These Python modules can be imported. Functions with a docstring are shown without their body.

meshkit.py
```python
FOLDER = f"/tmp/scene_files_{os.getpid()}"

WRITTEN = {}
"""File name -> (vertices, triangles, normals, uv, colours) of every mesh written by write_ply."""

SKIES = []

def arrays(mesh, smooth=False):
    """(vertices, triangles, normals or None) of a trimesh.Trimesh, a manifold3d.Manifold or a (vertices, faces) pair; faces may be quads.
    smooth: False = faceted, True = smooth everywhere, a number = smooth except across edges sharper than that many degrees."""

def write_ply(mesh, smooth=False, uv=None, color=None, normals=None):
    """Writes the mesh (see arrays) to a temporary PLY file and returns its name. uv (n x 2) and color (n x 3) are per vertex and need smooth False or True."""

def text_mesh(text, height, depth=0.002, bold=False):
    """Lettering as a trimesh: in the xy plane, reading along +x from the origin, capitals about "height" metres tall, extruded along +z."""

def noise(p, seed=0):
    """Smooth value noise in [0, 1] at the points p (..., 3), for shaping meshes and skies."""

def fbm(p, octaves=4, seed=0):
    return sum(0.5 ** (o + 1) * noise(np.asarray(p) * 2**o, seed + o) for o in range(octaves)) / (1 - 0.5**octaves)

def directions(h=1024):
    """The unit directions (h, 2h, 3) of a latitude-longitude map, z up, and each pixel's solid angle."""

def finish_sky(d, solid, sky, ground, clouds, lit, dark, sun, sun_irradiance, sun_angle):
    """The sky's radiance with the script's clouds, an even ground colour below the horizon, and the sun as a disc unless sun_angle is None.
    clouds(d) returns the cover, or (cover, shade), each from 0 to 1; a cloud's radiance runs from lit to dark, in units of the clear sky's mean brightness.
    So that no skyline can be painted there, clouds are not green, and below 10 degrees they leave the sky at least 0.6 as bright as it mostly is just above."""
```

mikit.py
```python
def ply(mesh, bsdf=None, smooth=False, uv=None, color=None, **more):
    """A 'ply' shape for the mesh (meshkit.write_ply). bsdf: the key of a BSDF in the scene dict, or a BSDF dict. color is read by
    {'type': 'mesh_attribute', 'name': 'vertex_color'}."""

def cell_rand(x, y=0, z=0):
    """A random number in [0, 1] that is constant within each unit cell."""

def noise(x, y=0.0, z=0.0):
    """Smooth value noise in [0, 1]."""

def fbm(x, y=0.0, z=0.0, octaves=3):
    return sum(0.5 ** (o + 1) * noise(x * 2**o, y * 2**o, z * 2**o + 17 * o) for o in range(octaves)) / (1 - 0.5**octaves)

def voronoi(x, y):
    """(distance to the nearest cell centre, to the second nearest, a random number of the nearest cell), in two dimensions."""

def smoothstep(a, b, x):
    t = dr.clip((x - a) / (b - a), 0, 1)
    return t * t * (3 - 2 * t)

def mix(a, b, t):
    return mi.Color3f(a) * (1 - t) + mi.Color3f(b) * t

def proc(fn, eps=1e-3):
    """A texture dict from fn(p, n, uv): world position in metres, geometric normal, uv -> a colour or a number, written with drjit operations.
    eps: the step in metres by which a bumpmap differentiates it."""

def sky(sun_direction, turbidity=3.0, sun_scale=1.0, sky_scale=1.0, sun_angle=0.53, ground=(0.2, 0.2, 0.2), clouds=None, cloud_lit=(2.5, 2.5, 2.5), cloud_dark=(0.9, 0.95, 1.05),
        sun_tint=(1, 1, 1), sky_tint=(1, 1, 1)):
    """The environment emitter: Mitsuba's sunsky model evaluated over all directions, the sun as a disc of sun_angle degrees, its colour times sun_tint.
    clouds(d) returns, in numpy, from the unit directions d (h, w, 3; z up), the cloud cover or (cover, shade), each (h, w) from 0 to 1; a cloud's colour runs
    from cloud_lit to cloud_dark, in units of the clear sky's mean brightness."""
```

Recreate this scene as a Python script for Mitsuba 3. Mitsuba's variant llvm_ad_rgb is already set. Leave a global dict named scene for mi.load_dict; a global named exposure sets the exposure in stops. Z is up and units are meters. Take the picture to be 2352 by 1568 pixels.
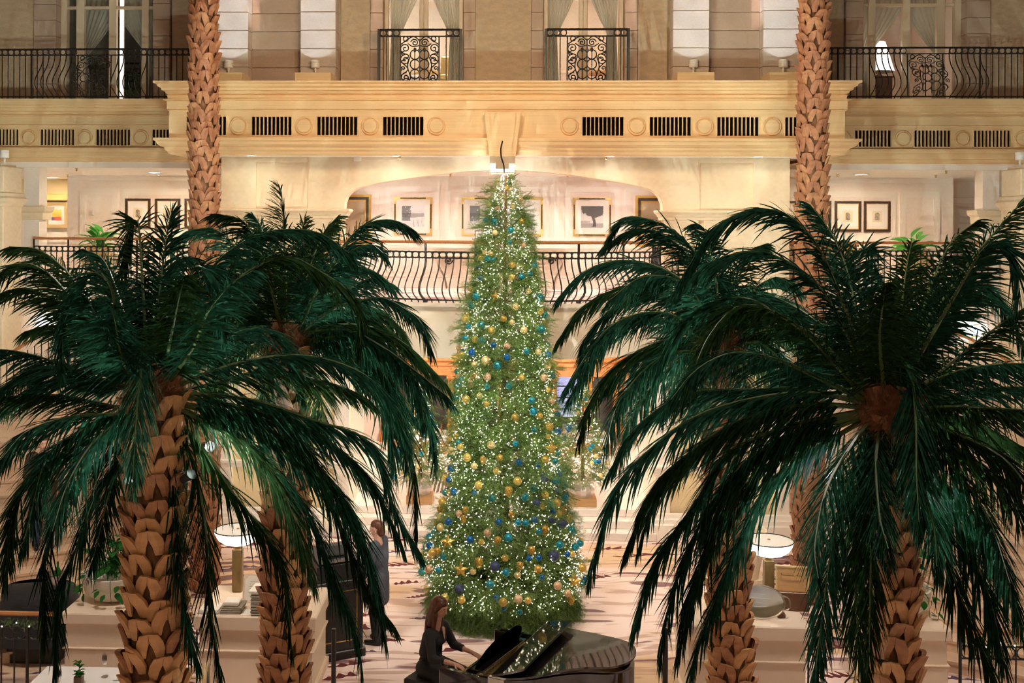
"""Hotel winter garden at night: a fir with lights between palms, in front of a stone facade with a bowed mezzanine."""
import math
import numpy as np, trimesh, manifold3d as m3
import drjit as dr, mitsuba as mi, mikit, meshkit
from mikit import proc, noise, fbm, voronoi, cell_rand, smoothstep, mix
from shapely.geometry import Polygon, Point, box as sbox
from shapely import union_all

T = mi.ScalarTransform4f
scene, labels = {}, {}
PI = math.pi
rng = np.random.default_rng(11)

# ---------------------------------------------------------------- camera
EYE = (0.047, 0.0, 6.0)
YAW, ROLL = 0.0408, 0.0047
_f = np.array([-math.sin(YAW), math.cos(YAW), 0.0])
_r = np.array([math.cos(YAW), math.sin(YAW), 0.0])
_u = np.array([0, 0, 1.0]) * math.cos(ROLL) - _r * math.sin(ROLL)
scene['camera'] = {'type': 'perspective', 'fov': 50.3812, 'fov_axis': 'x', 'near_clip': 0.1, 'far_clip': 200.0,
                   'principal_point_offset_x': 0.5 - 1057.4 / 2352, 'principal_point_offset_y': 0.5 - 514.7 / 1568,
                   'to_world': T().look_at(origin=list(EYE), target=[float(EYE[i] + _f[i]) for i in range(3)], up=[float(x) for x in _u])}
exposure = 0.42

# ---------------------------------------------------------------- light: the dim warm glow of the hall; lamps stand in their builders
def rgb(*c): return {'type': 'rgb', 'value': [float(x) for x in c]}
scene['hall_glow'] = {'type': 'constant', 'sampling_weight': 4.0, 'radiance': rgb(0.12, 0.085, 0.06)}
WARM, WHITE, COOL = (1.0, 0.72, 0.42), (1.0, 0.86, 0.72), (0.86, 0.93, 1.0)
P_HALL = 24.0        # chandeliers of the hall behind the camera
P_DOWN = 520.0        # ceiling downlights
P_UP = 90.0          # pilaster uplights
P_PALM = 52.0        # spots in the palms
P_FAIRY = 11.0       # fairy lights
P_BOWL = 3.0         # bowl lamps
P_ROOF = 62.0       # two drum lamps added out of view to brighten the floor
P_WASH = 43.0      # lamps added out of view above the palms to brighten the facade
P_LANTERN = 34.0

# ---------------------------------------------------------------- meshes
def TM(v, f): return trimesh.Trimesh(np.asarray(v, float), np.asarray(f, int), process=False)
def join(ms): return trimesh.util.concatenate([m for m in ms if m is not None])
def man(m):
    q = m.to_mesh(); return TM(q.vert_properties[:, :3], q.tri_verts)
CUBE_F = [[0, 2, 1], [0, 3, 2], [4, 5, 6], [4, 6, 7], [0, 1, 5], [0, 5, 4], [1, 2, 6], [1, 6, 5], [2, 3, 7], [2, 7, 6], [3, 0, 4], [3, 4, 7]]
def box(x0, x1, y0, y1, z0, z1, b=0.0):
    if b <= 0:
        return TM([[x0, y0, z0], [x1, y0, z0], [x1, y1, z0], [x0, y1, z0], [x0, y0, z1], [x1, y0, z1], [x1, y1, z1], [x0, y1, z1]], CUBE_F)
    pts = []
    for sx, x in ((1, x0), (-1, x1)):
        for sy, y in ((1, y0), (-1, y1)):
            for sz, z in ((1, z0), (-1, z1)):
                pts += [[x + sx * b, y + sy * b, z], [x + sx * b, y, z + sz * b], [x, y + sy * b, z + sz * b]]
    return trimesh.convex.convex_hull(np.array(pts))
def frame_axes(p):
    p = np.asarray(p, float)
    t = np.gradient(p, axis=0); t /= np.linalg.norm(t, axis=1, keepdims=True) + 1e-12
    a = np.zeros_like(t)
    ref = np.array([0, 0, 1.0]) if abs(t[0, 2]) < 0.9 else np.array([1.0, 0, 0])
    prev = np.cross(t[0], ref)
    for i in range(len(p)):
        prev = prev - t[i] * prev.dot(t[i])
        n = np.linalg.norm(prev)
        prev = prev / n if n > 1e-9 else np.array([1.0, 0, 0])
        a[i] = prev
    return t, a, np.cross(t, a)
def tube(pts, r, n=6, cap=True, closed=False, flat=1.0):
    p = np.asarray(pts, float)
    if closed: p = np.vstack([p, p[:1]])
    t, a, b = frame_axes(p)
    if closed:
        tt = p[1] - p[-2]; tt /= np.linalg.norm(tt); t[0] = t[-1] = tt
        a[-1], b[-1] = a[0], b[0]
    r = np.broadcast_to(np.asarray(r, float), (len(p),))
    ang = np.arange(n) * 2 * PI / n
    v = p[:, None] + r[:, None, None] * (np.cos(ang)[None, :, None] * a[:, None] + flat * np.sin(ang)[None, :, None] * b[:, None])
    i, j = np.meshgrid(np.arange(len(p) - 1), np.arange(n), indexing='ij')
    q = np.stack([i * n + j, i * n + (j + 1) % n, (i + 1) * n + (j + 1) % n, (i + 1) * n + j], -1).reshape(-1, 4)
    f = np.vstack([q[:, [0, 1, 2]], q[:, [0, 2, 3]]])
    v = v.reshape(-1, 3)
    if cap and not closed:
        k = len(v); v = np.vstack([v, p[:1], p[-1:]])
        j = np.arange(n); e = (len(p) - 1) * n
        f = np.vstack([f, np.stack([j * 0 + k, (j + 1) % n, j], 1), np.stack([j * 0 + k + 1, e + j, e + (j + 1) % n], 1)])
    return TM(v, f)
def lathe(prof, n=24, c=(0, 0, 0), sx=1.0, sy=1.0):
    pr = np.asarray(prof, float); ang = np.arange(n) * 2 * PI / n
    v = np.stack([pr[:, None, 0] * np.cos(ang) * sx + c[0], pr[:, None, 0] * np.sin(ang) * sy + c[1], np.broadcast_to(pr[:, None, 1], (len(pr), n)) + c[2]], -1)
    i, j = np.meshgrid(np.arange(len(pr) - 1), np.arange(n), indexing='ij')
    q = np.stack([i * n + j, i * n + (j + 1) % n, (i + 1) * n + (j + 1) % n, (i + 1) * n + j], -1).reshape(-1, 4)
    return TM(v.reshape(-1, 3), np.vstack([q[:, [0, 1, 2]], q[:, [0, 2, 3]]]))
def extrude(poly, h, plane='xy', off=0.0):
    """poly (shapely) extruded by h. plane 'xz': polygon lies in x, z and is extruded towards +y from y = off."""
    gs = getattr(poly, 'geoms', [poly])
    ms = [trimesh.creation.extrude_polygon(g, h, engine='earcut') for g in gs if g.area > 1e-9]
    m = join(ms); v = np.array(m.vertices)
    if plane == 'xz':
        v = np.stack([v[:, 0], off + h - v[:, 2], v[:, 1]], 1)
    elif plane == 'yz':
        v = np.stack([off + v[:, 2], v[:, 0], v[:, 1]], 1)
    else:
        v = v + [0, 0, off]
    return TM(v, m.faces)
def molding(path, prof):
    """A closed or open profile [(outward, z)...] swept along a horizontal polyline, mitred; outward is to the right of the way walked."""
    p = np.asarray(path, float); n = len(p)
    d = np.diff(p, axis=0); d /= np.linalg.norm(d, axis=1, keepdims=True)
    nrm = np.stack([d[:, 1], -d[:, 0]], 1)
    off = np.zeros_like(p); off[0], off[-1] = nrm[0], nrm[-1]
    for i in range(1, n - 1):
        m = nrm[i - 1] + nrm[i]; off[i] = m / (m.dot(nrm[i]))
    pr = np.asarray(prof, float); k = len(pr)
    v = np.concatenate([p[:, None, :] + off[:, None, :] * pr[None, :, :1], np.broadcast_to(pr[None, :, 1:], (n, k, 1))], -1).reshape(-1, 3)
    i, j = np.meshgrid(np.arange(n - 1), np.arange(k - 1), indexing='ij')
    q = np.stack([i * k + j, (i + 1) * k + j, (i + 1) * k + j + 1, i * k + j + 1], -1).reshape(-1, 4)
    f = np.vstack([q[:, [0, 1, 2]], q[:, [0, 2, 3]]])
    caps = []
    try:
        tri = trimesh.creation.triangulate_polygon(Polygon(pr), engine='earcut')
        tv, tf = np.asarray(tri[0]), np.asarray(tri[1])
        for e, s in ((0, 1), (n - 1, -1)):
            cv = np.concatenate([p[e] + off[e] * tv[:, :1], tv[:, 1:]], 1)
            caps.append(TM(cv, tf[:, ::s]))
    except Exception:
        pass
    return join([TM(v, f)] + caps)
def rect_frame(x0, x1, z0, z1, y, w, d, steps=1):
    """A picture-frame moulding in the x, z plane whose back is at y and which stands d proud of it, towards -y."""
    out = []
    for k in range(steps):
        a, b = w * k / steps, w * (k + 1) / steps
        h = d * (1 - 0.55 * k / max(1, steps)) if steps > 1 else d
        ring = sbox(x0 + a, z0 + a, x1 - a, z1 - a).difference(sbox(x0 + b, z0 + b, x1 - b, z1 - b))
        out.append(extrude(ring, h, 'xz', y - h))
    return join(out)
def ico(r, c=(0, 0, 0), sub=1):
    m = trimesh.creation.icosphere(subdivisions=sub, radius=r); return TM(m.vertices + np.asarray(c, float), m.faces)
def torus(R, r, n=14, k=5, c=(0, 0, 0), plane='xz'):
    a = np.arange(n) * 2 * PI / n
    p = np.stack([R * np.cos(a), 0 * a, R * np.sin(a)], 1) if plane == 'xz' else np.stack([R * np.cos(a), R * np.sin(a), 0 * a], 1)
    return tube(p + np.asarray(c, float), r, k, closed=True)
def catmull(P, n):
    P = np.asarray(P, float)
    if len(P) == 2: return P[0] + (P[1] - P[0]) * np.linspace(0, 1, n)[:, None]
    Q = np.vstack([2 * P[0] - P[1], P, 2 * P[-1] - P[-2]])
    seg = np.r_[0, np.cumsum(np.linalg.norm(np.diff(P, axis=0), axis=1))]
    out = []
    for s in np.linspace(0, seg[-1], n):
        i = min(np.searchsorted(seg, s, side='right') - 1, len(P) - 2)
        t = (s - seg[i]) / max(seg[i + 1] - seg[i], 1e-9)
        p0, p1, p2, p3 = Q[i], Q[i + 1], Q[i + 2], Q[i + 3]
        out.append(0.5 * (2 * p1 + (p2 - p0) * t + (2 * p0 - 5 * p1 + 4 * p2 - p3) * t ** 2 + (3 * p1 - p0 - 3 * p2 + p3) * t ** 3))
    return np.array(out)
def spiral(c, r0, turns, a0, sign=1, n=26, rmin=0.12):
    """A scroll in the x, z plane that winds in from radius r0."""
    t = np.linspace(0, 1, n); a = a0 + sign * turns * 2 * PI * t; r = r0 * (1 - t * (1 - rmin))
    return np.stack([c[0] + r * np.cos(a), 0 * t + c[1], c[2] + r * np.sin(a)], 1)
def moved(m, M=None, t=None, rz=None, s=None):
    v = np.array(m.vertices)
    if s is not None: v = v * np.asarray(s)
    if rz is not None:
        c, q = math.cos(rz), math.sin(rz); v = np.stack([v[:, 0] * c - v[:, 1] * q, v[:, 0] * q + v[:, 1] * c, v[:, 2]], 1)
    if M is not None: v = v @ np.asarray(M)[:3, :3].T + np.asarray(M)[:3, 3]
    if t is not None: v = v + np.asarray(t, float)
    f = m.faces
    if s is not None and np.prod(np.sign(np.broadcast_to(s, 3))) < 0: f = np.array(f)[:, ::-1]
    return TM(v, f)
def loc(t=(0, 0, 0), rz=0.0, s=1.0):
    c, q = math.cos(rz), math.sin(rz); M = np.eye(4)
    M[:3, :3] = np.array([[c, -q, 0], [q, c, 0], [0, 0, 1]]) @ np.diag(np.broadcast_to(s, 3)); M[:3, 3] = t
    return M

# ---------------------------------------------------------------- entries of the scene
_n = {}
def uniq(base):
    k = _n.get(base, 0); _n[base] = k + 1
    return base if k == 0 else f'{base}_{k:03d}'
def thing(name, label, cat, group=None):
    k = uniq(name); labels[k] = {'label': label, 'category': cat}
    if group: labels[k]['group'] = group
    return k
def struct(name, label=None):
    k = uniq(name); labels[k] = {'kind': 'structure'}
    if label: labels[k]['label'] = label
    return k
def shape(mesh, mat, smooth=False, **more): return mikit.ply(mesh, mat, smooth=smooth, **more)
def put(key, mesh, mat=None, smooth=False, M=None, **more):
    """mesh: a trimesh, or the dict of an earlier shape that is used again."""
    d = dict(mesh) if isinstance(mesh, dict) else shape(mesh, mat, smooth, **more)
    if isinstance(mesh, dict) and mat: d['bsdf'] = {'type': 'ref', 'id': mat}
    if M is not None: d['to_world'] = T(np.asarray(M, float))
    scene[key] = d
    return d
def part(parent, name, mesh, mat=None, smooth=False, M=None, label=None, stuff=False, **more):
    k = uniq(parent + '__' + name)
    put(k, mesh, mat, smooth, M, **more)
    if label or stuff:
        labels[k] = {}
        if label: labels[k]['label'] = label
        if stuff: labels[k]['kind'] = 'stuff'
    return k
def lamp(d, col, power, weight=0.1):
    """weight: how often the renderer samples this lamp; it does not change the light."""
    d['emitter'] = {'type': 'area', 'radiance': rgb(*(c * power for c in col)), 'sampling_weight': float(weight)}

# ---------------------------------------------------------------- materials
def pr(col, rough=0.5, **k):
    c = col if isinstance(col, dict) else rgb(*col)
    two = k.pop('two', True)
    d = {'type': 'principled', 'base_color': c, 'roughness': rough, **k}
    return {'type': 'twosided', 'bsdf': d} if two else d
def C(*c): return mi.Color3f(*c)
def stone(c, amp=0.12, sc=3.0, grain=60.0):
    def f(p, n, uv):
        a = fbm(p.x * sc, p.y * sc, p.z * sc * 1.6, 4)
        g = noise(p.x * grain, p.y * grain, p.z * grain)
        return C(*c) * (1.0 + amp * (a - 0.5) * 2 + 0.10 * (g - 0.5))
    return proc(f)
MAT = {
    'stone_upper': pr(stone((0.47, 0.335, 0.25), 0.10), 0.75),
    'stone_pilaster': pr(stone((0.56, 0.45, 0.37), 0.05), 0.7),
    'stucco': pr(stone((0.50, 0.365, 0.24), 0.16, 9.0, 40.0), 0.85),
    'cornice': pr(proc(lambda p, n, uv: C(0.76, 0.55, 0.305) * (0.92 + 0.16 * fbm(p.x * 0.7, p.y * 0.7, p.z * 45.0, 3))), 0.6),
    'limestone': pr(stone((0.76, 0.62, 0.44), 0.07, 1.4, 18.0), 0.65),
    'plaster': pr(stone((0.84, 0.745, 0.66), 0.02), 0.7),
    'plaster_yellow': pr((0.83, 0.68, 0.40), 0.7),
    'plaster_gold': pr((0.80, 0.60, 0.22), 0.7),
    'panel_yellow': pr(stone((0.80, 0.63, 0.38), 0.03), 0.7),
    'white_paint': pr((0.86, 0.79, 0.71), 0.5),
    'bow_white': pr((0.80, 0.70, 0.57), 0.6),
    'window_paint': pr((0.66, 0.52, 0.37), 0.45),
    'duct_grey': pr((0.22, 0.20, 0.18), 0.7),
    'iron': pr((0.016, 0.014, 0.013), 0.42, specular=0.5),
    'wood_rail': pr(proc(lambda p, n, uv: mix((0.36, 0.13, 0.045), (0.52, 0.22, 0.08), fbm(p.x * 3, p.y * 3, p.z * 60, 3))), 0.28, clearcoat=0.4),
    'wood_door': pr(proc(lambda p, n, uv: mix((0.52, 0.19, 0.055), (0.70, 0.30, 0.09), fbm(p.x * 14, p.y * 14, p.z * 2.2, 3))), 0.35, clearcoat=0.3),
    'sheer': {'type': 'principledthin', 'base_color': rgb(0.58, 0.56, 0.47), 'roughness': 0.8, 'diff_trans': 0.85},
    'glass': {'type': 'thindielectric', 'int_ior': 1.5},
    'crystal': {'type': 'dielectric', 'int_ior': 1.5},
    'room_green': pr((0.34, 0.34, 0.24), 0.8),
    'lamp_white': pr((0.82, 0.80, 0.75), 0.4),
    'gold_frame': pr((0.80, 0.55, 0.20), 0.32, metallic=0.9),
    'dark_frame': pr((0.035, 0.018, 0.012), 0.35),
    'mat_board': pr((0.86, 0.82, 0.77), 0.8),
    'gilt': pr((0.62, 0.42, 0.13), 0.4, metallic=0.8),
    'marble': pr(stone((0.84, 0.75, 0.69), 0.05, 0.9, 5.0), 0.35),
    'stair_stone': pr(stone((0.60, 0.43, 0.30), 0.06, 2.0), 0.5),
    'counter_stone': pr(proc(lambda p, n, uv: C(0.74, 0.60, 0.46) * (0.93 + 0.14 * fbm(p.x * 1.2 + p.z * 2.5, p.y * 1.2, p.z * 1.2 - p.x * 2.0, 4))), 0.5),
    'concrete': pr(stone((0.66, 0.60, 0.52), 0.08, 6.0), 0.7),
    'black_lacquer': {'type': 'principled', 'base_color': rgb(0.006, 0.005, 0.005), 'roughness': 0.025, 'specular': 0.9, 'clearcoat': 1.0, 'clearcoat_gloss': 0.99},
    'lectern_black': pr((0.014, 0.012, 0.014), 0.35),
    'brass': pr((0.62, 0.43, 0.16), 0.3, metallic=1.0),
    'bronze': pr(proc(lambda p, n, uv: mix((0.12, 0.085, 0.04), (0.34, 0.23, 0.09), fbm(p.x * 9, p.y * 9, p.z * 5, 3))), 0.4, metallic=0.5),
    'silver': pr((0.72, 0.68, 0.60), 0.22, metallic=1.0),
    'paper': pr((0.85, 0.81, 0.72), 0.8),
    'book_dark': pr((0.20, 0.165, 0.12), 0.6),
    'book_grey': pr((0.42, 0.38, 0.31), 0.6),
    'linen': pr((0.80, 0.77, 0.74), 0.85),
    'chair_wood': pr((0.62, 0.46, 0.22), 0.4),
    'blue_fabric': pr((0.035, 0.075, 0.17), 0.8),
    'box_wood': pr(proc(lambda p, n, uv: mix((0.46, 0.25, 0.10), (0.62, 0.36, 0.16), fbm(p.x * 4, p.y * 4, p.z * 40, 3))), 0.4),
    'boot_tan': pr(proc(lambda p, n, uv: mix((0.40, 0.19, 0.075), (0.68, 0.38, 0.17), fbm(p.x * 7, p.y * 7, p.z * 16, 4))), 0.6),
    'boot_brown': pr(proc(lambda p, n, uv: mix((0.26, 0.105, 0.048), (0.48, 0.235, 0.11), fbm(p.x * 9, p.y * 9, p.z * 20, 4))), 0.65),
    'boot_rust': pr(proc(lambda p, n, uv: mix((0.22, 0.08, 0.038), (0.38, 0.165, 0.078), fbm(p.x * 9 + 5, p.y * 9, p.z * 20, 4))), 0.65),
    'palm_fibre': pr(proc(lambda p, n, uv: mix((0.075, 0.03, 0.013), (0.24, 0.105, 0.045), fbm(p.x * 60, p.y * 60, p.z * 14, 3))), 0.9),
    'crown_fibre': pr(proc(lambda p, n, uv: mix((0.10, 0.034, 0.014), (0.30, 0.11, 0.048), fbm(p.x * 30, p.y * 30, p.z * 30, 3))), 0.9),
    'frond': {'type': 'principledthin', 'base_color': proc(lambda p, n, uv: mix((0.004, 0.014, 0.008), (0.014, 0.052, 0.028), noise(p.x * 34, p.y * 34, p.z * 34))), 'roughness': 0.17, 'spec_trans': 0.0, 'eta': 1.62, 'diff_trans': 0.5},
    'frond_dark': {'type': 'principledthin', 'base_color': proc(lambda p, n, uv: mix((0.004, 0.010, 0.0035), (0.016, 0.034, 0.011), noise(p.x * 34, p.y * 34, p.z * 34))), 'roughness': 0.2, 'spec_trans': 0.0, 'eta': 1.62, 'diff_trans': 0.45},
    'rachis': pr((0.055, 0.085, 0.025), 0.35),
    'dead_frond': pr((0.22, 0.10, 0.04), 0.7),
    'leaf_bright': {'type': 'principledthin', 'base_color': rgb(0.10, 0.36, 0.07), 'roughness': 0.3, 'eta': 1.5, 'diff_trans': 0.5},
    'leaf_deep': {'type': 'principledthin', 'base_color': rgb(0.03, 0.13, 0.03), 'roughness': 0.35, 'eta': 1.5, 'diff_trans': 0.4},
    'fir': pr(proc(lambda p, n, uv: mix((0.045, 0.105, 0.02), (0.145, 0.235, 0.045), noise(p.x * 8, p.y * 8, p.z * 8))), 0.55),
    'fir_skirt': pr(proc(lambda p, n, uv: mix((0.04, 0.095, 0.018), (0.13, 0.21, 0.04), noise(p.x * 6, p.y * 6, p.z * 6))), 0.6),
    'bark': pr((0.16, 0.09, 0.045), 0.8),
    'gold_shiny': pr((0.84, 0.60, 0.16), 0.22, metallic=0.45),
    'gold_satin': pr((0.84, 0.66, 0.30), 0.4, metallic=0.3),
    'champagne': pr((0.70, 0.46, 0.28), 0.5, metallic=0.3),
    'gold_glitter': pr(proc(lambda p, n, uv: mix((0.42, 0.24, 0.045), (0.92, 0.62, 0.16), cell_rand(p.x * 260, p.y * 260, p.z * 260))), 0.4, metallic=0.6),
    'teal_shiny': pr((0.02, 0.27, 0.38), 0.24, metallic=0.35),
    'teal_dark': pr(proc(lambda p, n, uv: mix((0.005, 0.06, 0.075), (0.04, 0.33, 0.35), cell_rand(p.x * 110, p.y * 110, p.z * 110))), 0.25, metallic=0.4),
    'blue_shiny': pr((0.012, 0.12, 0.36), 0.25, metallic=0.35),
    'navy_matt': pr((0.035, 0.05, 0.125), 0.6),
    'skin': pr((0.66, 0.36, 0.26), 0.5),
    'hair': pr(proc(lambda p, n, uv: mix((0.045, 0.015, 0.008), (0.16, 0.055, 0.025), noise(p.x * 90, p.y * 90, p.z * 9))), 0.38),
    'cloth_black': pr((0.014, 0.014, 0.017), 0.75),
    'cloth_grey': pr((0.085, 0.09, 0.12), 0.85),
    'cloth_brown': pr((0.045, 0.022, 0.014), 0.8),
    'denim': pr((0.025, 0.04, 0.085), 0.8),
    'shoe': pr((0.012, 0.01, 0.009), 0.4),
    'lips': pr((0.45, 0.13, 0.11), 0.4),
    'pot_cream': pr((0.74, 0.65, 0.50), 0.55),
    'pebble': pr(stone((0.55, 0.45, 0.38), 0.4, 30.0), 0.7),
    'terracotta_glaze': pr((0.72, 0.50, 0.26), 0.5),
    'silver_wrap': pr((0.70, 0.62, 0.58), 0.35, metallic=0.5),
    'dark_wood': pr((0.11, 0.045, 0.02), 0.35),
    'tape_brown': pr((0.42, 0.30, 0.19), 0.6),
    'light_box': pr((0.9, 0.9, 0.9), 0.5),
    'amber_glass': pr((0.85, 0.50, 0.12), 0.3),
    'roof_dark': pr((0.02, 0.018, 0.016), 0.6),
    'bed_linen': pr((0.80, 0.80, 0.86), 0.8),
}
def carpet_fn(p, n, uv):
    x, y = p.x, p.y
    w = fbm(x * 0.55 + 3.1, y * 0.9, 0.0, 3)
    base = mix((0.78, 0.60, 0.55), (0.87, 0.74, 0.69), fbm(x * 0.8, y * 1.4, 2.0, 3))
    gold = smoothstep(0.56, 0.70, fbm(x * 0.42 + 9, y * 0.7 + 4, 1.0, 3))
    base = mix(base, (0.56, 0.38, 0.19), gold * 0.75)
    xx, yy = x + 1.1 * (w - 0.5), y + 0.7 * (fbm(x * 0.7, y * 0.5, 5.0, 2) - 0.5)
    line = fbm(xx * 1.1, yy * 9.0, 7.0, 3)
    base = mix(base, (0.40, 0.235, 0.17), smoothstep(0.58, 0.68, line) * 0.6)
    row = dr.floor(yy / 0.50); sh = 1.35 * cell_rand(row, 7)
    i = dr.floor(xx / 1.35 + sh); j = row
    fx = xx / 1.35 + sh - i; fy = yy / 0.50 - j
    on = cell_rand(i, j, 3)
    cx, cy = 0.5 + 0.3 * (cell_rand(i, j, 1) - 0.5), 0.5 + 0.5 * (cell_rand(i, j, 2) - 0.5)
    half = 0.20 + 0.40 * cell_rand(i, j, 4)
    dx = (fx - cx) * 1.35 / half
    teeth = dr.square(dr.sin(dx * 20.0 * half + 5 * fy + 6 * cell_rand(i, j, 8)))
    curve = 0.10 * (cell_rand(i, j, 9) - 0.5) * dx + 0.05 * dr.sin(dx * 2.2)
    up = (fy - cy) * 0.50 - curve
    h = (1 - dx * dx) * (0.026 + (0.04 + 0.15 * cell_rand(i, j, 5)) * teeth * dr.select(up > 0, 1.0, 0.25))
    leaf = dr.select((dr.abs(dx) < 1) & (dr.abs(up) < h) & (on > 0.40), 1.0, 0.0)
    streak = smoothstep(0.64, 0.70, fbm(xx * 0.8 + 20, yy * 4.2, 11.0, 3))
    base = mix(base, (0.15, 0.06, 0.085), streak * 0.85)
    tone = cell_rand(i, j, 6)
    return mix(base, mix((0.12, 0.022, 0.026), (0.10, 0.06, 0.10), dr.select(tone > 0.75, 1.0, 0.0)), leaf)
MAT['carpet'] = pr(proc(carpet_fn), 0.95)
MAT['carpet_mezz'] = pr(proc(lambda p, n, uv: mix((0.78, 0.64, 0.60), (0.33, 0.17, 0.20), smoothstep(0.60, 0.68, fbm(p.x * 1.6, p.y * 7, 3.0, 3)))), 0.95)
for k, d in MAT.items(): scene[k] = d

# ================================================================ the facade: storey above the mezzanine
Z_M, Z_U = 4.65, 8.60            # floors: mezzanine, upper storey
YC, YW, YA = 20.0, 23.1, 20.9    # centre frieze, wing frieze, arch wall
CPROF = [(-.25, 7.27), (0, 7.28), (.02, 7.33), (.06, 7.36), (.07, 7.40), (.12, 7.42), (.17, 7.45), (.185, 7.50), (.23, 7.52), (.23, 7.565), (-.25, 7.57)]
CPROF2 = [(-.25, 8.075), (.022, 8.08), (.022, 8.10), (.012, 8.105), (.035, 8.11),
         (.035, 8.26), (.095, 8.275), (.095, 8.29), (.02, 8.295), (.03, 8.365), (.05, 8.37), (.012, 8.385), (.05, 8.40), (.07, 8.44), (.115, 8.455), (.115, 8.49), (.17, 8.52), (.185, 8.56), (.235, 8.575), (.235, 8.61), (-.25, 8.612)]
WPROF = [(-.25, 7.30), (0, 7.31), (.03, 7.34), (.03, 7.38), (.08, 7.40), (.095, 7.44), (.10, 7.49), (.15, 7.52), (.165, 7.56), (.165, 7.60), (-.10, 7.605)]
WPROF2 = [(-.35, 8.075), (.02, 8.08), (.02, 8.10), (.008, 8.105), (.035, 8.11),
         (.035, 8.27), (.085, 8.285), (.085, 8.31), (.03, 8.315), (.03, 8.37), (.09, 8.385), (.10, 8.43), (.10, 8.45), (.135, 8.465), (.135, 8.50), (.18, 8.52), (.195, 8.60), (.195, 8.645), (-.35, 8.648)]
t1 = struct('trim_1', 'golden cream cornice with grilles and roundels on the projecting centre bay')
part(t1, 'entablature', molding([(-6.2, YW), (-6.2, YC), (6.2, YC), (6.2, YW)], CPROF), 'cornice'); part(t1, 'upper_entablature', molding([(-6.2, YW), (-6.2, YC), (6.2, YC), (6.2, YW)], CPROF2), 'cornice')
t2 = struct('trim_2', 'cornice of the left wing with grilles and roundels')
part(t2, 'entablature', molding([(-13.5, YW), (-6.2, YW)], WPROF), 'cornice'); part(t2, 'upper_entablature', molding([(-13.5, YW), (-6.2, YW)], WPROF2), 'cornice')
t3 = struct('trim_3', 'cornice of the right wing with grilles and roundels')
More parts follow.
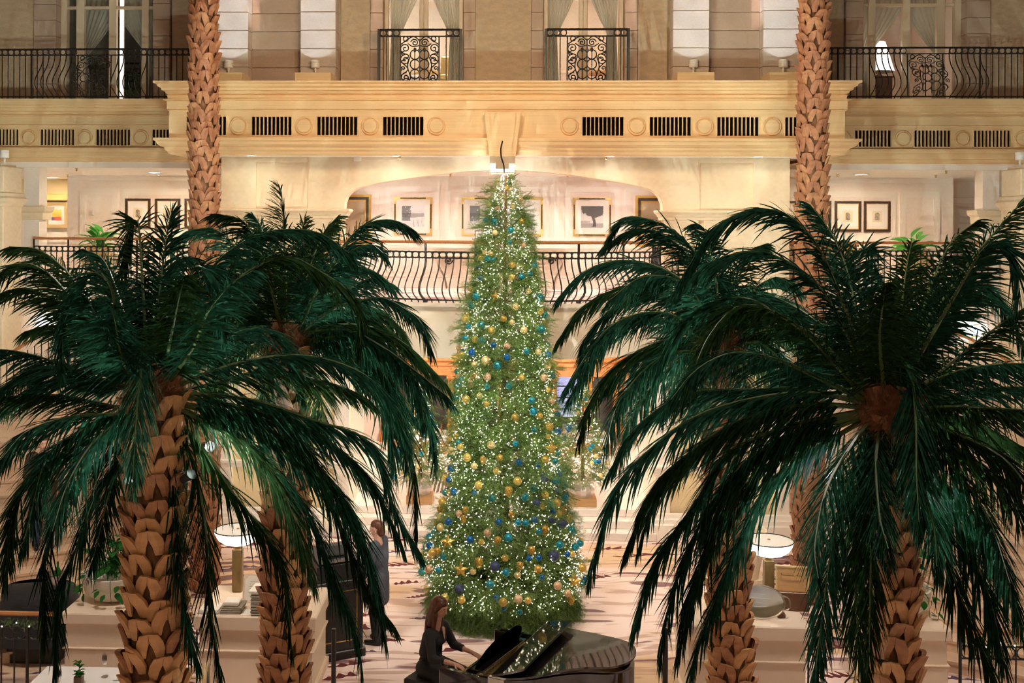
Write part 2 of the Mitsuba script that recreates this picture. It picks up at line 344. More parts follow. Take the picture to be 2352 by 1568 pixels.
part(t3, 'entablature', molding([(6.2, YW), (13.5, YW)], WPROF), 'cornice'); part(t3, 'upper_entablature', molding([(6.2, YW), (13.5, YW)], WPROF2), 'cornice')
put(struct('ceiling_bay', 'white soffit under the centre bay'), box(-6.18, 6.18, YC + .03, YA + .3, 7.285, 7.33), 'white_paint')
put(struct('floor_upper_storey'), box(-5.95, 5.95, YC + .05, 26, 8.45, 8.60), 'stone_upper')

# roundels and ventilation grilles in the frieze
ROUND = shape(TM(*(lambda m: (np.stack([m.vertices[:, 0], -m.vertices[:, 2], m.vertices[:, 1]], 1), m.faces))(lathe([(0.168, 0), (0.168, .03), (.160, .048), (.150, .048), (.146, .012), (.130, .012), (.126, .052), (.118, .060), (0, .062)], 36))), 'cornice', smooth=30)
GW, GH = .75, .345                                    # openings of the grilles
def grille_meshes(w, h):
    return shape(rect_frame(-w / 2 - .02, w / 2 + .02, -h / 2 - .02, h / 2 + .02, 0, .022, .022), 'cornice'), shape(box(-.0075, .0075, -.016, .05, -h / 2 - .01, h / 2 + .01), 'cornice')
GC = grille_meshes(GW, GH); HOLES = {1: [], 2: [], 3: []}
def grille(parent, x, y, z, n=10, w=GW):
    g = part(parent, 'vent_grille', GC[0], M=loc((x, y, z)))
    for i in range(1, n): part(g, 'bar', GC[1], M=loc((x - w / 2 + w * i / n, y, z)))
    HOLES[{t1: 1, t2: 2, t3: 3}[parent]].append(sbox(x - w / 2, z - GH / 2, x + w / 2, z + GH / 2))
for s in (-1, 1):
    for k in range(4):
        part(t1, 'roundel', ROUND, M=loc((s * (1.22 + 1.2225 * k), YC, 7.80)))
        grille(t1, s * (1.22 + 1.2225 * (k + .5)), YC, 7.80)
for k in range(4):
    part(t2, 'roundel', ROUND, M=loc((-(7.77 + 1.2225 * k), YW, 7.83)))
    grille(t2, -(7.77 + 1.2225 * (k - .5)), YW, 7.83)
for k in range(5):
    part(t3, 'roundel', ROUND, M=loc((7.12 + 1.2225 * k, YW, 7.83)))
    if k < 4: grille(t3, 7.12 + 1.2225 * (k + .5), YW, 7.83)
# the frieze boards with their openings, and the hollow space behind them
part(t1, 'frieze', extrude(sbox(-6.2, 7.56, 6.2, 8.09).difference(union_all(HOLES[1])), .05, 'xz', YC), 'cornice')
for s in (-1, 1): part(t1, 'frieze_return', box(s * 6.2 - .03 - s * .03, s * 6.2 + .03 - s * .03, YC + .01, YW + .1, 7.56, 8.09), 'cornice')
part(t2, 'frieze', extrude(sbox(-13.5, 7.59, -6.2, 8.09).difference(union_all(HOLES[2])), .05, 'xz', YW), 'cornice')
part(t3, 'frieze', extrude(sbox(6.2, 7.59, 13.5, 8.09).difference(union_all(HOLES[3])), .05, 'xz', YW), 'cornice')
vs = struct('wall_plenum', None)
part(vs, 'centre_back', box(-6.15, 6.15, 22.4, 22.5, 7.33, 8.46), 'duct_grey'); part(vs, 'centre_floor', box(-6.15, 6.15, YC + .06, 22.4, 7.33, 7.36), 'duct_grey')
for s in (-1, 1):
    part(vs, 'wing_back', box(*sorted((s * 6.25, s * 13.5)), 25.4, 25.5, 7.4, 8.55), 'duct_grey'); part(vs, 'wing_floor', box(*sorted((s * 6.25, s * 13.5)), YW + .06, 25.4, 7.585, 7.605), 'duct_grey'); part(vs, 'wing_top', box(*sorted((s * 6.25, s * 13.5)), YW + .06, 25.4, 8.47, 8.50), 'duct_grey')

# the keystone bracket above the tree, the brown paper about its foot and the lantern below it
kb = thing('keystone_bracket', 'tapering cream keystone bracket in the middle of the cornice above the tree', 'bracket')
def wedge(w0, w1, z0, z1, y0, y1, dy=0.0):
    v = [[-w0, y0 + dy, z0], [w0, y0 + dy, z0], [w0, y1, z0], [-w0, y1, z0], [-w1, y0, z1], [w1, y0, z1], [w1, y1, z1], [-w1, y1, z1]]
    return TM(v, CUBE_F)
part(kb, 'body', wedge(.235, .328, 7.22, 8.02, 19.66, 20.05), 'cornice')
part(kb, 'face_panel', wedge(.15, .245, 7.22, 8.015, 19.61, 19.7), 'cornice')
part(kb, 'wrapped_foot', join([box(-.23, .23, 19.62, 20.1, 7.10, 7.225), box(-.12, .12, 19.62, 20.0, 7.0, 7.105)]), 'tape_brown', label='brown tape wrapped foot')
part(kb, 'cable', tube(catmull([(0.0, 19.6, 7.50), (-.03, 19.6, 7.36), (-.02, 19.6, 7.2), (.02, 19.6, 7.08), (.03, 19.55, 6.95), (.02, 19.3, 6.85)], 24), .012, 5), 'iron', label='dark hanging cable')
ln = thing('lantern', 'square white lantern glowing under the keystone bracket', 'lantern')
d = part(ln, 'glass_box', box(-.215, .215, 19.72, 20.14, 6.945, 7.09), 'light_box'); lamp(scene[d], COOL, P_LANTERN, 2)
part(ln, 'top_plate', box(-.235, .235, 19.7, 20.16, 7.088, 7.10), 'brass')
part(ln, 'bottom_rim', rect_frame(-.225, .225, -.225, .225, 0, .02, .02) if False else join([box(-.225, .225, 19.705, 19.722, 6.93, 6.95), box(-.225, .225, 20.138, 20.155, 6.93, 6.95), box(-.225, -.213, 19.72, 20.14, 6.93, 6.95), box(.213, .225, 19.72, 20.14, 6.93, 6.95)]), 'brass')

# upper walls: stone blocks, stucco, jambs
COURSE = .352
def blocks(parent, x0, x1, y0, y1, z0, z1, mat, first=9.005, gap=.007):
    n0 = math.floor((z0 - first) / COURSE); z = first + n0 * COURSE
    while z < z1:
        a, b = max(z, z0) + gap / 2, min(z + COURSE, z1) - gap / 2
        if b - a > .03: part(parent, 'stone_block', box(x0, x1, y0, y1, a, b, .006), mat)
        z += COURSE
WC = struct('wall_upper_centre', 'stone and stucco wall of the upper storey above the centre bay')
ZT = 12.2
part(WC, 'core', join([box(-.60, .60, 21.05, 21.4, Z_U, ZT), box(-5.9, -2.5, 21.12, 21.45, Z_U, ZT), box(2.5, 5.9, 21.12, 21.45, Z_U, ZT)] + [box(s * 5.9 - .06, s * 5.9 + .06, 21.0, 24.0, Z_U, ZT) for s in (-1, 1)]), 'stucco')
part(WC, 'stucco_field', box(-.535, .535, 20.98, 21.1, Z_U, ZT), 'stucco')
for s in (-1, 1):
    a = sorted((s * 2.58, s * 3.14)); part(WC, 'stucco_field', box(a[0], a[1], 20.98, 21.15, Z_U, ZT), 'stucco')
    a = sorted((s * 5.62, s * 5.9)); part(WC, 'stucco_field', box(a[0], a[1], 20.98, 21.15, Z_U, ZT), 'stucco')
    for p0, p1 in ((3.21, 3.89), (4.90, 5.59)):
        a = sorted((s * p0, s * p1)); blocks(WC, a[0], a[1], 20.75, 21.13, Z_U, ZT, 'stone_pilaster')
    a = sorted((s * 3.89, s * 4.90)); blocks(WC, a[0], a[1], 21.05, 21.13, Z_U, ZT, 'stone_upper', 9.03)
    for p0, p1 in ((.54, .765), (2.325, 2.57)):
        a = sorted((s * p0, s * p1)); blocks(WC, a[0], a[1], 20.95, 21.35, Z_U, ZT, 'stone_upper', 9.02)

# pedestals and uplights in front of the pilasters
PED = shape(join([box(-.34, .34, 0, .66, 0, .205, .008), box(-.05, .15, .5, .66, .2, .252, .006)]), 'cornice')
LB = shape(lathe([(0, .115), (.075, .115), (.085, .125), (.085, .20), (.078, .205), (.078, .215), (.085, .22), (.085, .258), (.07, .268), (.055, .262), (0, .262)], 24), 'lamp_white', smooth=30)
LS = shape(lathe([(0, 0), (.06, 0), (.06, .008), (.02, .02), (.017, .06), (.03, .075), (.017, .09), (.022, .116), (0, .116)], 16), 'lamp_white', smooth=40)
def uplight(x, y, z, label, spot=True, group='uplights on the cornice'):
    k = thing('uplight', label, 'lamp', group)
    part(k, 'drum', LB, M=loc((x, y, z))); part(k, 'stem', LS, M=loc((x, y, z)))
    if spot:
        scene[k + '_beam'] = {'type': 'spot', 'sampling_weight': 2.0, 'to_world': T().look_at(origin=[x, y, z + .275], target=[x, y + .16, z + 1.75], up=[1, 0, 0]), 'cutoff_angle': 63.0, 'beam_width': 3.0, 'intensity': rgb(*(c * P_UP for c in (1.0, .80, .74)))}
where = {(-1, 0): 'inner pilaster left of the tree', (-1, 1): 'outer pilaster beside the left tall palm trunk', (1, 0): 'inner pilaster right of the tree', (1, 1): 'outer pilaster beside the right tall palm trunk'}
for s in (-1, 1):
    for i, xc in enumerate((3.53, 5.20)):
        kk = thing('lamp_pedestal', f'low cream pedestal on the cornice under the {where[(s, i)]}', 'pedestal', 'lamp pedestals')
        put(kk, PED, M=loc((s * xc, 20.08, Z_U)))
        uplight(s * (xc + .05), 20.645, Z_U + .25, f'small white uplight on its pedestal before the {where[(s, i)]}')

# french doors of the centre bay
def door_centre(n, s, lit, what):
    x0, x1 = sorted((s * .775, s * 2.315)); xm = (x0 + x1) / 2
    D = struct(f'door_{n}', what); y = 21.18
    part(D, 'frame', join([box(x0, x0 + .085, y - .09, y + .06, Z_U, ZT, .01), box(x1 - .085, x1, y - .09, y + .06, Z_U, ZT, .01)]), 'window_paint')
    part(D, 'stile', join([box(xm - .085, xm - .004, y - .045, y + .03, Z_U, ZT, .008), box(xm + .004, xm + .085, y - .045, y + .03, Z_U, ZT, .008)]), 'window_paint')
    for a, b in ((x0 + .085, xm - .085), (xm + .085, x1 - .085)):
        part(D, 'pane', TM([[a, y, Z_U], [b, y, Z_U], [b, y, ZT], [a, y, ZT]], [[0, 1, 2], [0, 2, 3]]), 'glass')
        part(D, 'bottom_rail', box(a, b, y - .04, y + .03, Z_U, Z_U + .12, .008), 'window_paint')
    R = struct(f'wall_room_{n}', None)
    rx0, rx1 = xm - 1.05, xm + 1.05
    part(R, 'back', box(rx0, rx1, 25.2, 25.3, Z_U, 11.6), 'plaster')
    part(R, 'side', box(rx0 - .1, rx0, 21.46, 25.3, Z_U, 11.6), 'plaster'); part(R, 'side', box(rx1, rx1 + .1, 21.46, 25.3, Z_U, 11.6), 'plaster')
    part(R, 'ceiling', box(rx0 - .1, rx1 + .1, 21.46, 25.3, 11.6, 11.7), 'white_paint')
    part(R, 'floor', box(rx0, rx1, 21.3, 25.3, 8.58, 8.606), 'carpet_mezz')
    part(R, 'wall_moulding', join([rect_frame(xm - .75, xm + .75, 9.5, 11.2, 25.2, .05, .02, 2)]), 'white_paint')
    k = thing('room_light', f'round ceiling light in the room behind the {what.split(",")[0]}', 'ceiling light')
    d = part(k, 'diffuser', TM(*(lambda m: (m.vertices, np.array(m.faces)))(lathe([(.0, 11.54), (.22, 11.54), (.24, 11.56)], 20, (xm, 23.2, 0)))), 'light_box'); lamp(scene[d], WHITE, lit, 1)
    part(k, 'rim', lathe([(.24, 11.56), (.26, 11.55), (.27, 11.6)], 20, (xm, 23.2, 0)), 'brass')
    return xm
xa = door_centre(1, -1, 120.0, 'left french door of the centre bay, with a railing')
xb = door_centre(2, 1, 85.0, 'right french door of the centre bay, with a railing')
# what stands in the two lit rooms
b = thing('bed', 'bed with white linen and gilded headboard seen through the left centre french door', 'bed')
part(b, 'mattress', box(-2.05, -1.35, 22.6, 24.4, 8.75, 9.12, .06), 'bed_linen'); part(b, 'base', box(-2.0, -1.4, 22.65, 24.4, 8.61, 8.76), 'dark_wood')
part(b, 'headboard', extrude(Polygon([(-2.1, 8.7), (-1.3, 8.7), (-1.3, 9.3), (-1.45, 9.42), (-1.7, 9.47), (-1.95, 9.42), (-2.1, 9.3)]), .06, 'xz', 24.42), 'gilt')
part(b, 'pillow', moved(ico(.2, (0, 0, 0), 2), s=(1.2, .55, .6), t=(-1.7, 24.1, 9.2)), 'bed_linen', True)
c_ = thing('armchair', 'gilded armchair beside the bed in the left lit room', 'chair')
part(c_, 'seat', box(-1.3, -.95, 22.3, 22.7, 8.95, 9.08, .03), 'gold_satin'); part(c_, 'backrest', box(-1.3, -.95, 22.68, 22.75, 9.0, 9.5, .03), 'gold_satin')
for i in range(4): part(c_, 'leg', box(-1.3 + .31 * (i % 2), -1.27 + .31 * (i % 2), 22.32 + .3 * (i // 2), 22.35 + .3 * (i // 2), 8.606, 8.96), 'gilt')
b = thing('console_table', 'wooden console table in the right lit room behind the railing', 'table')
part(b, 'top', box(1.75, 2.35, 24.2, 24.7, 9.36, 9.42, .01), 'box_wood')
for i in range(4): part(b, 'leg', box(1.77 + .52 * (i % 2), 1.81 + .52 * (i % 2), 24.22 + .42 * (i // 2), 24.26 + .42 * (i // 2), 8.606, 9.365), 'box_wood')

# sheer curtains
def curtain_mesh(x0, x1, ztop, xt, zt, zb, y, folds=9, spread=.17, n=30, m=60):
    """A sheer hung from x0..x1 at ztop, gathered at (xt, zt) and falling to zb."""
    u = np.linspace(0, 1, m); z = np.concatenate([np.linspace(ztop, zt, n), np.linspace(zt, zb, n // 2)[1:]])
    V = []
    for i, zz in enumerate(z):
        if zz >= zt:
            t = (ztop - zz) / (ztop - zt); e = t ** 1.3
            xs = (x0 + (x1 - x0) * u) * (1 - e) + (xt + (u - .5) * spread) * e
            # the free edge sweeps in a curve
        else:
            t = (zt - zz) / (zt - zb); xs = xt + (u - .5) * (spread + .10 * t)
        amp = .028 * (1 if zz < zt else 1 - .35 * math.sin(PI * t))
        V.append(np.stack([xs, y + amp * np.sin(u * folds * 2 * PI + .4 * np.sin(zz * 5)), np.full(m, zz)], 1))
    V = np.array(V); k = len(z); i, j = np.meshgrid(np.arange(k - 1), np.arange(m - 1), indexing='ij')
    q = np.stack([i * m + j, i * m + j + 1, (i + 1) * m + j + 1, (i + 1) * m + j], -1).reshape(-1, 4)
    return TM(V.reshape(-1, 3), np.vstack([q[:, [0, 1, 2]], q[:, [0, 2, 3]]]))
def curtain(x0, x1, xt, zt, y, label, ztop=12.1, zb=8.63, **k):
    c = thing('curtain', label, 'curtain', 'sheer curtains behind the upper doors')
    part(c, 'sheer', curtain_mesh(x0, x1, ztop, xt, zt, zb, y, **k), 'sheer', True)
    part(c, 'tieback', torus(.1, .012, 14, 5, (xt, y, zt), 'xy'), 'sheer')
for xm, nm in ((xa, 'left'), (xb, 'right')):
    curtain(xm - .70, xm + .02, xm - .58, 9.72, 21.42, f'sheer white curtain tied to the left side of the {nm} lit french door', ztop=11.0)
    curtain(xm - .02, xm + .70, xm + .58, 9.72, 21.42, f'sheer white curtain tied to the right side of the {nm} lit french door', ztop=11.0)

# wings of the upper storey
for s, nm in ((-1, 'left'), (1, 'right')):
    W = struct(f'wall_upper_{nm}', f'stucco and stone wall of the upper storey in the {nm} wing')
    def sx(a, b): return sorted((s * a, s * b))
    a = sx(10.36, 13.6); part(W, 'stucco_field', box(a[0], a[1], 23.70, 24.1, Z_U, ZT), 'stucco')
    a = sx(5.9, 7.30); part(W, 'stucco_field', box(a[0], a[1], 23.70, 24.1, Z_U, ZT), 'stucco')
    for p0, p1 in ((7.33, 7.70), (9.87, 10.36)):
        a = sx(p0, p1); blocks(W, a[0], a[1], 23.62, 24.15, Z_U + .03, ZT, 'stone_upper', 9.05)
    put(struct(f'floor_upper_{nm}'), box(*sx(5.9, 13.6), YW + .05, 23.75, 8.5, 8.63), 'stone_upper')
    D = struct(f'window_{1 if s < 0 else 2}', f'tall french window with sidelights behind the {nm} balcony railing'); y = 24.0
    zr = 10.76
    part(D, 'frame', join([box(*sx(7.70, 7.78), y - .1, y + .08, Z_U, ZT, .008), box(*sx(9.74, 9.87), y - .1, y + .08, Z_U, ZT, .008)]), 'window_paint')
    for p0, p1, nm2 in ((7.90, 8.06, 'mullion'), (8.63, 8.80, 'meeting_stile'), (9.36, 9.54, 'mullion')):
        part(D, nm2, box(*sx(p0, p1), y - .07, y + .05, Z_U, ZT, .012), 'window_paint')
    for p0, p1 in ((7.78, 7.90), (8.06, 8.63), (8.80, 9.36), (9.54, 9.74)):
        part(D, 'transom', box(*sx(p0, p1), y - .06, y + .05, zr, zr + .065, .008), 'window_paint')
        part(D, 'bottom_rail', box(*sx(p0, p1), y - .05, y + .04, Z_U + .03, Z_U + .16, .008), 'window_paint')
        for z0, z1 in ((Z_U, zr), (zr + .06, ZT)):
            q = sx(p0, p1); part(D, 'pane', TM([[q[0], y, z0], [q[1], y, z0], [q[1], y, z1], [q[0], y, z1]], [[0, 1, 2], [0, 2, 3]]), 'glass')
    R = struct(f'wall_room_{2 + (1 if s < 0 else 2)}')
    rm = 'room_green' if s < 0 else 'plaster'; yb = 30.5 if s < 0 else 27.4
    part(R, 'back', box(*sx(7.5, 10.1), yb, yb + .1, Z_U, 11.8), rm)
    for q in (7.45, 10.1): part(R, 'side', box(*sx(q, q + .05), 24.16, yb + .1, Z_U, 11.8), rm)
    part(R, 'ceiling', box(*sx(7.45, 10.15), 24.16, yb + .1, 11.8, 11.9), rm); part(R, 'floor', box(*sx(7.45, 10.15), 24.1, yb + .1, 8.55, 8.628), rm)
    xc = s * 8.715
    curtain(xc - .95, xc + .30, xc - .80, 9.78, 24.32, f'grey sheer curtain on the left half of the {nm} wing window', ztop=11.3, spread=.22)
    curtain(xc - .30, xc + .95, xc + .80, 9.78, 24.22, f'grey sheer curtain on the right half of the {nm} wing window', ztop=11.3, spread=.22)
# the narrow bright gap of the left window: a glowing strip by the curtain
k = thing('glow_strip', 'thin bright vertical glowing strip behind the left wing window', 'lamp')
d = part(k, 'tube', box(-8.60, -8.53, 24.10, 24.12, 8.7, 11.9), 'light_box'); lamp(scene[d], WHITE, 1.6)
part(k, 'channel', box(-8.62, -8.51, 24.12, 24.14, 8.66, 11.95), 'lamp_white')
# bedside lamp in the right wing window
k = thing('table_lamp', 'table lamp with a white cone shade glowing in the right wing window', 'table lamp')
d = part(k, 'shade', lathe([(.34, 9.45), (.14, 10.12)], 24, (8.40, 24.75, 0)), 'light_box', True); lamp(scene[d], WHITE, 2.6, .5)
part(k, 'stem', lathe([(.02, 9.6), (.05, 9.48), (.02, 9.4), (.11, 9.36), (.11, 9.33), (0, 9.33)], 14, (8.40, 24.75, 0)), 'brass', 30)
k2 = thing('side_table', 'dark patterned side cabinet under the lamp in the right wing window', 'cabinet')
part(k2, 'body', box(7.98, 8.62, 24.5, 25.0, 8.64, 9.30, .01), 'dark_wood'); part(k2, 'top', box(7.95, 8.65, 24.47, 25.03, 9.30, 9.33, .008), 'dark_wood')
b = thing('sofa', 'dim sofa in the dark room of the left wing window', 'sofa')
part(b, 'seat', box(-9.3, -8.2, 24.9, 25.6, 8.65, 9.1, .05), 'leaf_deep'); part(b, 'backrest', box(-9.3, -8.2, 25.5, 25.7, 8.9, 9.55, .05), 'leaf_deep')

# ================================================================ wrought iron railings
def bar(profile, r=.011, n=5): return tube(profile, r, n)
RING = {}
def railing(name, label, cat, path, z0, h, group=None, handrail=None, bulge=0.0, step=.128, post_every=0, ring=True, band=.145, gap=.0, skip=None, rise=0.0, twisted=False):
    """An iron railing along a horizontal polyline: round-barred balusters, a band of rings under the rail, posts."""
    k = thing(name, label, cat, group)
    p = np.asarray(path, float); seg = np.linalg.norm(np.diff(p, axis=0), axis=1); s_ = np.r_[0, np.cumsum(seg)]; L = s_[-1]
    def at(s):
        i = min(max(np.searchsorted(s_, s, side='right') - 1, 0), len(p) - 2); t = (s - s_[i]) / seg[i]
        d_ = (p[i + 1] - p[i]) / seg[i]; return p[i] + d_ * (s - s_[i]), np.array([d_[1], -d_[0]]), math.atan2(d_[1], d_[0])
    def line(z, o=0.0):
        q = [np.r_[at(s)[0] + at(s)[1] * o, z + rise * s] for s in np.linspace(0, L, max(2, len(p) * 3 if len(p) > 2 else 2))]
        return np.array(q)
    zt = z0 + h
    if handrail:
        hp = line(zt - .028); part(k, 'handrail', tube(hp, .045, 8, flat=.62), 'wood_rail', 40, label='polished wooden handrail')
        zb = zt - .20 if ring else zt - .1
        part(k, 'top_rail', tube(line(zb + .0), .012, 4), 'iron')
    else:
        zb = zt - .012; part(k, 'top_rail', tube(line(zt - .012), .02, 4), 'iron')
    if ring: part(k, 'ring_rail', tube(line(zb - band), .012, 4), 'iron')
    part(k, 'bottom_rail', tube(line(z0 + .045), .014, 4), 'iron')
    nb = max(1, int(round(L / step))); ds = L / nb
    tt = np.array([0, .05, .12, .20, .28, .38, .5, .62, .74, .87, 1.0]); off = np.array([.0, .12, .55, .9, 1.0, .88, .58, .25, .03, -.06, 0.0]) * bulge
    hb = zb - (band if ring else 0) - z0 if False else zb - z0
    for i in range(nb + 1):
        s = i * ds
        if skip and skip[0] < s < skip[1]: continue
        c, nn, ang = at(s)
        M = loc((c[0], c[1], z0 + rise * s), ang - PI / 2 + PI / 2)
        post = post_every and i % post_every == 0
        key = ('post' if post else 'bar', round(h, 3), round(bulge, 3), bool(handrail), twisted)
        if key not in RING:
            if bulge: pts = np.stack([0 * tt, -off, tt * hb], 1)
            else: pts = np.array([[0, 0, 0], [0, 0, hb]])
            if post:
                if not bulge: pts = np.array([[0, 0, 0], [0, 0, h - .03]])
                else: pts = np.vstack([pts, [[0, 0, h - .03]]])
                m = join([tube(catmull(pts, 16) if bulge else pts, .021, 5), box(-.035, .035, -.035, .035, 0, .05, .008)])
                if twisted: m = join([m] + [ico(.03, (0, 0, z), 1) for z in np.linspace(.3, hb - .2, 6)])
            else: m = tube(catmull(pts, 16) if bulge else pts, .011, 5)
            RING[key] = shape(m, 'iron', smooth=50)
        part(k, 'post' if post else 'baluster', RING[key], M=M)
        if ring and i < nb:
            c2, _, a2 = at(s + ds / 2)
            kk = ('ring', round(ds, 3))
            if kk not in RING: RING[kk] = shape(torus(min(ds / 2 - .006, band / 2 - .004), .009, 14, 4), 'iron', smooth=50)
            part(k, 'ring', RING[kk], M=loc((c2[0], c2[1], zb - band / 2 + rise * (s + ds / 2)), a2))
    return k
def scrolls(x0, x1, z0, z1, y=0.0, r=.0095):
    """The panel of scrolls and circles of the balconies, in the x, z plane; bulge(z) may push it forward."""
    xm, w, h = (x0 + x1) / 2, (x1 - x0) / 2, z1 - z0
    ms = [tube([(x0, y, z0), (x0, y, z1)], .014, 5), tube([(x1, y, z0), (x1, y, z1)], .014, 5), tube([(xm, y, z0), (xm, y, z0 + .93 * h)], .012, 5)]
    R = w * .245
    for s in (-1, 1):
        for q in (.20, .405, .61): ms.append(torus(R, r, 20, 4, (xm + s * R * .98, y, z0 + q * h)))
        ms.append(tube([(xm + s * R, y, z0 + .05 * h), (xm + s * R, y, z0 + .66 * h)], r * .8, 4))
        ms.append(lathe([(0, -.05), (.022, -.03), (.018, 0), (.026, .02), (0, .05)], 8, (xm + s * R, y, z0 + .71 * h)))
        ms.append(torus(.045, r, 12, 4, (xm + s * w * .72, y, z0 + .94 * h)))
        for (cx, cz, r0, tn, a0, sg) in ((.74, .74, .27, 1.6, -1.2, 1), (.74, .50, .28, 1.6, 1.6, -1), (.72, .13, .25, 1.6, 1.8, -1), (.26, .86, .20, 1.5, .2, 1), (.84, .32, .13, 1.3, -1.0, 1), (.84, .63, .12, 1.2, 2.0, -1), (.66, .04, .20, 1.2, .5, 1)):
            ms.append(tube(spiral((xm + s * cx * w, y, z0 + cz * h), r0 * w, tn, a0 if s > 0 else PI - a0, sg * s), r, 4))
        for P_ in (((.0, .90), (.30, .99), (.62, .93), (.98, .82)), ((.98, .66), (.55, .58), (.98, .46)), ((.90, .44), (.60, .30), (.98, .16)), ((.5, .56), (.62, .36), (.46, .12), (.62, .02)), ((.0, .80), (.35, .78), (.60, .84))):
            ms.append(tube(catmull([(xm + s * a * w, y, z0 + c * h) for a, c in P_], 12), r, 4))
    ms.append(box(xm - .03, xm + .03, y - .01, y + .01, z0 + .70 * h, z0 + .725 * h)); ms.append(box(xm - .012, xm + .012, y - .012, y + .012, z0 + .67 * h, z0 + .755 * h))
    return join(ms)
def bulge_mesh(m, z0, h, b):
    v = np.array(m.vertices); t = np.clip((v[:, 2] - z0) / h, 0, 1)
    v[:, 1] -= b * np.interp(t, [0, .05, .12, .20, .28, .38, .5, .62, .74, .87, 1.0], [.0, .12, .55, .9, 1.0, .88, .58, .25, .03, 0, 0])
    return TM(v, m.faces)
# balconettes of the two centre doors
for s, xm, nm in ((-1, xa, 'left'), (1, xb, 'right')):
    k = railing('balconette', f'short black iron railing with scrolls before the {nm} lit french door', 'railing', [(xm - .74, 20.12), (xm + .74, 20.12)], 8.55, 1.06, 'balcony railings', step=.123, post_every=0, band=.125, skip=(.34, 1.14))
    part(k, 'scroll_panel', scrolls(xm - .36, xm + .36, 8.60, 9.48, 20.12), 'iron', 50)
    for q in (-.76, .76): part(k, 'end_post', box(xm + q - .022, xm + q + .022, 20.09, 20.15, 8.6, 9.61, .004), 'iron')
# the long balcony railings of the wings with a bellied part before the window
for s, nm in ((-1, 'left'), (1, 'right')):
    a, b_ = (5.95, 7.62), (9.88, 13.2)
    for i, (q0, q1) in enumerate((a, b_)):
        x0, x1 = sorted((s * q0, s * q1))
        railing('balcony_railing', f'straight black iron railing on the {nm} upper wing, ' + ('between window and palm trunk' if i == 0 else 'outside the window'), 'railing', [(x0, 23.0), (x1, 23.0)], 8.65, 1.07, 'balcony railings', step=.128, post_every=8, band=.125)
    x0, x1 = sorted((s * 7.62, s * 9.88))
    k = railing('balcony_railing', f'bellied black iron railing with a scroll panel before the {nm} wing window', 'railing', [(x0, 22.98), (x1, 22.98)], 8.65, 1.07, 'balcony railings', step=.128, band=.125, bulge=.40, skip=(.73, 1.53))
    xc = (x0 + x1) / 2
    part(k, 'scroll_panel', bulge_mesh(scrolls(xc - .36, xc + .36, 8.70, 9.57, 22.98), 8.65, 1.07, .40), 'iron', 50)

# ================================================================ mezzanine
# arch wall
WA = struct('wall_arch', 'limestone wall with a wide flattened arch onto the mezzanine gallery')
arch_pts = [(3.06, 6.28), (3.045, 6.42), (3.0, 6.53), (2.93, 6.615), (2.80, 6.69), (2.62, 6.74), (2.38, 6.79), (2.0, 6.85), (1.4, 6.94), (.8, 7.01), (.35, 7.035), (0, 7.04)]
arch = arch_pts + [(-x, z) for x, z in arch_pts[-2::-1]]
outer = Polygon([(-5.45, 6.28), (-5.45, 7.33), (5.45, 7.33), (5.45, 6.28)] + arch)
recess = union_all([sbox(s * 4.26 - .51, 6.28, s * 4.26 + .51, 7.18) for s in (-1, 1)])
part(WA, 'face', extrude(outer.difference(recess), .07, 'xz', YA), 'limestone')
part(WA, 'backing', extrude(outer, .30, 'xz', YA + .07), 'limestone')
rim_in = Polygon([(x * .985, z - .05) for x, z in arch]); 
CAP = [(0, 6.09), (.03, 6.10), (.03, 6.15), (.05, 6.16), (.07, 6.20), (.10, 6.225), (.115, 6.245), (.115, 6.275), (.09, 6.285), (0, 6.287)]
for s in (-1, 1):
    for q0, q1 in ((3.06, 3.76), (3.82, 5.47)):
        a, b_ = sorted((s * q0, s * q1))
        part(WA, 'pier', box(a + .02, b_ - .02, YA + .0, YA + .42, Z_M, 6.12, .01), 'limestone')
        part(WA, 'pier_cap', molding([(a, YA + .45), (a, YA), (b_, YA), (b_, YA + .45)], CAP), 'limestone')
    a, b_ = sorted((s * 3.70, s * 3.88)); part(WA, 'pier_core', box(a, b_, YA + .1, YA + .4, Z_M, 6.28), 'limestone')
    a, b_ = sorted((s * 5.35, s * 5.45)); part(WA, 'return', box(a, b_, YA + .3, YW + .1, Z_M, 7.33), 'limestone')
    # small fittings under the soffit
CR = struct('ceiling_gallery', 'white ceiling of the gallery behind the arch'); put(CR, box(-5.4, 5.4, YA + .37, 23.4, 7.02, 7.2), 'white_paint')
FM = struct('floor_mezzanine', 'carpeted mezzanine floor')
bow_a = [(4.0 * math.sin(t), 22.5 - 4.0 * math.cos(t)) for t in np.linspace(-.811, .811, 33)]     # front of the bowed gallery
part(FM, 'gallery', extrude(Polygon(bow_a + [(2.9, 23.2), (-2.9, 23.2)]), .03, 'xy', Z_M - .03), 'carpet_mezz')
for s, nm in ((-1, 'left'), (1, 'right')):
    a, b_ = sorted((s * 5.4, s * 13.5)); part(FM, 'wing', box(a, b_, 23.1, 30, Z_M - .25, Z_M), 'marble')
    a, b_ = sorted((s * 2.9, s * 5.45)); part(FM, 'behind_pier', box(a, b_, 20.95, 23.3, Z_M - .25, Z_M), 'marble')
BW = struct('trim_4', 'plain curved cream front of the bowed mezzanine gallery')
def curved_wall(pts, z0, z1, th):
    p = np.asarray(pts); c = np.array([0, 22.5]); d_ = (p - c) / np.linalg.norm(p - c, axis=1, keepdims=True)
    return extrude(Polygon(np.vstack([p, (p - d_ * th)[::-1]])), z1 - z0, 'xy', z0)
def arc(R, a=.811, n=33): return [(R * math.sin(t), 22.5 - R * math.cos(t)) for t in np.linspace(-a, a, n)]
part(BW, 'front', curved_wall(arc(4.0), 3.70, 4.60, .2), 'bow_white', 30)
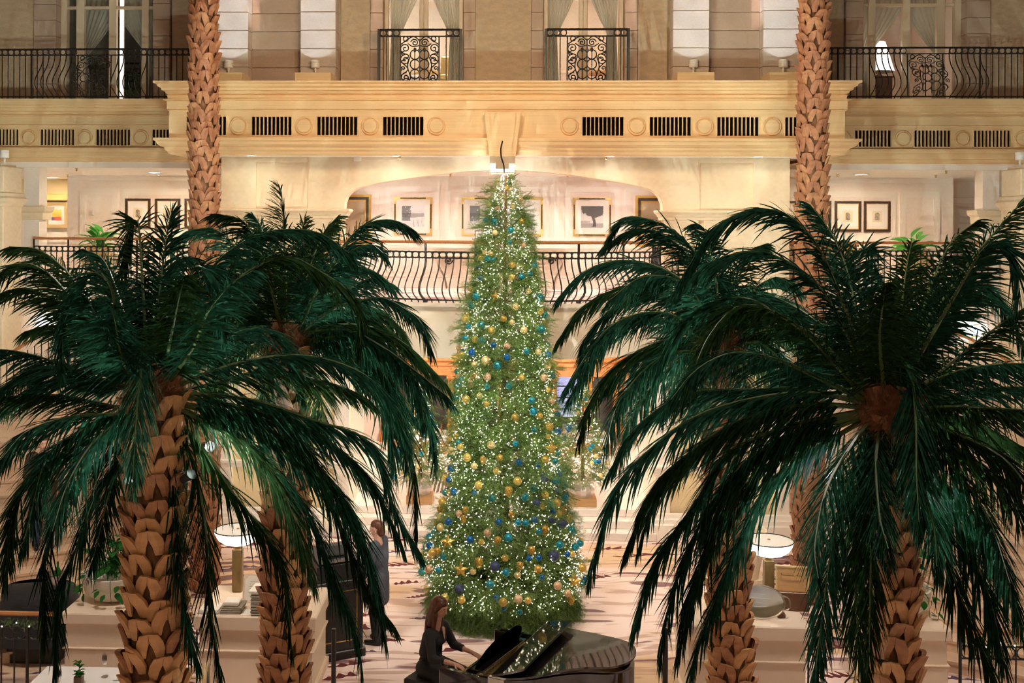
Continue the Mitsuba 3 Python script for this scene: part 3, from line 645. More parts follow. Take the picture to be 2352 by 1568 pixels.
part(BW, 'lip', curved_wall(arc(4.10), 4.59, 4.65, .3), 'white_paint', 30)
part(BW, 'soffit', extrude(Polygon(arc(3.95) + [(2.9, 21.2), (-2.9, 21.2)]), .05, 'xy', 3.70), 'white_paint')
for s in (-1, 1): part(BW, 'cheek', box(*sorted((s * 2.80, s * 2.92)), 19.75, 21.0, 3.70, 4.64), 'bow_white')
railing('mezzanine_railing', 'bowed black iron railing with bellied bars and wooden handrail behind the tree', 'railing', arc(3.97, .79, 25), Z_M, 1.07, 'mezzanine railings', handrail=True, bulge=.26, step=.128, post_every=7, band=.10)
for s, nm in ((-1, 'left'), (1, 'right')):
    railing('mezzanine_railing', f'straight return of the bowed mezzanine railing on its {nm} end, where the stair starts', 'railing', [(s * 2.84, 19.72), (s * 2.84, 20.85)][::s], Z_M, 1.0, 'mezzanine railings', handrail=True, step=.10, post_every=3, band=.10, twisted=True)
    k = thing('stair_handrail', f'curled wooden handrail that dives from the {nm} end of the bowed railing', 'handrail')
    part(k, 'rail', tube(catmull([(s * 2.72, 19.6, 5.69), (s * 2.95, 19.75, 5.66), (s * 3.15, 19.95, 5.50), (s * 3.4, 20.15, 5.28), (s * 3.75, 20.3, 5.0)], 18), .045, 8, flat=.7), 'wood_rail', 40)
    part(k, 'second_rail', tube(catmull([(s * 2.7, 19.75, 5.70), (s * 2.5, 20.0, 5.70), (s * 2.62, 20.2, 5.70), (s * 2.9, 20.2, 5.60), (s * 3.3, 20.35, 5.30)], 18), .04, 8, flat=.7), 'wood_rail', 40)
    for i in range(6): part(k, 'baluster', tube([(s * (3.1 + .12 * i), 19.95 + .06 * i, 4.25 - .12 * i), (s * (3.1 + .12 * i), 19.95 + .06 * i, 5.5 - .11 * i)], .012, 5), 'iron')

# gallery back wall behind the arch with its mouldings and pictures
WG = struct('wall_gallery', 'pale panelled wall of the gallery behind the arch'); YG = 23.12
part(WG, 'wall', box(-5.45, 5.45, YG, YG + .2, Z_M, 7.1), 'plaster')
part(WG, 'skirting', box(-5.4, 5.4, YG - .03, YG, Z_M, Z_M + .22, .006), 'white_paint'); part(WG, 'skirting_top', box(-5.4, 5.4, YG - .045, YG, Z_M + .22, Z_M + .27, .006), 'white_paint')
part(WG, 'chair_rail', molding([(-5.4, YG), (5.4, YG)], [(0, 5.46), (.03, 5.47), (.05, 5.50), (.05, 5.53), (.02, 5.55), (0, 5.55)]), 'white_paint')
for x0, x1 in ((-1.22, 1.20), (-2.49, -1.34), (1.32, 2.48), (-3.8, -2.62), (2.60, 3.8)):
    part(WG, 'panel_moulding', rect_frame(x0, x1, 5.62, 6.80, YG, .11, .03, 4), 'white_paint')
    part(WG, 'panel_moulding', rect_frame(x0 + .02, x1 - .02, 4.98, 5.42, YG, .06, .02, 2), 'white_paint')

def picture(key, x0, x1, z0, z1, y, mat, fw, art, board=(.14, .18), fd=.04, steps=1, label_glass=True, dark_insets=False):
    part(key, 'frame', rect_frame(x0, x1, z0, z1, y, fw, fd, steps), mat)
    if dark_insets:
        m = []
        for q in (z0 + fw * .5, z1 - fw * .5): m.append(box(x0 + .16 * (x1 - x0), x1 - .16 * (x1 - x0), y - fd - .004, y - fd + .002, q - fw * .28, q + fw * .28))
        for q in (x0 + fw * .5, x1 - fw * .5): m.append(box(q - fw * .28, q + fw * .28, y - fd - .004, y - fd + .002, z0 + .18 * (z1 - z0), z1 - .18 * (z1 - z0)))
        part(key, 'dark_inlay', join(m), 'dark_frame')
    part(key, 'mat_board', box(x0 + fw, x1 - fw, y - .014, y - .004, z0 + fw, z1 - fw), 'mat_board')
    bx, bz = board
    ax0, ax1, az0, az1 = x0 + fw + bx, x1 - fw - bx, z0 + fw + bz, z1 - fw - bz
    v = [[ax0, y - .016, az0], [ax1, y - .016, az0], [ax1, y - .016, az1], [ax0, y - .016, az1]]
    put(uniq(key + '__print'), TM(v, [[0, 1, 2], [0, 2, 3]]), art, uv=np.array([[0, 0], [1, 0], [1, 1], [0, 1.0]]))
    part(key, 'glass', TM([[x0 + fw, y - .026, z0 + fw], [x1 - fw, y - .026, z0 + fw], [x1 - fw, y - .026, z1 - fw], [x0 + fw, y - .026, z1 - fw]], [[0, 1, 2], [0, 2, 3]]), 'glass')
def art_lake(seed, wide):
    def f(p, n, uv):
        u, v = uv.x * wide, uv.y
        sky_ = 0.62 + 0.2 * v
        hill = smoothstep(.02, -.02, v - (.62 + .05 * fbm(u * 3 + seed, 0.0, 0.0, 3)))
        g = sky_ * (1 - hill) + hill * (0.30 + .12 * noise(u * 40 + seed, v * 30))
        ice = smoothstep(.02, -.02, v - (.42 + .10 * fbm(u * 2 + seed, 3.0, 0.0, 2)))
        g = g * (1 - ice) + ice * (0.66 + .12 * fbm(u * 5, v * 14 + seed, 0.0, 3))
        tree = dr.select((u < .34 + .12 * fbm(v * 8, u * 8, seed, 3)) & (v > .28), 1.0, 0.0) * smoothstep(.36, .5, fbm(u * 13 + seed, v * 13, 0.0, 3) + .14)
        reed = smoothstep(.55, .7, noise(u * 26, v * 4 + seed)) * smoothstep(.45, .05, v) * smoothstep(.35, .6, uv.x)
        g = g * (1 - .8 * tree) + .06 * tree
        g = g * (1 - .5 * reed)
        return C(g * .98, g * .98, g * 1.0)
    return pr(proc(f), .6)
def art_tree(p, n, uv):
    u, v = uv.x, uv.y
    g = mix((.72, .70, .68), (.55, .53, .52), smoothstep(.2, 1.0, v))
    land = smoothstep(.22, .20, v)
    g = mix(g, (.34, .31, .29), land * (.7 + .3 * noise(u * 60, v * 60)))
    wall_ = dr.select((v > .22) & (v < .33) & (u < .42), 1.0, 0.0); g = mix(g, (.42, .40, .38), wall_ * (.6 + .4 * dr.select(noise(u * 50, 0.0) > .5, 1.0, 0.0)))
    crown = smoothstep(.05, -.03, dr.sqrt(dr.square((u - .56) / .52) + dr.square((v - .86) / .36)) - 1 + .45 * (fbm(u * 9, v * 9, 4.0, 3) - .5))
    trunk = dr.select((dr.abs(u - .57 - .04 * dr.sin(v * 8)) < .06 + .1 * dr.maximum(0.0, .22 - v) + .16 * dr.maximum(0.0, v - .42)) & (v > .05), 1.0, 0.0)
    return mix(g, (.055, .05, .048), dr.maximum(crown, trunk) * .92)
scene['print_lake'] = art_lake(3.0, 1.0); scene['print_lake_wide'] = art_lake(8.0, 2.6); scene['print_tree'] = pr(proc(art_tree), .6)
def art_etching(seed):
    def f(p, n, uv):
        u, v = uv.x - .5, uv.y - .5
        inside = dr.select((dr.abs(u) < .32) & (dr.abs(v) < .34), 1.0, 0.0)
        ar = dr.select((dr.abs(u) < .25) & (v < .12 + dr.sqrt(dr.maximum(0.0, .0625 - u * u))) & (v > -.33), 1.0, 0.0)
        lines = dr.select(noise(u * 46 + seed, v * 40) > .5, 1.0, 0.0)
        return mix((.76, .68, .50), (.14, .12, .10), inside * ar * (.35 + .6 * lines))
    return pr(proc(f), .7)
scene['print_etching'] = art_etching(2.0); scene['print_etching_2'] = art_etching(31.0)
scene['print_sunset'] = pr(proc(lambda p, n, uv: mix(mix((.70, .16, .12), (.16, .10, .36), smoothstep(.5, .0, uv.x)), mix((.90, .55, .10), (.92, .70, .22), smoothstep(.55, .9, uv.y)), smoothstep(.34, .40, uv.y + .10 * fbm(uv.x * 4, uv.y * 6, 0.0, 3)))), .6)
for nm, x0, x1, art, lab, bd in (('a', -2.31, -1.50, 'print_lake', 'square gold framed black and white lake photograph left of the tree', (.12, .14)), ('b', -.87, .85, 'print_lake_wide', 'wide gold framed black and white snow scene behind the top of the tree', (.13, .13)), ('c', 1.49, 2.29, 'print_tree', 'square gold framed black and white photograph of a spreading tree right of the fir', (.12, .13))):
    k = thing('framed_picture', lab, 'picture', 'gold framed photographs in the gallery')
    picture(k, x0, x1, 5.76, 6.57, YG, 'gold_frame', .045, art, bd, dark_insets=True)
for s, nm in ((-1, 'left'), (1, 'right')):
    k = thing('wall_mirror', f'black and gilt framed mirror at the {nm} edge of the arch, cut by it', 'mirror')
    a, b_ = sorted((s * 2.80, s * 3.7))
    part(k, 'frame', rect_frame(a, b_, 5.55, 6.62, YG, .05, .05, 1), 'gilt'); part(k, 'inner_frame', rect_frame(a + .05, b_ - .05, 5.60, 6.57, YG, .06, .04, 1), 'dark_frame')
    part(k, 'bead', rect_frame(a + .11, b_ - .11, 5.66, 6.51, YG, .03, .045, 1), 'gilt'); part(k, 'mirror_glass', box(a + .14, b_ - .14, YG - .012, YG - .006, 5.69, 6.48), 'silver')
k = thing('console_table', 'long dark console table with scrolled legs behind the bowed railing', 'table')
part(k, 'top', box(-1.45, 1.35, 22.62, 23.05, 5.40, 5.44, .01), 'silver'); part(k, 'apron', box(-1.4, 1.3, 22.66, 23.03, 5.33, 5.40, .008), 'bow_white')
for s in (-1, 1):
    for j in (0, 1):
        x = -.05 + s * 1.2; 
        part(k, 'leg', tube(catmull([(x, 22.72 + .25 * j, 5.34), (x + s * .1, 22.72 + .25 * j, 5.15), (x - s * .02, 22.72 + .25 * j, 4.9), (x - s * .08, 22.72 + .25 * j, Z_M)], 10), .02, 6), 'silver', 40)
        part(k, 'scroll', tube(spiral((x - s * .12, 22.72 + .25 * j, 5.24), .085, 1.6, 0, s), .012, 4), 'iron')
k = thing('easel_sign', 'small white board on a stand behind the left edge of the tree', 'sign')
part(k, 'board', box(-.56, -.20, 22.50, 22.53, 5.46, 5.86, .005), 'light_box'); part(k, 'edge', rect_frame(-.57, -.19, 5.45, 5.87, 22.53, .012, .04), 'dark_frame'); part(k, 'stand', box(-.48, -.28, 22.5, 22.6, 5.44, 5.47), 'iron')

# wings of the mezzanine
ZC = 7.19; YB = 27.2
for s, nm in ((-1, 'left'), (1, 'right')):
    def sx(a, b): return sorted((s * a, s * b))
    CW = struct(f'ceiling_{nm}_gallery', f'white ceiling of the {nm} mezzanine wing')
    part(CW, 'ceiling', box(*sx(5.4, 13.5), 24.35, 30.2, ZC, ZC + .2), 'white_paint'); part(CW, 'downstand', box(*sx(5.4, 13.5), 23.2, 24.36, ZC - .005, 7.6), 'white_paint')
    W = struct(f'wall_{nm}_gallery', f'cream panelled back wall of the {nm} mezzanine wing')
    part(W, 'wall', box(*sx(5.3, 11.0), YB, YB + .2, Z_M, ZC), 'plaster')
    part(W, 'frieze', molding([(sx(5.4, 11.0)[0], YB), (sx(5.4, 11.0)[1], YB)], [(0, 7.06), (.02, 7.07), (.06, 7.13), (.10, 7.16), (.10, 7.19), (0, 7.19)]), 'white_paint')
    part(W, 'skirting', box(*sx(5.4, 11.0), YB - .03, YB, Z_M, Z_M + .25, .006), 'white_paint')
    part(W, 'chair_rail', box(*sx(5.4, 11.0), YB - .04, YB, 5.45, 5.53, .01), 'white_paint')
    for x0, x1 in ((9.75, 10.72), (5.6, 9.66)):
        a, b_ = sx(x0, x1)
        part(W, 'panel_moulding', rect_frame(a, b_, 5.62, 6.86, YB, .15, .035, 4), 'white_paint'); part(W, 'panel_moulding', rect_frame(a + .03, b_ - .03, 4.98, 5.38, YB, .07, .02, 2), 'white_paint')
    # the deeper wall beyond the opening
    part(W, 'alcove_wall', box(*sx(11.0, 14.2), 29.6, 29.8, Z_M, 6.62), 'white_paint'); part(W, 'alcove_band', box(*sx(11.0, 14.2), 29.5, 29.8, 6.62, ZC), 'plaster_yellow' if s < 0 else 'plaster')
    part(W, 'alcove_cornice', box(*sx(11.0, 14.2), 29.38, 29.6, 6.60, 6.78, .02), 'plaster_gold' if s < 0 else 'plaster')
    part(W, 'alcove_side', box(*sx(10.95, 11.05), YB, 29.7, Z_M, ZC), 'plaster')
    part(W, 'alcove_moulding', rect_frame(*sx(11.35, 12.9), 5.45, 6.5, 29.6, .12, .05, 3), 'white_paint')
    # pilaster and outer pier of the atrium corner, with an uplight on it
    P = struct(f'trim_{5 if s < 0 else 6}', f'pilaster and stone pier at the {nm} edge of the mezzanine')
    part(P, 'pilaster', box(*sx(10.08, 10.42), 23.3, 23.7, 0, ZC), 'plaster'); part(P, 'pilaster_cap', molding([(sx(10.02, 10.48)[0], 23.72), (sx(10.02, 10.48)[0], 23.3), (sx(10.02, 10.48)[1], 23.3), (sx(10.02, 10.48)[1], 23.72)], [(0, 6.05), (.02, 6.06), (.03, 6.2), (.08, 6.24), (.10, 6.30), (.10, 6.34), (0, 6.35)]), 'limestone')
    a, b_ = sx(9.56, 10.6)
    part(P, 'pier', box(a, b_, 20.5, 21.3, 0, 7.08, .02), 'limestone'); part(P, 'pier_top', box(a + .08, b_ - .08, 20.58, 21.22, 7.08, 7.13, .01), 'limestone')
    part(P, 'pier_ledge', molding([(a, 21.3), (a, 20.5), (b_, 20.5), (b_, 21.3)] if True else None, [(0, 6.30), (.03, 6.31), (.04, 6.36), (.10, 6.40), (.11, 6.46), (.06, 6.50), (.05, 6.56), (0, 6.58)]), 'limestone')
    uplight(s * 9.66, 20.75, 7.13, f'small white uplight on the stone pier at the {nm} edge of the picture', spot=False)
    x0, x1 = sx(5.5, 10.15)
    railing('mezzanine_railing', f'straight black iron railing with rings, twisted posts and wooden handrail on the {nm} mezzanine wing', 'railing', [(x0, 23.2), (x1, 23.2)], Z_M - .01, 1.04, 'mezzanine railings', handrail=True, step=.125, post_every=6, band=.105, twisted=True)
    put(struct(f'wall_lower_{nm}', f'pale wall below the {nm} mezzanine railing, behind the stair'), join([box(*sx(5.4, 13.5), 23.12, 23.3, 0, Z_M - .01), box(*sx(5.4, 13.5), 23.05, 23.2, Z_M - .09, Z_M - .005)]), 'plaster')
for s, xs, lab in ((-1, (-9.55, -8.79, -8.03, -7.2), 'left'), (1, (6.6, 7.43, 8.16, 8.87), 'right')):
    for i, x in enumerate(xs):
        if s > 0: x0, x1 = x + .01, x + .65
        else: x0, x1 = x + .0, x + .64
        tell = {-1: ('leftmost of the row on the left gallery wall', 'second from the left on the left gallery wall', 'half hidden behind the left tall palm trunk', 'hidden right of the left tall palm trunk'), 1: ('left of the right tall palm trunk', 'half hidden behind the right tall palm trunk', 'just right of the right tall palm trunk', 'rightmost of the row on the right gallery wall')}[s][i]
        k = thing('framed_print', f'black framed small engraving, {tell}', 'picture', f'black framed engravings on the {lab} gallery wall')
        picture(k, x0, x1, 5.86, 6.61, YB, 'dark_frame', .055, 'print_etching' if i % 2 else 'print_etching_2', (.15, .18), .045, 2)
        part(k, 'gilt_slip', rect_frame(x0 + .055, x1 - .055, 5.915, 6.555, YB, .014, .03), 'gilt')
k = thing('framed_painting', 'sunset painting with blue and orange in a wide wooden frame in the bright left alcove', 'picture')
picture(k, -12.62, -11.98, 5.85, 6.55, 29.55, 'chair_wood', .09, 'print_sunset', (.09, .11), .06, 2)
k = thing('light_switch', 'small square white switch plate on the left gallery wall', 'switch'); part(k, 'plate', box(-10.46, -10.36, YB - .02, YB, 6.18, 6.30, .006), 'white_paint'); part(k, 'rocker', box(-10.43, -10.39, YB - .03, YB - .015, 6.21, 6.27, .004), 'lamp_white')
k = thing('smoke_detector', 'small white box under the soffit left of the arch', 'detector'); part(k, 'body', box(-2.86, -2.72, 20.78, 20.9, 7.20, 7.285, .01), 'white_paint'); part(k, 'lens', box(-2.83, -2.75, 20.77, 20.79, 7.215, 7.235), 'lamp_white')
SPR = shape(join([lathe([(0, 0), (.03, 0), (.03, -.012), (.012, -.018), (.01, -.05), (.0, -.05)], 8), box(-.02, .02, -.004, .004, -.062, -.05), tube([(-.016, 0, -.05), (-.016, 0, -.02)], .003, 4), tube([(.016, 0, -.05), (.016, 0, -.02)], .003, 4)]), 'brass')
for x, y, z, tell in ((-10.8, 26.6, ZC, 'in the left alcove opening'), (-9.3, 23.4, 7.18, 'at the edge of the left gallery ceiling'), (-8.2, 25.6, ZC, 'in the middle of the left gallery ceiling'), (-1.95, 20.6, 7.285, 'under the soffit left of the lantern'), (1.95, 20.6, 7.285, 'under the soffit right of the lantern'), (-1.05, 21.9, 7.02, 'behind the arch, left of the lantern'), (1.3, 21.9, 7.02, 'behind the arch, right of the lantern'), (7.7, 25.4, ZC, 'left on the right gallery ceiling'), (9.4, 23.5, 7.18, 'at the edge of the right gallery ceiling'), (10.0, 25.6, ZC, 'right on the right gallery ceiling')):
    kk = thing('sprinkler', f'small brass ceiling sprinkler {tell}', 'sprinkler', 'ceiling sprinklers'); put(kk, SPR, M=loc((x, y, z)))

# ceiling downlights: real discs of light
DISC = shape(TM(*(lambda m: (m.vertices, m.faces))(lathe([(.0, -.006), (.085, -.006)], 20))), 'light_box')
DRIM = shape(lathe([(.085, 0), (.085, -.01), (.115, -.008), (.12, 0)], 20), 'white_paint')
def downlight(x, y, z, power, col, label, group, s=1.0, weight=3.0):
    k = thing('downlight', label, 'ceiling light', group); M = loc((x, y, z), 0, s)
    d = part(k, 'disc', DISC, M=M); scene[d] = dict(scene[d]); lamp(scene[d], col, power, weight); part(k, 'rim', DRIM, M=M)
for x, tell in ((-2.3, 'on the left'), (2.3, 'on the right')):
    downlight(x, 21.75, 7.02, P_DOWN * .24, (1.0, .86, .82), f'round recessed downlight behind the arch, {tell}', 'gallery downlights', 1.5, 3.0)
for s, nm in ((-1, 'left'), (1, 'right')):
    for x, y, tell in ((8.2, 25.3, 'in the middle'), (11.9, 28.3, 'in the alcove'))[:2 if s < 0 else 1]:
        downlight(s * x, y, ZC, P_DOWN * (1.35 if x < 11 else .7), (1.0, .78, .58), f'round recessed downlight in the {nm} gallery ceiling, {tell}', 'gallery downlights', 1.5, 3.0)
for x, tell in ((-4.75, 'at the outer left end'), (-2.0, 'added left of the lantern'), (2.0, 'added right of the lantern'), (4.75, 'at the outer right end')):  # the inner two are added to brighten the arch wall
    downlight(x, 20.42, 7.283, P_DOWN * .28, (1.0, .84, .66), f'small recessed downlight in the soffit under the cornice, {tell}', 'soffit downlights', .9, 1.6)

# ================================================================ ground floor
FL = struct('floor', 'cream carpet with dark red feathery streaks'); put(FL, TM([[-16, -4, 0], [16, -4, 0], [16, 30, 0], [-16, 30, 0]], [[0, 1, 2], [0, 2, 3]]), 'carpet')
ST = struct('floor_steps', 'pale marble steps up to the lobby behind the tree')
for i in range(3): part(ST, 'step', box(-2.95, 2.95, 20.75 + .30 * i, 22.2, .15 * i, .15 * (i + 1), .012), 'marble')
LF = struct('floor_lobby', 'pale marble lobby floor'); put(LF, box(-5.4, 5.4, 22.1, 29, .40, .45), 'marble')
put(struct('ceiling_lobby'), box(-5.4, 5.4, 21.0, 29, 3.75, 3.9), 'white_paint')
WP = struct('wall_pier', 'cream ground floor piers with recessed yellow panels on both sides of the lobby opening')
for s in (-1, 1):
    def sx(a, b): return sorted((s * a, s * b))
    part(WP, 'pier', box(*sx(2.95, 5.45), 20.98, 21.4, 0, Z_M - .02), 'panel_yellow'); part(WP, 'return', box(*sx(2.95, 3.15), 20.95, 23.2, 0, Z_M - .1), 'plaster')
    for q0, q1 in ((2.93, 3.22), (5.22, 5.47)): part(WP, 'pilaster', box(*sx(q0, q1), 20.88, 21.05, 0, Z_M - .02, .01), 'plaster')
    a, b_ = sx(2.93, 5.47)
    BASE = [(0, 0), (.10, 0), (.10, .30), (.07, .33), (.07, .40), (.05, .43), (.04, .50), (0, .52)]
    part(WP, 'base', molding([(a, 21.3), (a, 20.88), (b_, 20.88), (b_, 21.3)], BASE), 'white_paint')
    part(WP, 'dado', molding([(a, 21.3), (a, 20.88), (b_, 20.88), (b_, 21.3)], [(0, 1.28), (.02, 1.29), (.04, 1.34), (.09, 1.38), (.09, 1.42), (0, 1.43)]), 'white_paint')
    part(WP, 'cornice', molding([(a, 21.3), (a, 20.88), (b_, 20.88), (b_, 21.3)], [(0, 3.45), (.03, 3.47), (.08, 3.6), (.12, 3.64), (.12, 3.7), (0, 3.72)]), 'white_paint')
    part(WP, 'panel_moulding', rect_frame(*sx(3.3, 5.15), 1.52, 3.38, 20.98, .08, .03, 2), 'white_paint')
# the wooden screen at the back of the lobby
WS = struct('door_3', 'warm brown wooden screen with pilasters and glass doors behind the tree'); YS = 27.8
part(WS, 'lintel', box(-3.2, 3.2, YS - .1, YS + .2, 2.14, 3.75, .01), 'wood_door')
part(WS, 'cornice', molding([(-3.2, YS - .1), (3.2, YS - .1)], [(0, 2.38), (.05, 2.40), (.05, 2.48), (.14, 2.54), (.14, 2.60), (0, 2.62)]), 'wood_door')
DEN = shape(box(-.022, .022, -.03, 0, 0, .05), 'wood_door')
for i in range(60): part(WS, 'dentil', DEN, M=loc((-2.95 + .1 * i, YS - .1, 2.26)))
for x in (-2.95, -2.15, -1.25, 1.25, 2.15, 2.95):
    part(WS, 'pilaster', box(x - .13, x + .13, YS - .16, YS + .1, .45, 2.16, .015), 'wood_door'); part(WS, 'capital', box(x - .17, x + .17, YS - .2, YS + .1, 2.05, 2.15, .015), 'wood_door'); part(WS, 'plinth', box(x - .17, x + .17, YS - .2, YS + .1, .45, .75, .015), 'wood_door')
for x0, x1 in ((-2.82, -2.28), (-2.02, -1.38), (1.38, 2.02), (2.28, 2.82)):
    part(WS, 'pane', TM([[x0, YS, .6], [x1, YS, .6], [x1, YS, 2.15], [x0, YS, 2.15]], [[0, 1, 2], [0, 2, 3]]), 'glass'); part(WS, 'rail', box(x0, x1, YS - .05, YS + .05, .45, .62), 'wood_door')
for x0, x1 in ((-1.12, -.02), (.02, 1.12)):
    part(WS, 'leaf', join([rect_frame(x0, x1, .47, 2.14, YS + .03, .11, .06)]), 'wood_door'); part(WS, 'pane', TM([[x0 + .1, YS, .57], [x1 - .1, YS, .57], [x1 - .1, YS, 2.04], [x0 + .1, YS, 2.04]], [[0, 1, 2], [0, 2, 3]]), 'glass')
for s in (-1, 1):
    part(WS, 'side_panel', box(*sorted((s * 3.05, s * 5.4)), YS - .05, YS + .2, .45, 3.75), 'plaster')
W2 = struct('wall_street', 'dim street front beyond the glass doors'); part(W2, 'back', box(-5, 5, 31, 31.1, 0, 4), 'duct_grey')
k = thing('street_screen', 'bluish lit window seen through the glass right of the tree', 'screen')
d = part(k, 'pane', box(1.45, 1.98, 29.0, 29.02, .9, 2.2), 'light_box'); lamp(scene[d], (.30, .42, 1.0), .55); part(k, 'frame', rect_frame(1.4, 2.03, .85, 2.25, 29.05, .05, .06), 'iron'); part(k, 'stand', box(1.42, 2.01, 29.0, 29.05, 0, .86), 'iron')
for i in range(3): part(k, 'blind_bar', box(1.45, 1.98, 28.97, 28.99, 1.1 + .3 * i, 1.13 + .3 * i), 'iron')
k = thing('doormat', 'dark grid mat on the lobby floor left of the tree', 'mat')
part(k, 'base', box(-1.52, -.3, 22.4, 24.3, .45, .458), 'marble')
for i in range(14):
    part(k, 'strip', box(-1.5 + .08 * i, -1.46 + .08 * i, 22.45, 24.25, .458, .468), 'iron')
for s, nm in ((-1, 'left'), (1, 'right')):
    k = thing('lobby_plinth', f'low wooden plinth with pale slabs {nm} of the lobby doors', 'plinth')
    part(k, 'base', box(*sorted((s * 1.35, s * 2.6)), 26.3, 27.5, .45, .75, .01), 'box_wood'); part(k, 'slab', box(*sorted((s * 1.3, s * 2.65)), 26.25, 27.5, .75, .80, .008), 'marble'); part(k, 'upper_slab', box(*sorted((s * 1.5, s * 2.5)), 26.6, 27.4, .80, 1.0, .01), 'silver')
for x, tell in ((-2.0, 'on the left'), (2.0, 'on the right')):
    downlight(x, 25.9, 3.75, P_DOWN * 1.5, WHITE, f'round recessed downlight in the lobby ceiling {tell}', 'lobby downlights', 1.5)

for x, tell in ((-1.7, 'left'), (1.7, 'right')):
    downlight(x, 20.5, 3.70, P_DOWN * .55, WHITE, f'added downlight that brightens the steps under the bowed gallery, {tell}', 'lobby downlights', 1.5, 2.5)  # added under the bow so that the steps get more light

# grand stairs at both sides
def stair(s, nm):
    k = struct('floor_stair_' + nm, f'stone stair that climbs outward on the {nm} side')
    e = np.array([.86, .51]); up = np.array([-.51, .86])
    P0 = np.array([-9.4, 12.9])
    for i in range(14):
        a = P0 + up * .33 * i; q = [a, a + e * 4.6, a + e * 4.6 + up * (.36 if i < 13 else 2.0), a + up * (.36 if i < 13 else 2.0)]
        pg = Polygon([(-s * x, y) for x, y in q]); zt = .16 * (i + 1)
        part(k, 'tread', extrude(pg, .035, 'xy', zt - .035), 'stair_stone')
        q2 = [a + up * .02, a + e * 4.6 + up * .02, a + e * 4.6 + up * .4, a + up * .4]
        part(k, 'riser', extrude(Polygon([(-s * x, y) for x, y in q2]), .13, 'xy', zt - .165), 'stair_stone')
    # upper flight with its string, railing and warm wall
    part(k, 'landing', box(*sorted((s * 6.4, s * 11)), 18.6, 21.6, 2.1, 2.26), 'stair_stone')
    part(k, 'upper_string', extrude(Polygon([(s * 6.2, 3.25), (s * 7.9, 3.15), (s * 9.4, 2.35), (s * 9.4, 1.9), (s * 7.9, 2.7), (s * 6.2, 2.8)]), .25, 'xz', 19.6), 'stair_stone')
    part(k, 'under_arch', extrude(Polygon([(s * 6.2, 2.8), (s * 7.9, 2.7), (s * 7.9, 0), (s * 6.2, 0)]), .1, 'xz', 19.75), 'stair_stone')
    p0, p1 = (s * 6.25, s * 7.85)
    railing('stair_railing', f'iron stair railing with a wooden handrail on the landing of the {nm} stair', 'railing', [(min(p0, p1), 19.72), (max(p0, p1), 19.72)], 3.2, .95, 'stair railings', handrail=True, step=.12, post_every=6, band=.10)
    r = thing('stair_railing', f'sloping iron stair railing that drops outward on the {nm} stair', 'railing', 'stair railings')
    part(r, 'handrail', tube(catmull([(s * 7.85, 19.72, 4.13), (s * 8.2, 19.72, 4.06), (s * 8.7, 19.72, 3.8), (s * 9.5, 19.72, 3.3)], 14), .045, 8, flat=.65), 'wood_rail', 40)
    for i in range(12): part(r, 'baluster', tube([(s * (7.95 + .13 * i), 19.72, 3.1 - .068 * i), (s * (7.95 + .13 * i), 19.72, 4.08 - .06 * i - .012 * i * (i > 3))], .011, 5), 'iron')
    part(r, 'scroll_panel', scrolls(min(s * 6.8, s * 7.4), max(s * 6.8, s * 7.4), 3.25, 3.9, 19.70), 'iron', 50)
stair(-1, 'left'); stair(1, 'right')
for s, nm in ((-1, 'left'), (1, 'right')):
    put(struct(f'wall_outer_{nm}', f'warm pale side wall behind the {nm} stair'), box(*sorted((s * 11.2, s * 11.4)), 12, 23.2, 0, 4.6), 'plaster')
    for q, tell in ((7.6, 'inner'), (9.8, 'outer')):
        k = thing('wall_sconce', f'small lit sconce on the {tell} part of the wall behind the {nm} stair', 'wall lamp', 'wall sconces behind the stairs')
        d = part(k, 'shade', lathe([(.05, 0), (.10, .22)], 12, (s * q, 22.95, 3.75)), 'amber_glass', True); lamp(scene[d], (1.0, .74, .52), 60.0, .8); part(k, 'bracket', box(s * q - .02, s * q + .02, 22.9, 23.12, 3.72, 3.77), 'brass')
# a hidden wall lamp over each stair foot would not be seen; the stairs take their light from the hall

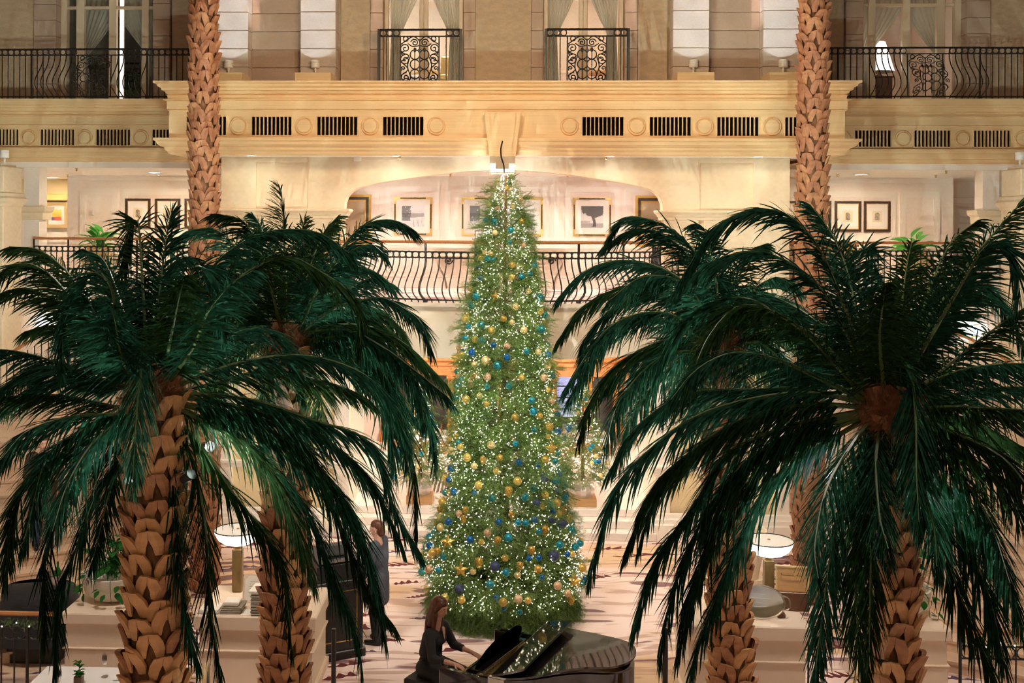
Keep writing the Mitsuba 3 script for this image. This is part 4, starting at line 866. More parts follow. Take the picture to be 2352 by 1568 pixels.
# low stone counters and plinths of the winter garden
for s, nm in ((-1, 'left'), (1, 'right')):
    def sx(a, b): return sorted((s * a, s * b))
    k = thing('stone_counter', f'low pale stone service counter with moulded front on the {nm} side', 'counter')
    a, b_ = sx(2.30, 3.86); y0 = 13.6
    part(k, 'body', box(a + .06, b_ - .06, y0 + .06, 14.72, 0, .88, .01), 'counter_stone'); part(k, 'top', box(a, b_, y0, 14.78, .86, 1.04, .014), 'counter_stone')
    part(k, 'band', box(a + .03, b_ - .03, y0 + .03, 14.75, .575, .60, .008), 'counter_stone'); part(k, 'base', box(a + .02, b_ - .02, y0 + .02, 14.75, 0, .12, .01), 'counter_stone')
    k = thing('stone_plinth', f'low pale stone plinth that carries a planter on the {nm} side', 'plinth')
    a, b_ = sx(4.62, 5.57)
    part(k, 'body', box(a + .05, b_ - .05, y0 + .05, 14.78, 0, .90, .01), 'counter_stone'); part(k, 'top', box(a, b_, y0, 14.83, .90, 1.04, .014), 'counter_stone'); part(k, 'band', box(a + .02, b_ - .02, y0 + .02, 14.8, .575, .60, .008), 'counter_stone')
    part(k, 'joint_block', box(a + .04, b_ - .04, y0 + .04, 14.79, .12, .57, .012), 'counter_stone')
    g = thing('iron_gate', f'small black iron gate with scrolls between counter and plinth on the {nm} side', 'gate')
    a, b_ = sx(3.90, 4.58)
    part(g, 'frame', join([tube([(a, 13.9, .05), (a, 13.9, .95), (b_, 13.9, .95), (b_, 13.9, .05), (a, 13.9, .05)], .014, 5), tube([(a, 13.9, .80), (b_, 13.9, .80)], .011, 5)]), 'iron')
    for i in range(3): part(g, 'ring', torus(.065, .010, 14, 4, (a + .115 + .225 * i, 13.9, .875)), 'iron')
    part(g, 'scroll', join([tube(spiral((a + .12 + q * .44, 13.9, .62 - .4 * j), .11, 1.5, PI * q, 1 - 2 * q), .010, 4) for q in (0, 1) for j in (0, 1)] + [tube(catmull([(a + .22, 13.9, .7), (a + .1, 13.9, .45), (a + .3, 13.9, .15)], 12), .01, 4), tube(catmull([(b_ - .22, 13.9, .7), (b_ - .1, 13.9, .45), (b_ - .3, 13.9, .15)], 12), .01, 4)]), 'iron')
    # railing with handrail, garland and lights beyond the plinth
    x0, x1 = sx(5.72, 8.6)
    r = railing('garden_railing', f'black iron railing with big rings and wooden handrail, {nm} edge of the garden', 'railing', [(x0, 13.75), (x1, 13.75)], 0.0, 1.0, 'garden railings', handrail=True, step=.17, post_every=5, band=.155)
    gk = thing('garland', f'dark fir garland tied under the handrail at the {nm} edge of the garden', 'garland')
    n = 700; t = rng.uniform(0, 1, n); P = np.stack([x0 + (x1 - x0) * t, 13.70 + rng.normal(0, .035, n), .87 + rng.normal(0, .035, n)], 1)
    D = rng.normal(0, 1, (n, 3)); D /= np.linalg.norm(D, axis=1, keepdims=True); sd = np.cross(D, [.3, .2, 1.0]); sd /= np.linalg.norm(sd, axis=1, keepdims=True)
    V = np.stack([P - sd * .006, P + sd * .006, P + D * .07], 1).reshape(-1, 3); part(gk, 'sprigs', TM(V, np.arange(3 * n).reshape(-1, 3)), 'fir_skirt', stuff=True)
    d = part(gk, 'light_string', join([ico(.009, (x0 + (x1 - x0) * q, 13.66 + .02 * math.sin(40 * q), .86 + .03 * math.sin(55 * q)), 1) for q in np.linspace(.03, .97, 16)]), 'light_box', stuff=True); lamp(scene[d], WHITE, 22)

# bowl lamps on bronze posts behind the counters
for s, nm in ((-1, 'left'), (1, 'right')):
    k = thing('bowl_lamp', f'white glass bowl lamp on a square bronze post behind the {nm} counter', 'lamp', 'bowl lamps')
    c = (s * 3.53, 14.55 if s < 0 else 14.45, 0)
    d = part(k, 'bowl', lathe([(0, 1.66), (.10, 1.665), (.20, 1.70), (.265, 1.75), (.305, 1.815), (.318, 1.87)], 32, c), 'light_box', True); lamp(scene[d], COOL if s > 0 else WHITE, P_BOWL, .5)
    part(k, 'rim', tube([(c[0] + .318 * math.cos(t), c[1] + .318 * math.sin(t), 1.872) for t in np.linspace(0, 2 * PI, 33)[:-1]], .007, 5, closed=True), 'iron'); part(k, 'lid', lathe([(0, 1.878), (.10, 1.875), (.315, 1.868)], 32, c), 'lamp_white', True)
    part(k, 'knob', lathe([(.02, 1.876), (.02, 1.886), (0, 1.89)], 10, c), 'brass'); part(k, 'post', box(c[0] - .065, c[0] + .065, c[1] - .065, c[1] + .065, 1.04, 1.62, .012), 'bronze'); part(k, 'neck', lathe([(.03, 1.6), (.05, 1.64), (.09, 1.668)], 14, c), 'brass')

# things on the left counter
def book(k, x, y, z, w, d_, h, rz, mat): put(k, moved(box(-w / 2, w / 2, -d_ / 2, d_ / 2, 0, h, min(.003, h / 3)), rz=rz, t=(x, y, z)), mat)
zc = 1.04; z = zc
for i in range(17):
    kk = thing('menu_book', 'grey menu folder in the tall stack on the left counter', 'menu', 'menus in the tall stack on the left counter')
    h = .017; book(kk, -3.02 + .008 * math.sin(i * 2.1), 13.78 + .006 * math.cos(i * 3.3), z, .235, .31, h - .003, .02 * math.sin(i * 1.7), 'book_grey' if i % 3 else 'book_dark'); z += h
kk = thing('paper_pad', 'white pad on top of the tall menu stack on the left counter', 'notepad'); book(kk, -3.03, 13.80, z, .27, .33, .018, -.05, 'paper')
kk = thing('white_dish', 'small white square dish on top of the tall menu stack', 'dish'); put(kk, join([box(-3.06, -2.94, 13.82, 13.92, z + .018, z + .03, .004), box(-3.045, -2.955, 13.835, 13.905, z + .03, z + .05, .004)]), 'paper')
z = zc
for i in range(6):
    kk = thing('menu_book', 'dark menu folder in the middle stack on the left counter', 'menu', 'menus in the middle stack on the left counter'); book(kk, -3.42 + .006 * i, 13.82, z, .26, .30, .012, .03 * math.sin(i * 2), 'book_dark' if i % 2 else 'book_grey'); z += .014
kk = thing('napkin_stack', 'pile of white napkins on the middle menu stack', 'napkins'); put(kk, box(-3.52, -3.32, 13.72, 13.94, z, z + .05, .012), 'paper')
kk = thing('paper_stack', 'low pile of white cards at the outer front corner of the left counter', 'paper'); part(kk, 'cards', box(-3.82, -3.57, 13.68, 13.94, zc, zc + .05, .01), 'paper'); part(kk, 'folder', box(-3.83, -3.56, 13.66, 13.95, zc, zc + .014), 'book_grey')
kk = thing('note_card', 'flat cream card lying between the stacks on the left counter', 'card'); put(kk, box(-3.27, -3.15, 13.64, 13.86, zc, zc + .008), 'paper')
kk = thing('menu_holder', 'cream octagonal framed menu card leaning behind the stacks', 'menu holder')
def lean(m, x, y, z, tilt, rz=0.0):
    c, q = math.cos(tilt), math.sin(tilt); v = np.array(m.vertices); v = np.stack([v[:, 0], v[:, 1] * c + v[:, 2] * q, -v[:, 1] * q + v[:, 2] * c], 1); return moved(TM(v, m.faces), rz=rz, t=(x, y, z))
part(kk, 'backing', lean(box(-.14, .14, 0, .012, 0, .36, .003), -3.22, 14.08, zc, .35), 'counter_stone')
part(kk, 'card', lean(extrude(Polygon([(-.07, .02), (.07, .02), (.115, .07), (.115, .29), (.07, .34), (-.07, .34), (-.115, .29), (-.115, .07)]), .004, 'xz', -.005), -3.22, 14.08, zc, .35), 'paper')
part(kk, 'print_lines', lean(join([box(-.05, .05, -.007, -.0045, q, q + .006) for q in np.linspace(.09, .27, 7)]), -3.22, 14.08, zc, .35), 'book_grey')
# things on the right counter
kk = thing('silver_tray', 'oval silver tray with handles and engraved lines leaning on the right counter', 'tray')
def oval(a, b_, n=40): return [(a * math.cos(t), b_ * math.sin(t)) for t in np.linspace(0, 2 * PI, n, endpoint=False)]
TR = dict(x=3.30, y=13.86, z=zc, tilt=.42, rz=-.15)
def lt(m): return lean(m, TR['x'], TR['y'], TR['z'], TR['tilt'], TR['rz'])
def up_(pts, dz): return Polygon([(x, z + dz) for x, z in pts])
part(kk, 'plate', lt(extrude(up_(oval(.29, .20), .21), .008, 'xz', 0)), 'silver'); part(kk, 'rim', lt(tube([(x, -.006, z + .21) for x, z in oval(.29, .20)], .012, 6, closed=True)), 'silver', 40)
for q in (-1, 1): part(kk, 'handle', lt(tube(catmull([(q * .26, -.005, .30), (q * .345, -.005, .27), (q * .345, -.005, .15), (q * .26, -.005, .12)], 10), .010, 6)), 'silver', 40)
for i, (q0, q1) in enumerate(((-.10, .06), (-.15, .13), (-.06, .02), (-.09, .07))): part(kk, 'engraved_line', lt(box(q0, q1, -.004, -.001, .30 - .05 * i, .308 - .05 * i)), 'paper')
kk = thing('wooden_box', 'open wooden box with a brass handle standing on edge on the right counter', 'box')
part(kk, 'lid', lean(box(-.21, .21, 0, .03, .20, .56, .006), 3.78, 14.2, zc, .10, -.12), 'box_wood'); part(kk, 'lid_edge', lean(rect_frame(-.21, .21, .20, .56, 0, .02, .012), 3.78, 14.2, zc, .10, -.12), 'chair_wood'); part(kk, 'base', lean(box(-.20, .20, -.03, .16, 0, .24, .008), 3.78, 14.2, zc, 0, -.12), 'dark_wood')
part(kk, 'handle', lean(tube(catmull([(-.14, -.01, .46), (-.12, -.035, .45), (.12, -.035, .45), (.14, -.01, .46)], 12), .007, 5), 3.78, 14.2, zc, .10, -.12), 'brass', 40)
kk = thing('tray_stand', 'small dark stand behind the silver tray', 'stand'); put(kk, box(3.52, 3.62, 13.92, 14.05, zc, zc + .05, .006), 'dark_wood')

# planters with mixed plants on the plinths
def leaf_mesh(L, w, bend=.35, n=5, fold=.12):
    t = np.linspace(0, 1, n + 1); wd = w * np.sin(PI * np.clip(t, .03, .985) ** .8); z = bend * L * (t - t * t * 1.5); x = L * t
    v = np.concatenate([np.stack([x, -wd, z + fold * wd], 1), np.stack([x, 0 * t, z], 1), np.stack([x, wd, z + fold * wd], 1)]); k = n + 1; f = []
    for i in range(n): f += [[i, i + 1, k + i + 1], [i, k + i + 1, k + i], [k + i, k + i + 1, 2 * k + i + 1], [k + i, 2 * k + i + 1, 2 * k + i]]
    return TM(v, f)
def orient(m, p, az, el, roll=0.0):
    c, s_ = math.cos(roll), math.sin(roll); v = np.array(m.vertices); v = np.stack([v[:, 0], v[:, 1] * c - v[:, 2] * s_, v[:, 1] * s_ + v[:, 2] * c], 1)
    c, s_ = math.cos(el), math.sin(el); v = np.stack([v[:, 0] * c - v[:, 2] * s_, v[:, 1], v[:, 0] * s_ + v[:, 2] * c], 1)
    return moved(TM(v, m.faces), rz=az, t=p)
for s, nm in ((-1, 'left'), (1, 'right')):
    k = thing('planter', f'pale round concrete planter bowl full of mixed foliage on the {nm} plinth', 'planter'); c = (s * 5.08, 14.25, 1.04)
    part(k, 'bowl', lathe([(0, 0), (.22, 0), (.30, .03), (.40, .12), (.44, .24), (.45, .34), (.42, .34), (.40, .26), (0, .24)], 32, c), 'concrete', 40)
    kp = thing('mixed_plants', f'striped grasses, broad leaves and trailing ivy that spill from the {nm} planter', 'plant')
    r = np.random.default_rng(40 + s)
    g = []
    for i in range(130):
        az, el, L = r.uniform(0, 2 * PI), r.uniform(.2, 1.3), r.uniform(.28, .55); g.append(orient(leaf_mesh(L, .010, .9 - el * .5, 5), (c[0] + r.normal(0, .13), c[1] + r.normal(0, .13), c[2] + .30), az, el))
    part(kp, 'grass_blades', join(g), 'leaf_deep', True, stuff=True)
    for i in range(16):
        az, el, L = r.uniform(0, 2 * PI), r.uniform(.5, 1.25), r.uniform(.22, .36); st = np.array([c[0] + r.normal(0, .1), c[1] + r.normal(0, .1), c[2] + .30]); h = r.uniform(.15, .55)
        o = st + np.array([math.cos(az) * .18 * (1.3 - el), math.sin(az) * .18 * (1.3 - el), h]); part(kp, 'broad_leaf', join([orient(leaf_mesh(L, L * .26, .25, 6), o, az, el - .75, r.normal(0, .3)), tube([st, o], .006, 4)]), 'leaf_deep', True)
    for i in range(34):
        az = r.uniform(PI + .1, 2 * PI - .1) if i % 4 else r.uniform(0, PI); o = (c[0] + .45 * math.cos(az) + r.normal(0, .05), c[1] + .45 * math.sin(az) - .03, c[2] + .36 - abs(r.normal(.12, .16))); part(kp, 'ivy_leaf', orient(leaf_mesh(.11, .042, .2, 4), o, az + r.normal(0, .6), -.7 + r.normal(0, .4)), 'leaf_deep', True)
    for i in range(6):
        az = PI + .4 + i * .45; p0 = np.array([c[0] + .42 * math.cos(az), c[1] + .42 * math.sin(az), c[2] + .36]); part(kp, 'trailing_stem', tube(catmull([p0, p0 + [.06 * math.cos(az), .06 * math.sin(az), -.05], p0 + [.07 * math.cos(az) + .02, .07 * math.sin(az), -.3]], 8), .004, 4), 'rachis')

# pots with glossy leaves on the mezzanine balustrade wings
for s, nm in ((-1, 'left'), (1, 'right')):
    c = (s * 9.02, 24.0, Z_M) if s < 0 else (8.95, 24.0, Z_M)
    k = thing('urn', f'carved ochre urn with handles behind the {nm} mezzanine railing', 'urn')
    part(k, 'body', lathe([(0, 0), (.20, 0), (.22, .05), (.14, .10), (.16, .16), (.27, .34), (.31, .52), (.29, .62), (.24, .70), (.25, .76), (.30, .80), (.30, .83), (.24, .83), (.23, .7), (0, .68)], 28, c), 'terracotta_glaze', 40)
    for q in (-1, 1): part(k, 'handle', tube(catmull([(c[0] + q * .25, c[1], c[2] + .66), (c[0] + q * .37, c[1], c[2] + .64), (c[0] + q * .38, c[1], c[2] + .46), (c[0] + q * .29, c[1], c[2] + .40)], 12), .022, 6), 'terracotta_glaze', 40)
    for i in range(10): part(k, 'relief', ico(.035, (c[0] + .305 * math.cos(i * .63), c[1] + .305 * math.sin(i * .63), c[2] + .50), 1), 'terracotta_glaze')
    kp = thing('peace_lily', f'bright green broad leaved plant in the urn behind the {nm} mezzanine railing', 'plant'); r = np.random.default_rng(70 + s)
    for i in range(44):
        az, el, L = r.uniform(0, 2 * PI), r.uniform(.05, 1.35), r.uniform(.26, .38); st = np.array([c[0] + r.normal(0, .05), c[1] + r.normal(0, .05), c[2] + .78]); h = r.uniform(.02, .30); out = r.uniform(.04, .26) * (1.4 - el)
        o = st + np.array([math.cos(az) * out, math.sin(az) * out, h * (.4 + el * .6)]); part(kp, 'leaf', join([orient(leaf_mesh(L, L * .20, .3, 6), o, az, el * .8 - .25, r.normal(0, .3)), tube([st, o], .005, 4)]), 'leaf_bright', True)
# table with a row of carvings against the right gallery wall
k = thing('carved_console', 'dark carved console table with gilt trim behind the right mezzanine railing', 'table')
part(k, 'top', box(7.0, 8.55, 26.5, 27.05, 5.50, 5.56, .012), 'dark_wood'); part(k, 'frieze', box(7.05, 8.5, 26.55, 27.0, 5.36, 5.50, .008), 'gilt')
for i in range(4): part(k, 'leg', tube(catmull([(7.12 + 1.3 * (i % 2), 26.62 + .3 * (i // 2), 5.37), (7.16 + 1.22 * (i % 2), 26.62 + .3 * (i // 2), 5.1), (7.10 + 1.34 * (i % 2), 26.62 + .3 * (i // 2), Z_M)], 8), [.07, .065, .06, .05, .045, .045, .05, .06], 8), 'dark_wood', 40)
for i in range(9): part(k, 'ornament', ico(.04, (7.15 + .16 * i, 26.54, 5.43), 1), 'gilt')
k = thing('statuette', 'small dark carved figure beside the console legs on the right mezzanine', 'statue'); part(k, 'body', lathe([(0, 0), (.11, 0), (.10, .1), (.07, .3), (.10, .5), (.05, .62), (.06, .7), (0, .76)], 12, (8.05, 26.0, Z_M)), 'dark_wood', 40); part(k, 'base', box(7.93, 8.17, 25.88, 26.12, Z_M, Z_M + .05, .01), 'dark_wood')

# white pots behind the right lamp
k = thing('white_pot', 'tall cream pot filled with pebbles behind the right bowl lamp', 'pot'); c = (4.15, 18.6, 0)
part(k, 'saucer', lathe([(0, .02), (.34, .02), (.36, .10), (.33, .10), (.31, .05), (0, .05)], 28, c), 'pot_cream', 40); part(k, 'body', lathe([(0, .05), (.20, .05), (.26, .35), (.30, .62), (.34, .75), (.36, .80), (.36, .86), (.31, .86), (.30, .80), (0, .79)], 28, c), 'pot_cream', 40)
r = np.random.default_rng(3); part(k, 'pebbles', join([ico(.035, (c[0] + .27 * math.sqrt(a) * math.cos(b_), c[1] + .27 * math.sqrt(a) * math.sin(b_), .81), 1) for a, b_ in zip(r.uniform(0, 1, 70), r.uniform(0, 6.28, 70))]), 'pebble', stuff=True)
# chandeliers of the hall, behind the camera: their warm light falls on the facade
for i, (x, y, z) in enumerate(((-5.0, -3.0, 8.5), (5.0, -3.0, 8.5))):
    k = thing('chandelier', f'large warm globe chandelier of the hall, {("left", "right")[i]}', 'chandelier', 'chandeliers of the hall')
    d = part(k, 'globe', ico(.45, (x, y, z), 2), 'light_box', True); lamp(scene[d], (1.0, .70, .40), P_HALL * 2, 1); part(k, 'rod', tube([(x, y, z + .45), (x, y, 16)], .02, 5), 'brass'); part(k, 'ring', torus(.5, .03, 24, 6, (x, y, z), 'xy'), 'brass')
put(struct('added_ceiling_hall', 'unseen dark roof added above the hall to keep the palm tops dark'), box(-14, 14, -8, 24.2, 16, 16.2), 'roof_dark')  # slab added out of view; it blocks the glow from above
for s, nm in ((-1, 'left'), (1, 'right')):
    k = thing('added_drum_lamp', f'added unseen drum lamp that brightens the floor, {nm}, above the picture', 'added lamp', 'added drum lamps'); c = (s * 4.5, 10.0, 0)  # added lamp with a deep shade, aimed at the floor only
    d = part(k, 'disc', lathe([(0, 13.6), (1.0, 13.6)], 32, c), 'light_box'); lamp(scene[d], (1.0, .87, .77), P_ROOF, 8)
    part(k, 'shade', lathe([(1.0, 12.95), (1.04, 12.95), (1.04, 13.64), (0, 13.66)], 32, c), 'roof_dark'); part(k, 'rod', tube([(c[0], c[1], 13.66), (c[0], c[1], 16)], .02, 5), 'iron')
    k = thing('added_wash_lamp', f'added unseen lamp that brightens the facade, {nm}, above the picture', 'lamp', 'added wall washers')  # unseen lamp added to light the facade and not the fronds
    p, n_ = np.array([s * 1.0, 12.5, 9.3]), np.array([0, .985, -.17]); d = part(k, 'disc', tube([p - n_ * .004, p], .60, 24), 'light_box'); lamp(scene[d], (1.0, .75, .48), P_WASH, 6)
    part(k, 'housing', tube([p - n_ * .25, p - n_ * .005], [.50, .63], 24), 'roof_dark'); part(k, 'rod', tube([p - n_ * .2, (p[0], p[1] - .2, 16)], .025, 5), 'iron')

# ================================================================ palms
PALMS = {
    1: ((-3.1, 9.7, 4.5), [
        [[0.11,0.0,0.09],[0.6,-0.1,0.84],[1.16,-0.18,1.2],[1.55,-0.22,1.07],[1.85,-0.26,0.83],[1.9,-0.3,0.45]],
        [[0.12,0.0,0.12],[0.46,-0.05,1.0],[0.94,-0.07,1.39],[1.45,-0.1,1.43],[1.77,-0.11,1.24]],
        [[-0.04,0.0,0.09],[-0.25,-0.17,0.56],[-0.31,-0.29,0.96],[-0.46,-0.35,1.05],[-0.64,-0.46,0.72],[-0.6,-0.6,0.26]],
        [[-0.03,0.0,0.06],[-0.13,0.11,0.53],[-0.23,0.27,1.27],[-0.28,0.32,1.52],[-0.37,0.35,1.38],[-0.43,0.4,1.09]],
        [[0.01,0.0,0.09],[-0.04,0.23,0.74],[-0.04,0.41,1.3],[-0.01,0.5,1.6]],
        [[0.07,0.0,0.08],[0.35,-0.62,0.61],[0.59,-1.14,1.02],[0.66,-1.25,1.09]],
        [[0.12,0.0,0.12],[0.37,-0.25,0.93],[0.46,-0.31,1.12],[0.63,-0.37,1.01],[0.77,-0.5,0.57]],
        [[-0.1,0.0,0.05],[-0.49,0.3,0.09],[-1.01,0.77,0.39],[-1.35,1.0,0.47],[-1.76,1.25,0.38]],
        [[-0.1,0.0,0.03],[-0.43,0.21,0.0],[-1.08,0.62,0.12],[-1.71,0.97,0.21],[-2.28,1.25,0.2]],
        [[-0.1,0.0,0.0],[-0.45,0.19,-0.01],[-1.03,0.51,0.12],[-1.43,0.69,0.06],[-1.84,0.9,-0.15],[-2.27,1.13,-0.49]],
        [[-0.13,0.0,0.09],[-0.46,0.22,0.33],[-0.74,0.41,0.55],[-1.16,0.63,0.74],[-1.54,0.8,0.85],[-1.86,0.93,0.79],[-2.2,1.08,0.66]],
        [[-0.13,0.0,0.09],[-0.55,0.25,0.53],[-0.95,0.43,0.8],[-1.21,0.54,1.01],[-1.49,0.64,1.1],[-1.77,0.73,1.0],[-2.04,0.84,0.76]],
        [[-0.15,0.0,0.11],[-0.51,0.24,0.33],[-1.01,0.71,0.91],[-1.48,1.0,1.21],[-1.9,1.2,1.25]],
        [[-0.1,0.0,-0.11],[-0.4,0.18,-0.2],[-1.15,0.63,-0.17],[-1.9,1.02,-0.26],[-2.37,1.25,-0.38]],
        [[-0.08,0.0,-0.13],[-0.2,-0.16,-0.2],[-0.49,-0.57,-0.15],[-0.73,-0.95,-0.2],[-0.83,-1.25,-0.38]],
        [[-0.08,0.0,-0.13],[-0.25,-0.14,-0.19],[-0.62,-0.52,-0.38],[-0.72,-0.68,-0.54],[-0.71,-1.09,-1.08]],
        [[-0.07,0.0,-0.19],[-0.25,-0.01,-0.44],[-0.56,-0.04,-0.71],[-0.8,-0.05,-0.98],[-0.96,-0.08,-1.5],[-0.96,-0.11,-2.25]],
        [[-0.05,0.0,-0.19],[-0.2,-0.01,-0.47],[-0.52,-0.04,-0.92],[-0.68,-0.06,-1.41],[-0.83,-0.08,-1.84],[-0.87,-0.11,-2.58]],
        [[-0.08,0.0,-0.16],[-0.33,-0.1,-0.35],[-0.77,-0.28,-0.56],[-1.05,-0.42,-0.85],[-1.08,-0.63,-1.49]],
        [[-0.05,0.0,-0.24],[-0.39,0.27,-0.71],[-0.58,0.46,-1.04],[-0.76,0.69,-1.5],[-0.93,0.9,-1.94]],
        [[-0.03,0.0,0.01],[0.02,-0.29,0.39],[0.04,-0.54,0.09],[0.11,-0.85,-0.29],[0.18,-1.1,-0.59]],
        [[0.01,0.0,-0.16],[-0.0,-0.02,-0.67],[-0.05,-0.05,-1.15],[0.01,-0.06,-1.48],[0.01,-0.09,-2.16],[-0.03,-0.11,-2.6]],
        [[0.06,0.0,-0.16],[0.14,-0.03,-0.42],[0.19,-0.09,-0.79],[0.27,-0.18,-1.45],[0.38,-0.25,-2.01],[0.48,-0.29,-2.3]],
        [[0.08,0.0,-0.16],[0.2,-0.01,-0.33],[0.36,-0.03,-0.66],[0.48,-0.05,-1.23],[0.54,-0.09,-1.9],[0.64,-0.11,-2.53]],
        [[0.1,0.0,-0.14],[0.22,-0.01,-0.28],[0.46,-0.03,-0.54],[0.81,-0.05,-1.03],[1.01,-0.07,-1.24],[1.18,-0.08,-1.59],[1.28,-0.11,-2.28]],
        [[0.08,0.0,-0.05],[0.38,-0.01,-0.04],[0.93,-0.04,-0.09],[1.47,-0.06,-0.26],[1.89,-0.07,-0.39],[2.07,-0.08,-0.65],[2.19,-0.1,-1.03],[2.39,-0.11,-1.36]],
        [[0.08,0.0,-0.08],[0.38,-0.01,-0.15],[1.02,-0.04,-0.27],[1.4,-0.05,-0.52],[1.55,-0.07,-0.79],[1.75,-0.08,-1.31],[1.95,-0.1,-1.75],[2.17,-0.11,-2.03]],
        [[0.08,0.0,-0.1],[0.38,-0.01,-0.23],[0.75,-0.03,-0.38],[1.06,-0.04,-0.66],[1.4,-0.06,-1.06],[1.62,-0.08,-1.58],[1.84,-0.1,-2.1],[1.9,-0.11,-2.45]],
        [[0.08,0.0,-0.1],[0.4,-0.07,-0.25],[0.86,-0.18,-0.42],[1.19,-0.29,-0.77],[1.4,-0.39,-1.19],[1.53,-0.47,-1.54]],
        [[0.1,0.0,-0.01],[0.72,0.03,0.23],[1.27,0.06,0.31],[1.72,0.08,0.22],[2.02,0.09,0.02],[2.26,0.11,-0.42]],
        [[0.1,0.0,-0.05],[0.44,0.24,0.01],[0.89,0.51,0.11],[1.26,0.7,0.02],[1.63,0.89,-0.12],[1.82,0.99,-0.24]],
        [[0.11,0.0,0.03],[0.48,-0.44,0.45],[0.7,-0.77,0.78],[0.96,-1.05,1.01],[1.18,-1.25,1.13]],
        [[-0.1,0.0,0.06],[-0.2,-0.31,0.25],[-0.18,-0.86,0.69],[-0.18,-1.07,0.84],[-0.17,-1.25,0.98]],
        [[-0.08,0.0,0.06],[-0.15,-0.36,0.26],[-0.01,-0.99,0.7],[0.04,-1.25,0.88]],
        [[-0.06,0.0,0.09],[-0.18,0.11,0.15],[-0.47,0.68,0.55],[-0.7,1.03,0.86],[-0.88,1.25,1.05]],
        [[0.11,0.0,0.01],[0.43,0.23,0.34],[0.72,0.37,0.5],[0.95,0.46,0.49],[1.09,0.55,0.3],[1.21,0.7,-0.13]],
        [[-0.0,0.0,0.03],[-0.19,0.5,0.47],[-0.22,0.87,0.86],[-0.17,1.11,1.11],[-0.03,1.25,1.15]],
        [[0.06,0.0,0.06],[0.13,0.44,0.48],[0.23,0.79,0.87],[0.46,1.07,1.11],[0.68,1.25,1.15]],
        [[-0.07,0.0,0.06],[-0.36,0.39,0.4],[-0.55,0.69,0.7],[-0.86,1.06,1.11],[-1.16,1.25,1.23]],
        [[0.08,0.0,-0.09],[0.82,-0.03,-0.25],[1.46,-0.06,-0.63],[1.85,-0.08,-1.16],[2.09,-0.11,-1.92]],
        [[0.08,0.0,-0.09],[0.98,-0.04,-0.35],[1.61,-0.06,-0.86],[1.97,-0.09,-1.54],[2.11,-0.11,-2.18]],
        [[0.08,0.0,-0.06],[0.66,-0.03,-0.12],[1.38,-0.06,-0.32],[1.93,-0.09,-0.73],[2.24,-0.11,-1.3]],
        [[-0.07,0.0,-0.16],[-0.33,-0.44,-0.34],[-0.43,-0.85,-0.62],[-0.41,-1.25,-0.94]],
        [[-0.07,0.0,-0.02],[-0.81,0.49,0.01],[-1.42,0.84,-0.09],[-2.1,1.25,-0.51]],
    ]),
    2: ((-2.3, 11.6, 4.7), [
        [[-0.0,0.0,0.1],[-0.03,0.1,0.88],[-0.07,0.17,1.45],[-0.11,0.2,1.69]],
        [[0.08,0.0,0.13],[0.3,-0.24,0.53],[0.62,-0.54,0.95],[0.92,-0.78,1.27],[1.24,-0.96,1.34],[1.45,-1.08,1.25]],
        [[0.07,0.0,0.13],[0.15,0.74,0.86],[0.24,1.07,1.21],[0.36,1.25,1.38]],
        [[0.1,0.0,0.15],[0.3,0.45,0.56],[0.52,0.76,0.79],[0.79,1.0,0.76],[1.02,1.25,0.54]],
        [[0.08,0.0,0.07],[0.55,-0.34,0.4],[0.87,-0.54,0.51],[1.13,-0.69,0.55],[1.36,-0.84,0.46],[1.53,-0.97,0.34],[1.64,-1.14,0.11]],
        [[0.08,0.0,0.05],[0.42,0.42,0.25],[0.72,0.72,0.34],[0.92,0.89,0.28],[1.1,1.08,0.11],[1.22,1.25,-0.11]],
        [[0.12,0.0,0.03],[0.25,-0.09,0.13],[0.74,-0.39,0.19],[1.13,-0.64,0.05],[1.43,-0.86,-0.12],[1.79,-1.13,-0.35]],
        [[0.12,0.0,0.03],[0.82,-0.4,0.12],[1.27,-0.7,-0.08],[1.5,-0.92,-0.35],[1.58,-1.1,-0.62]],
        [[0.12,0.0,0.02],[0.72,-0.29,-0.01],[1.11,-0.52,-0.24],[1.32,-0.73,-0.61],[1.4,-0.96,-1.03]],
        [[-0.05,0.0,0.07],[-0.59,0.56,0.87],[-0.95,0.81,1.21],[-1.36,0.99,1.2],[-1.55,1.1,1.05]],
        [[-0.03,0.0,0.1],[-0.1,-0.74,1.0],[-0.21,-1.03,1.31],[-0.41,-1.25,1.39]],
        [[-0.03,0.0,0.07],[-0.34,0.78,0.86],[-0.52,1.11,1.26],[-0.65,1.25,1.41]],
        [[-0.12,0.0,-0.0],[-0.41,-0.52,0.19],[-0.62,-0.93,0.1],[-0.74,-1.25,-0.04]],
        [[-0.05,0.0,-0.0],[-0.09,-0.33,-0.1],[-0.01,-0.95,-0.37],[0.02,-1.25,-0.49]],
        [[0.08,0.0,0.0],[0.38,-0.42,-0.22],[0.56,-0.92,-0.58],[0.64,-1.25,-0.81]],
        [[0.12,0.0,0.0],[0.68,-0.32,-0.09],[1.08,-0.61,-0.41],[1.24,-0.85,-0.76],[1.29,-1.06,-1.1]],
        [[-0.05,0.0,0.03],[-0.38,0.54,0.38],[-0.68,0.93,0.65],[-1.07,1.25,0.74]],
        [[0.05,0.0,0.1],[0.07,0.72,0.76],[0.12,1.0,1.06],[0.29,1.25,1.26]],
        [[-0.07,0.0,-0.0],[-0.33,-0.47,0.0],[-0.46,-0.86,-0.17],[-0.48,-1.25,-0.41]],
        [[0.02,0.0,0.07],[-0.01,0.65,0.67],[-0.04,1.08,1.16],[-0.03,1.25,1.36]],
        [[0.11,0.0,0.07],[0.5,-0.6,0.73],[0.81,-0.92,1.01],[1.05,-1.12,1.1],[1.19,-1.25,1.02]],
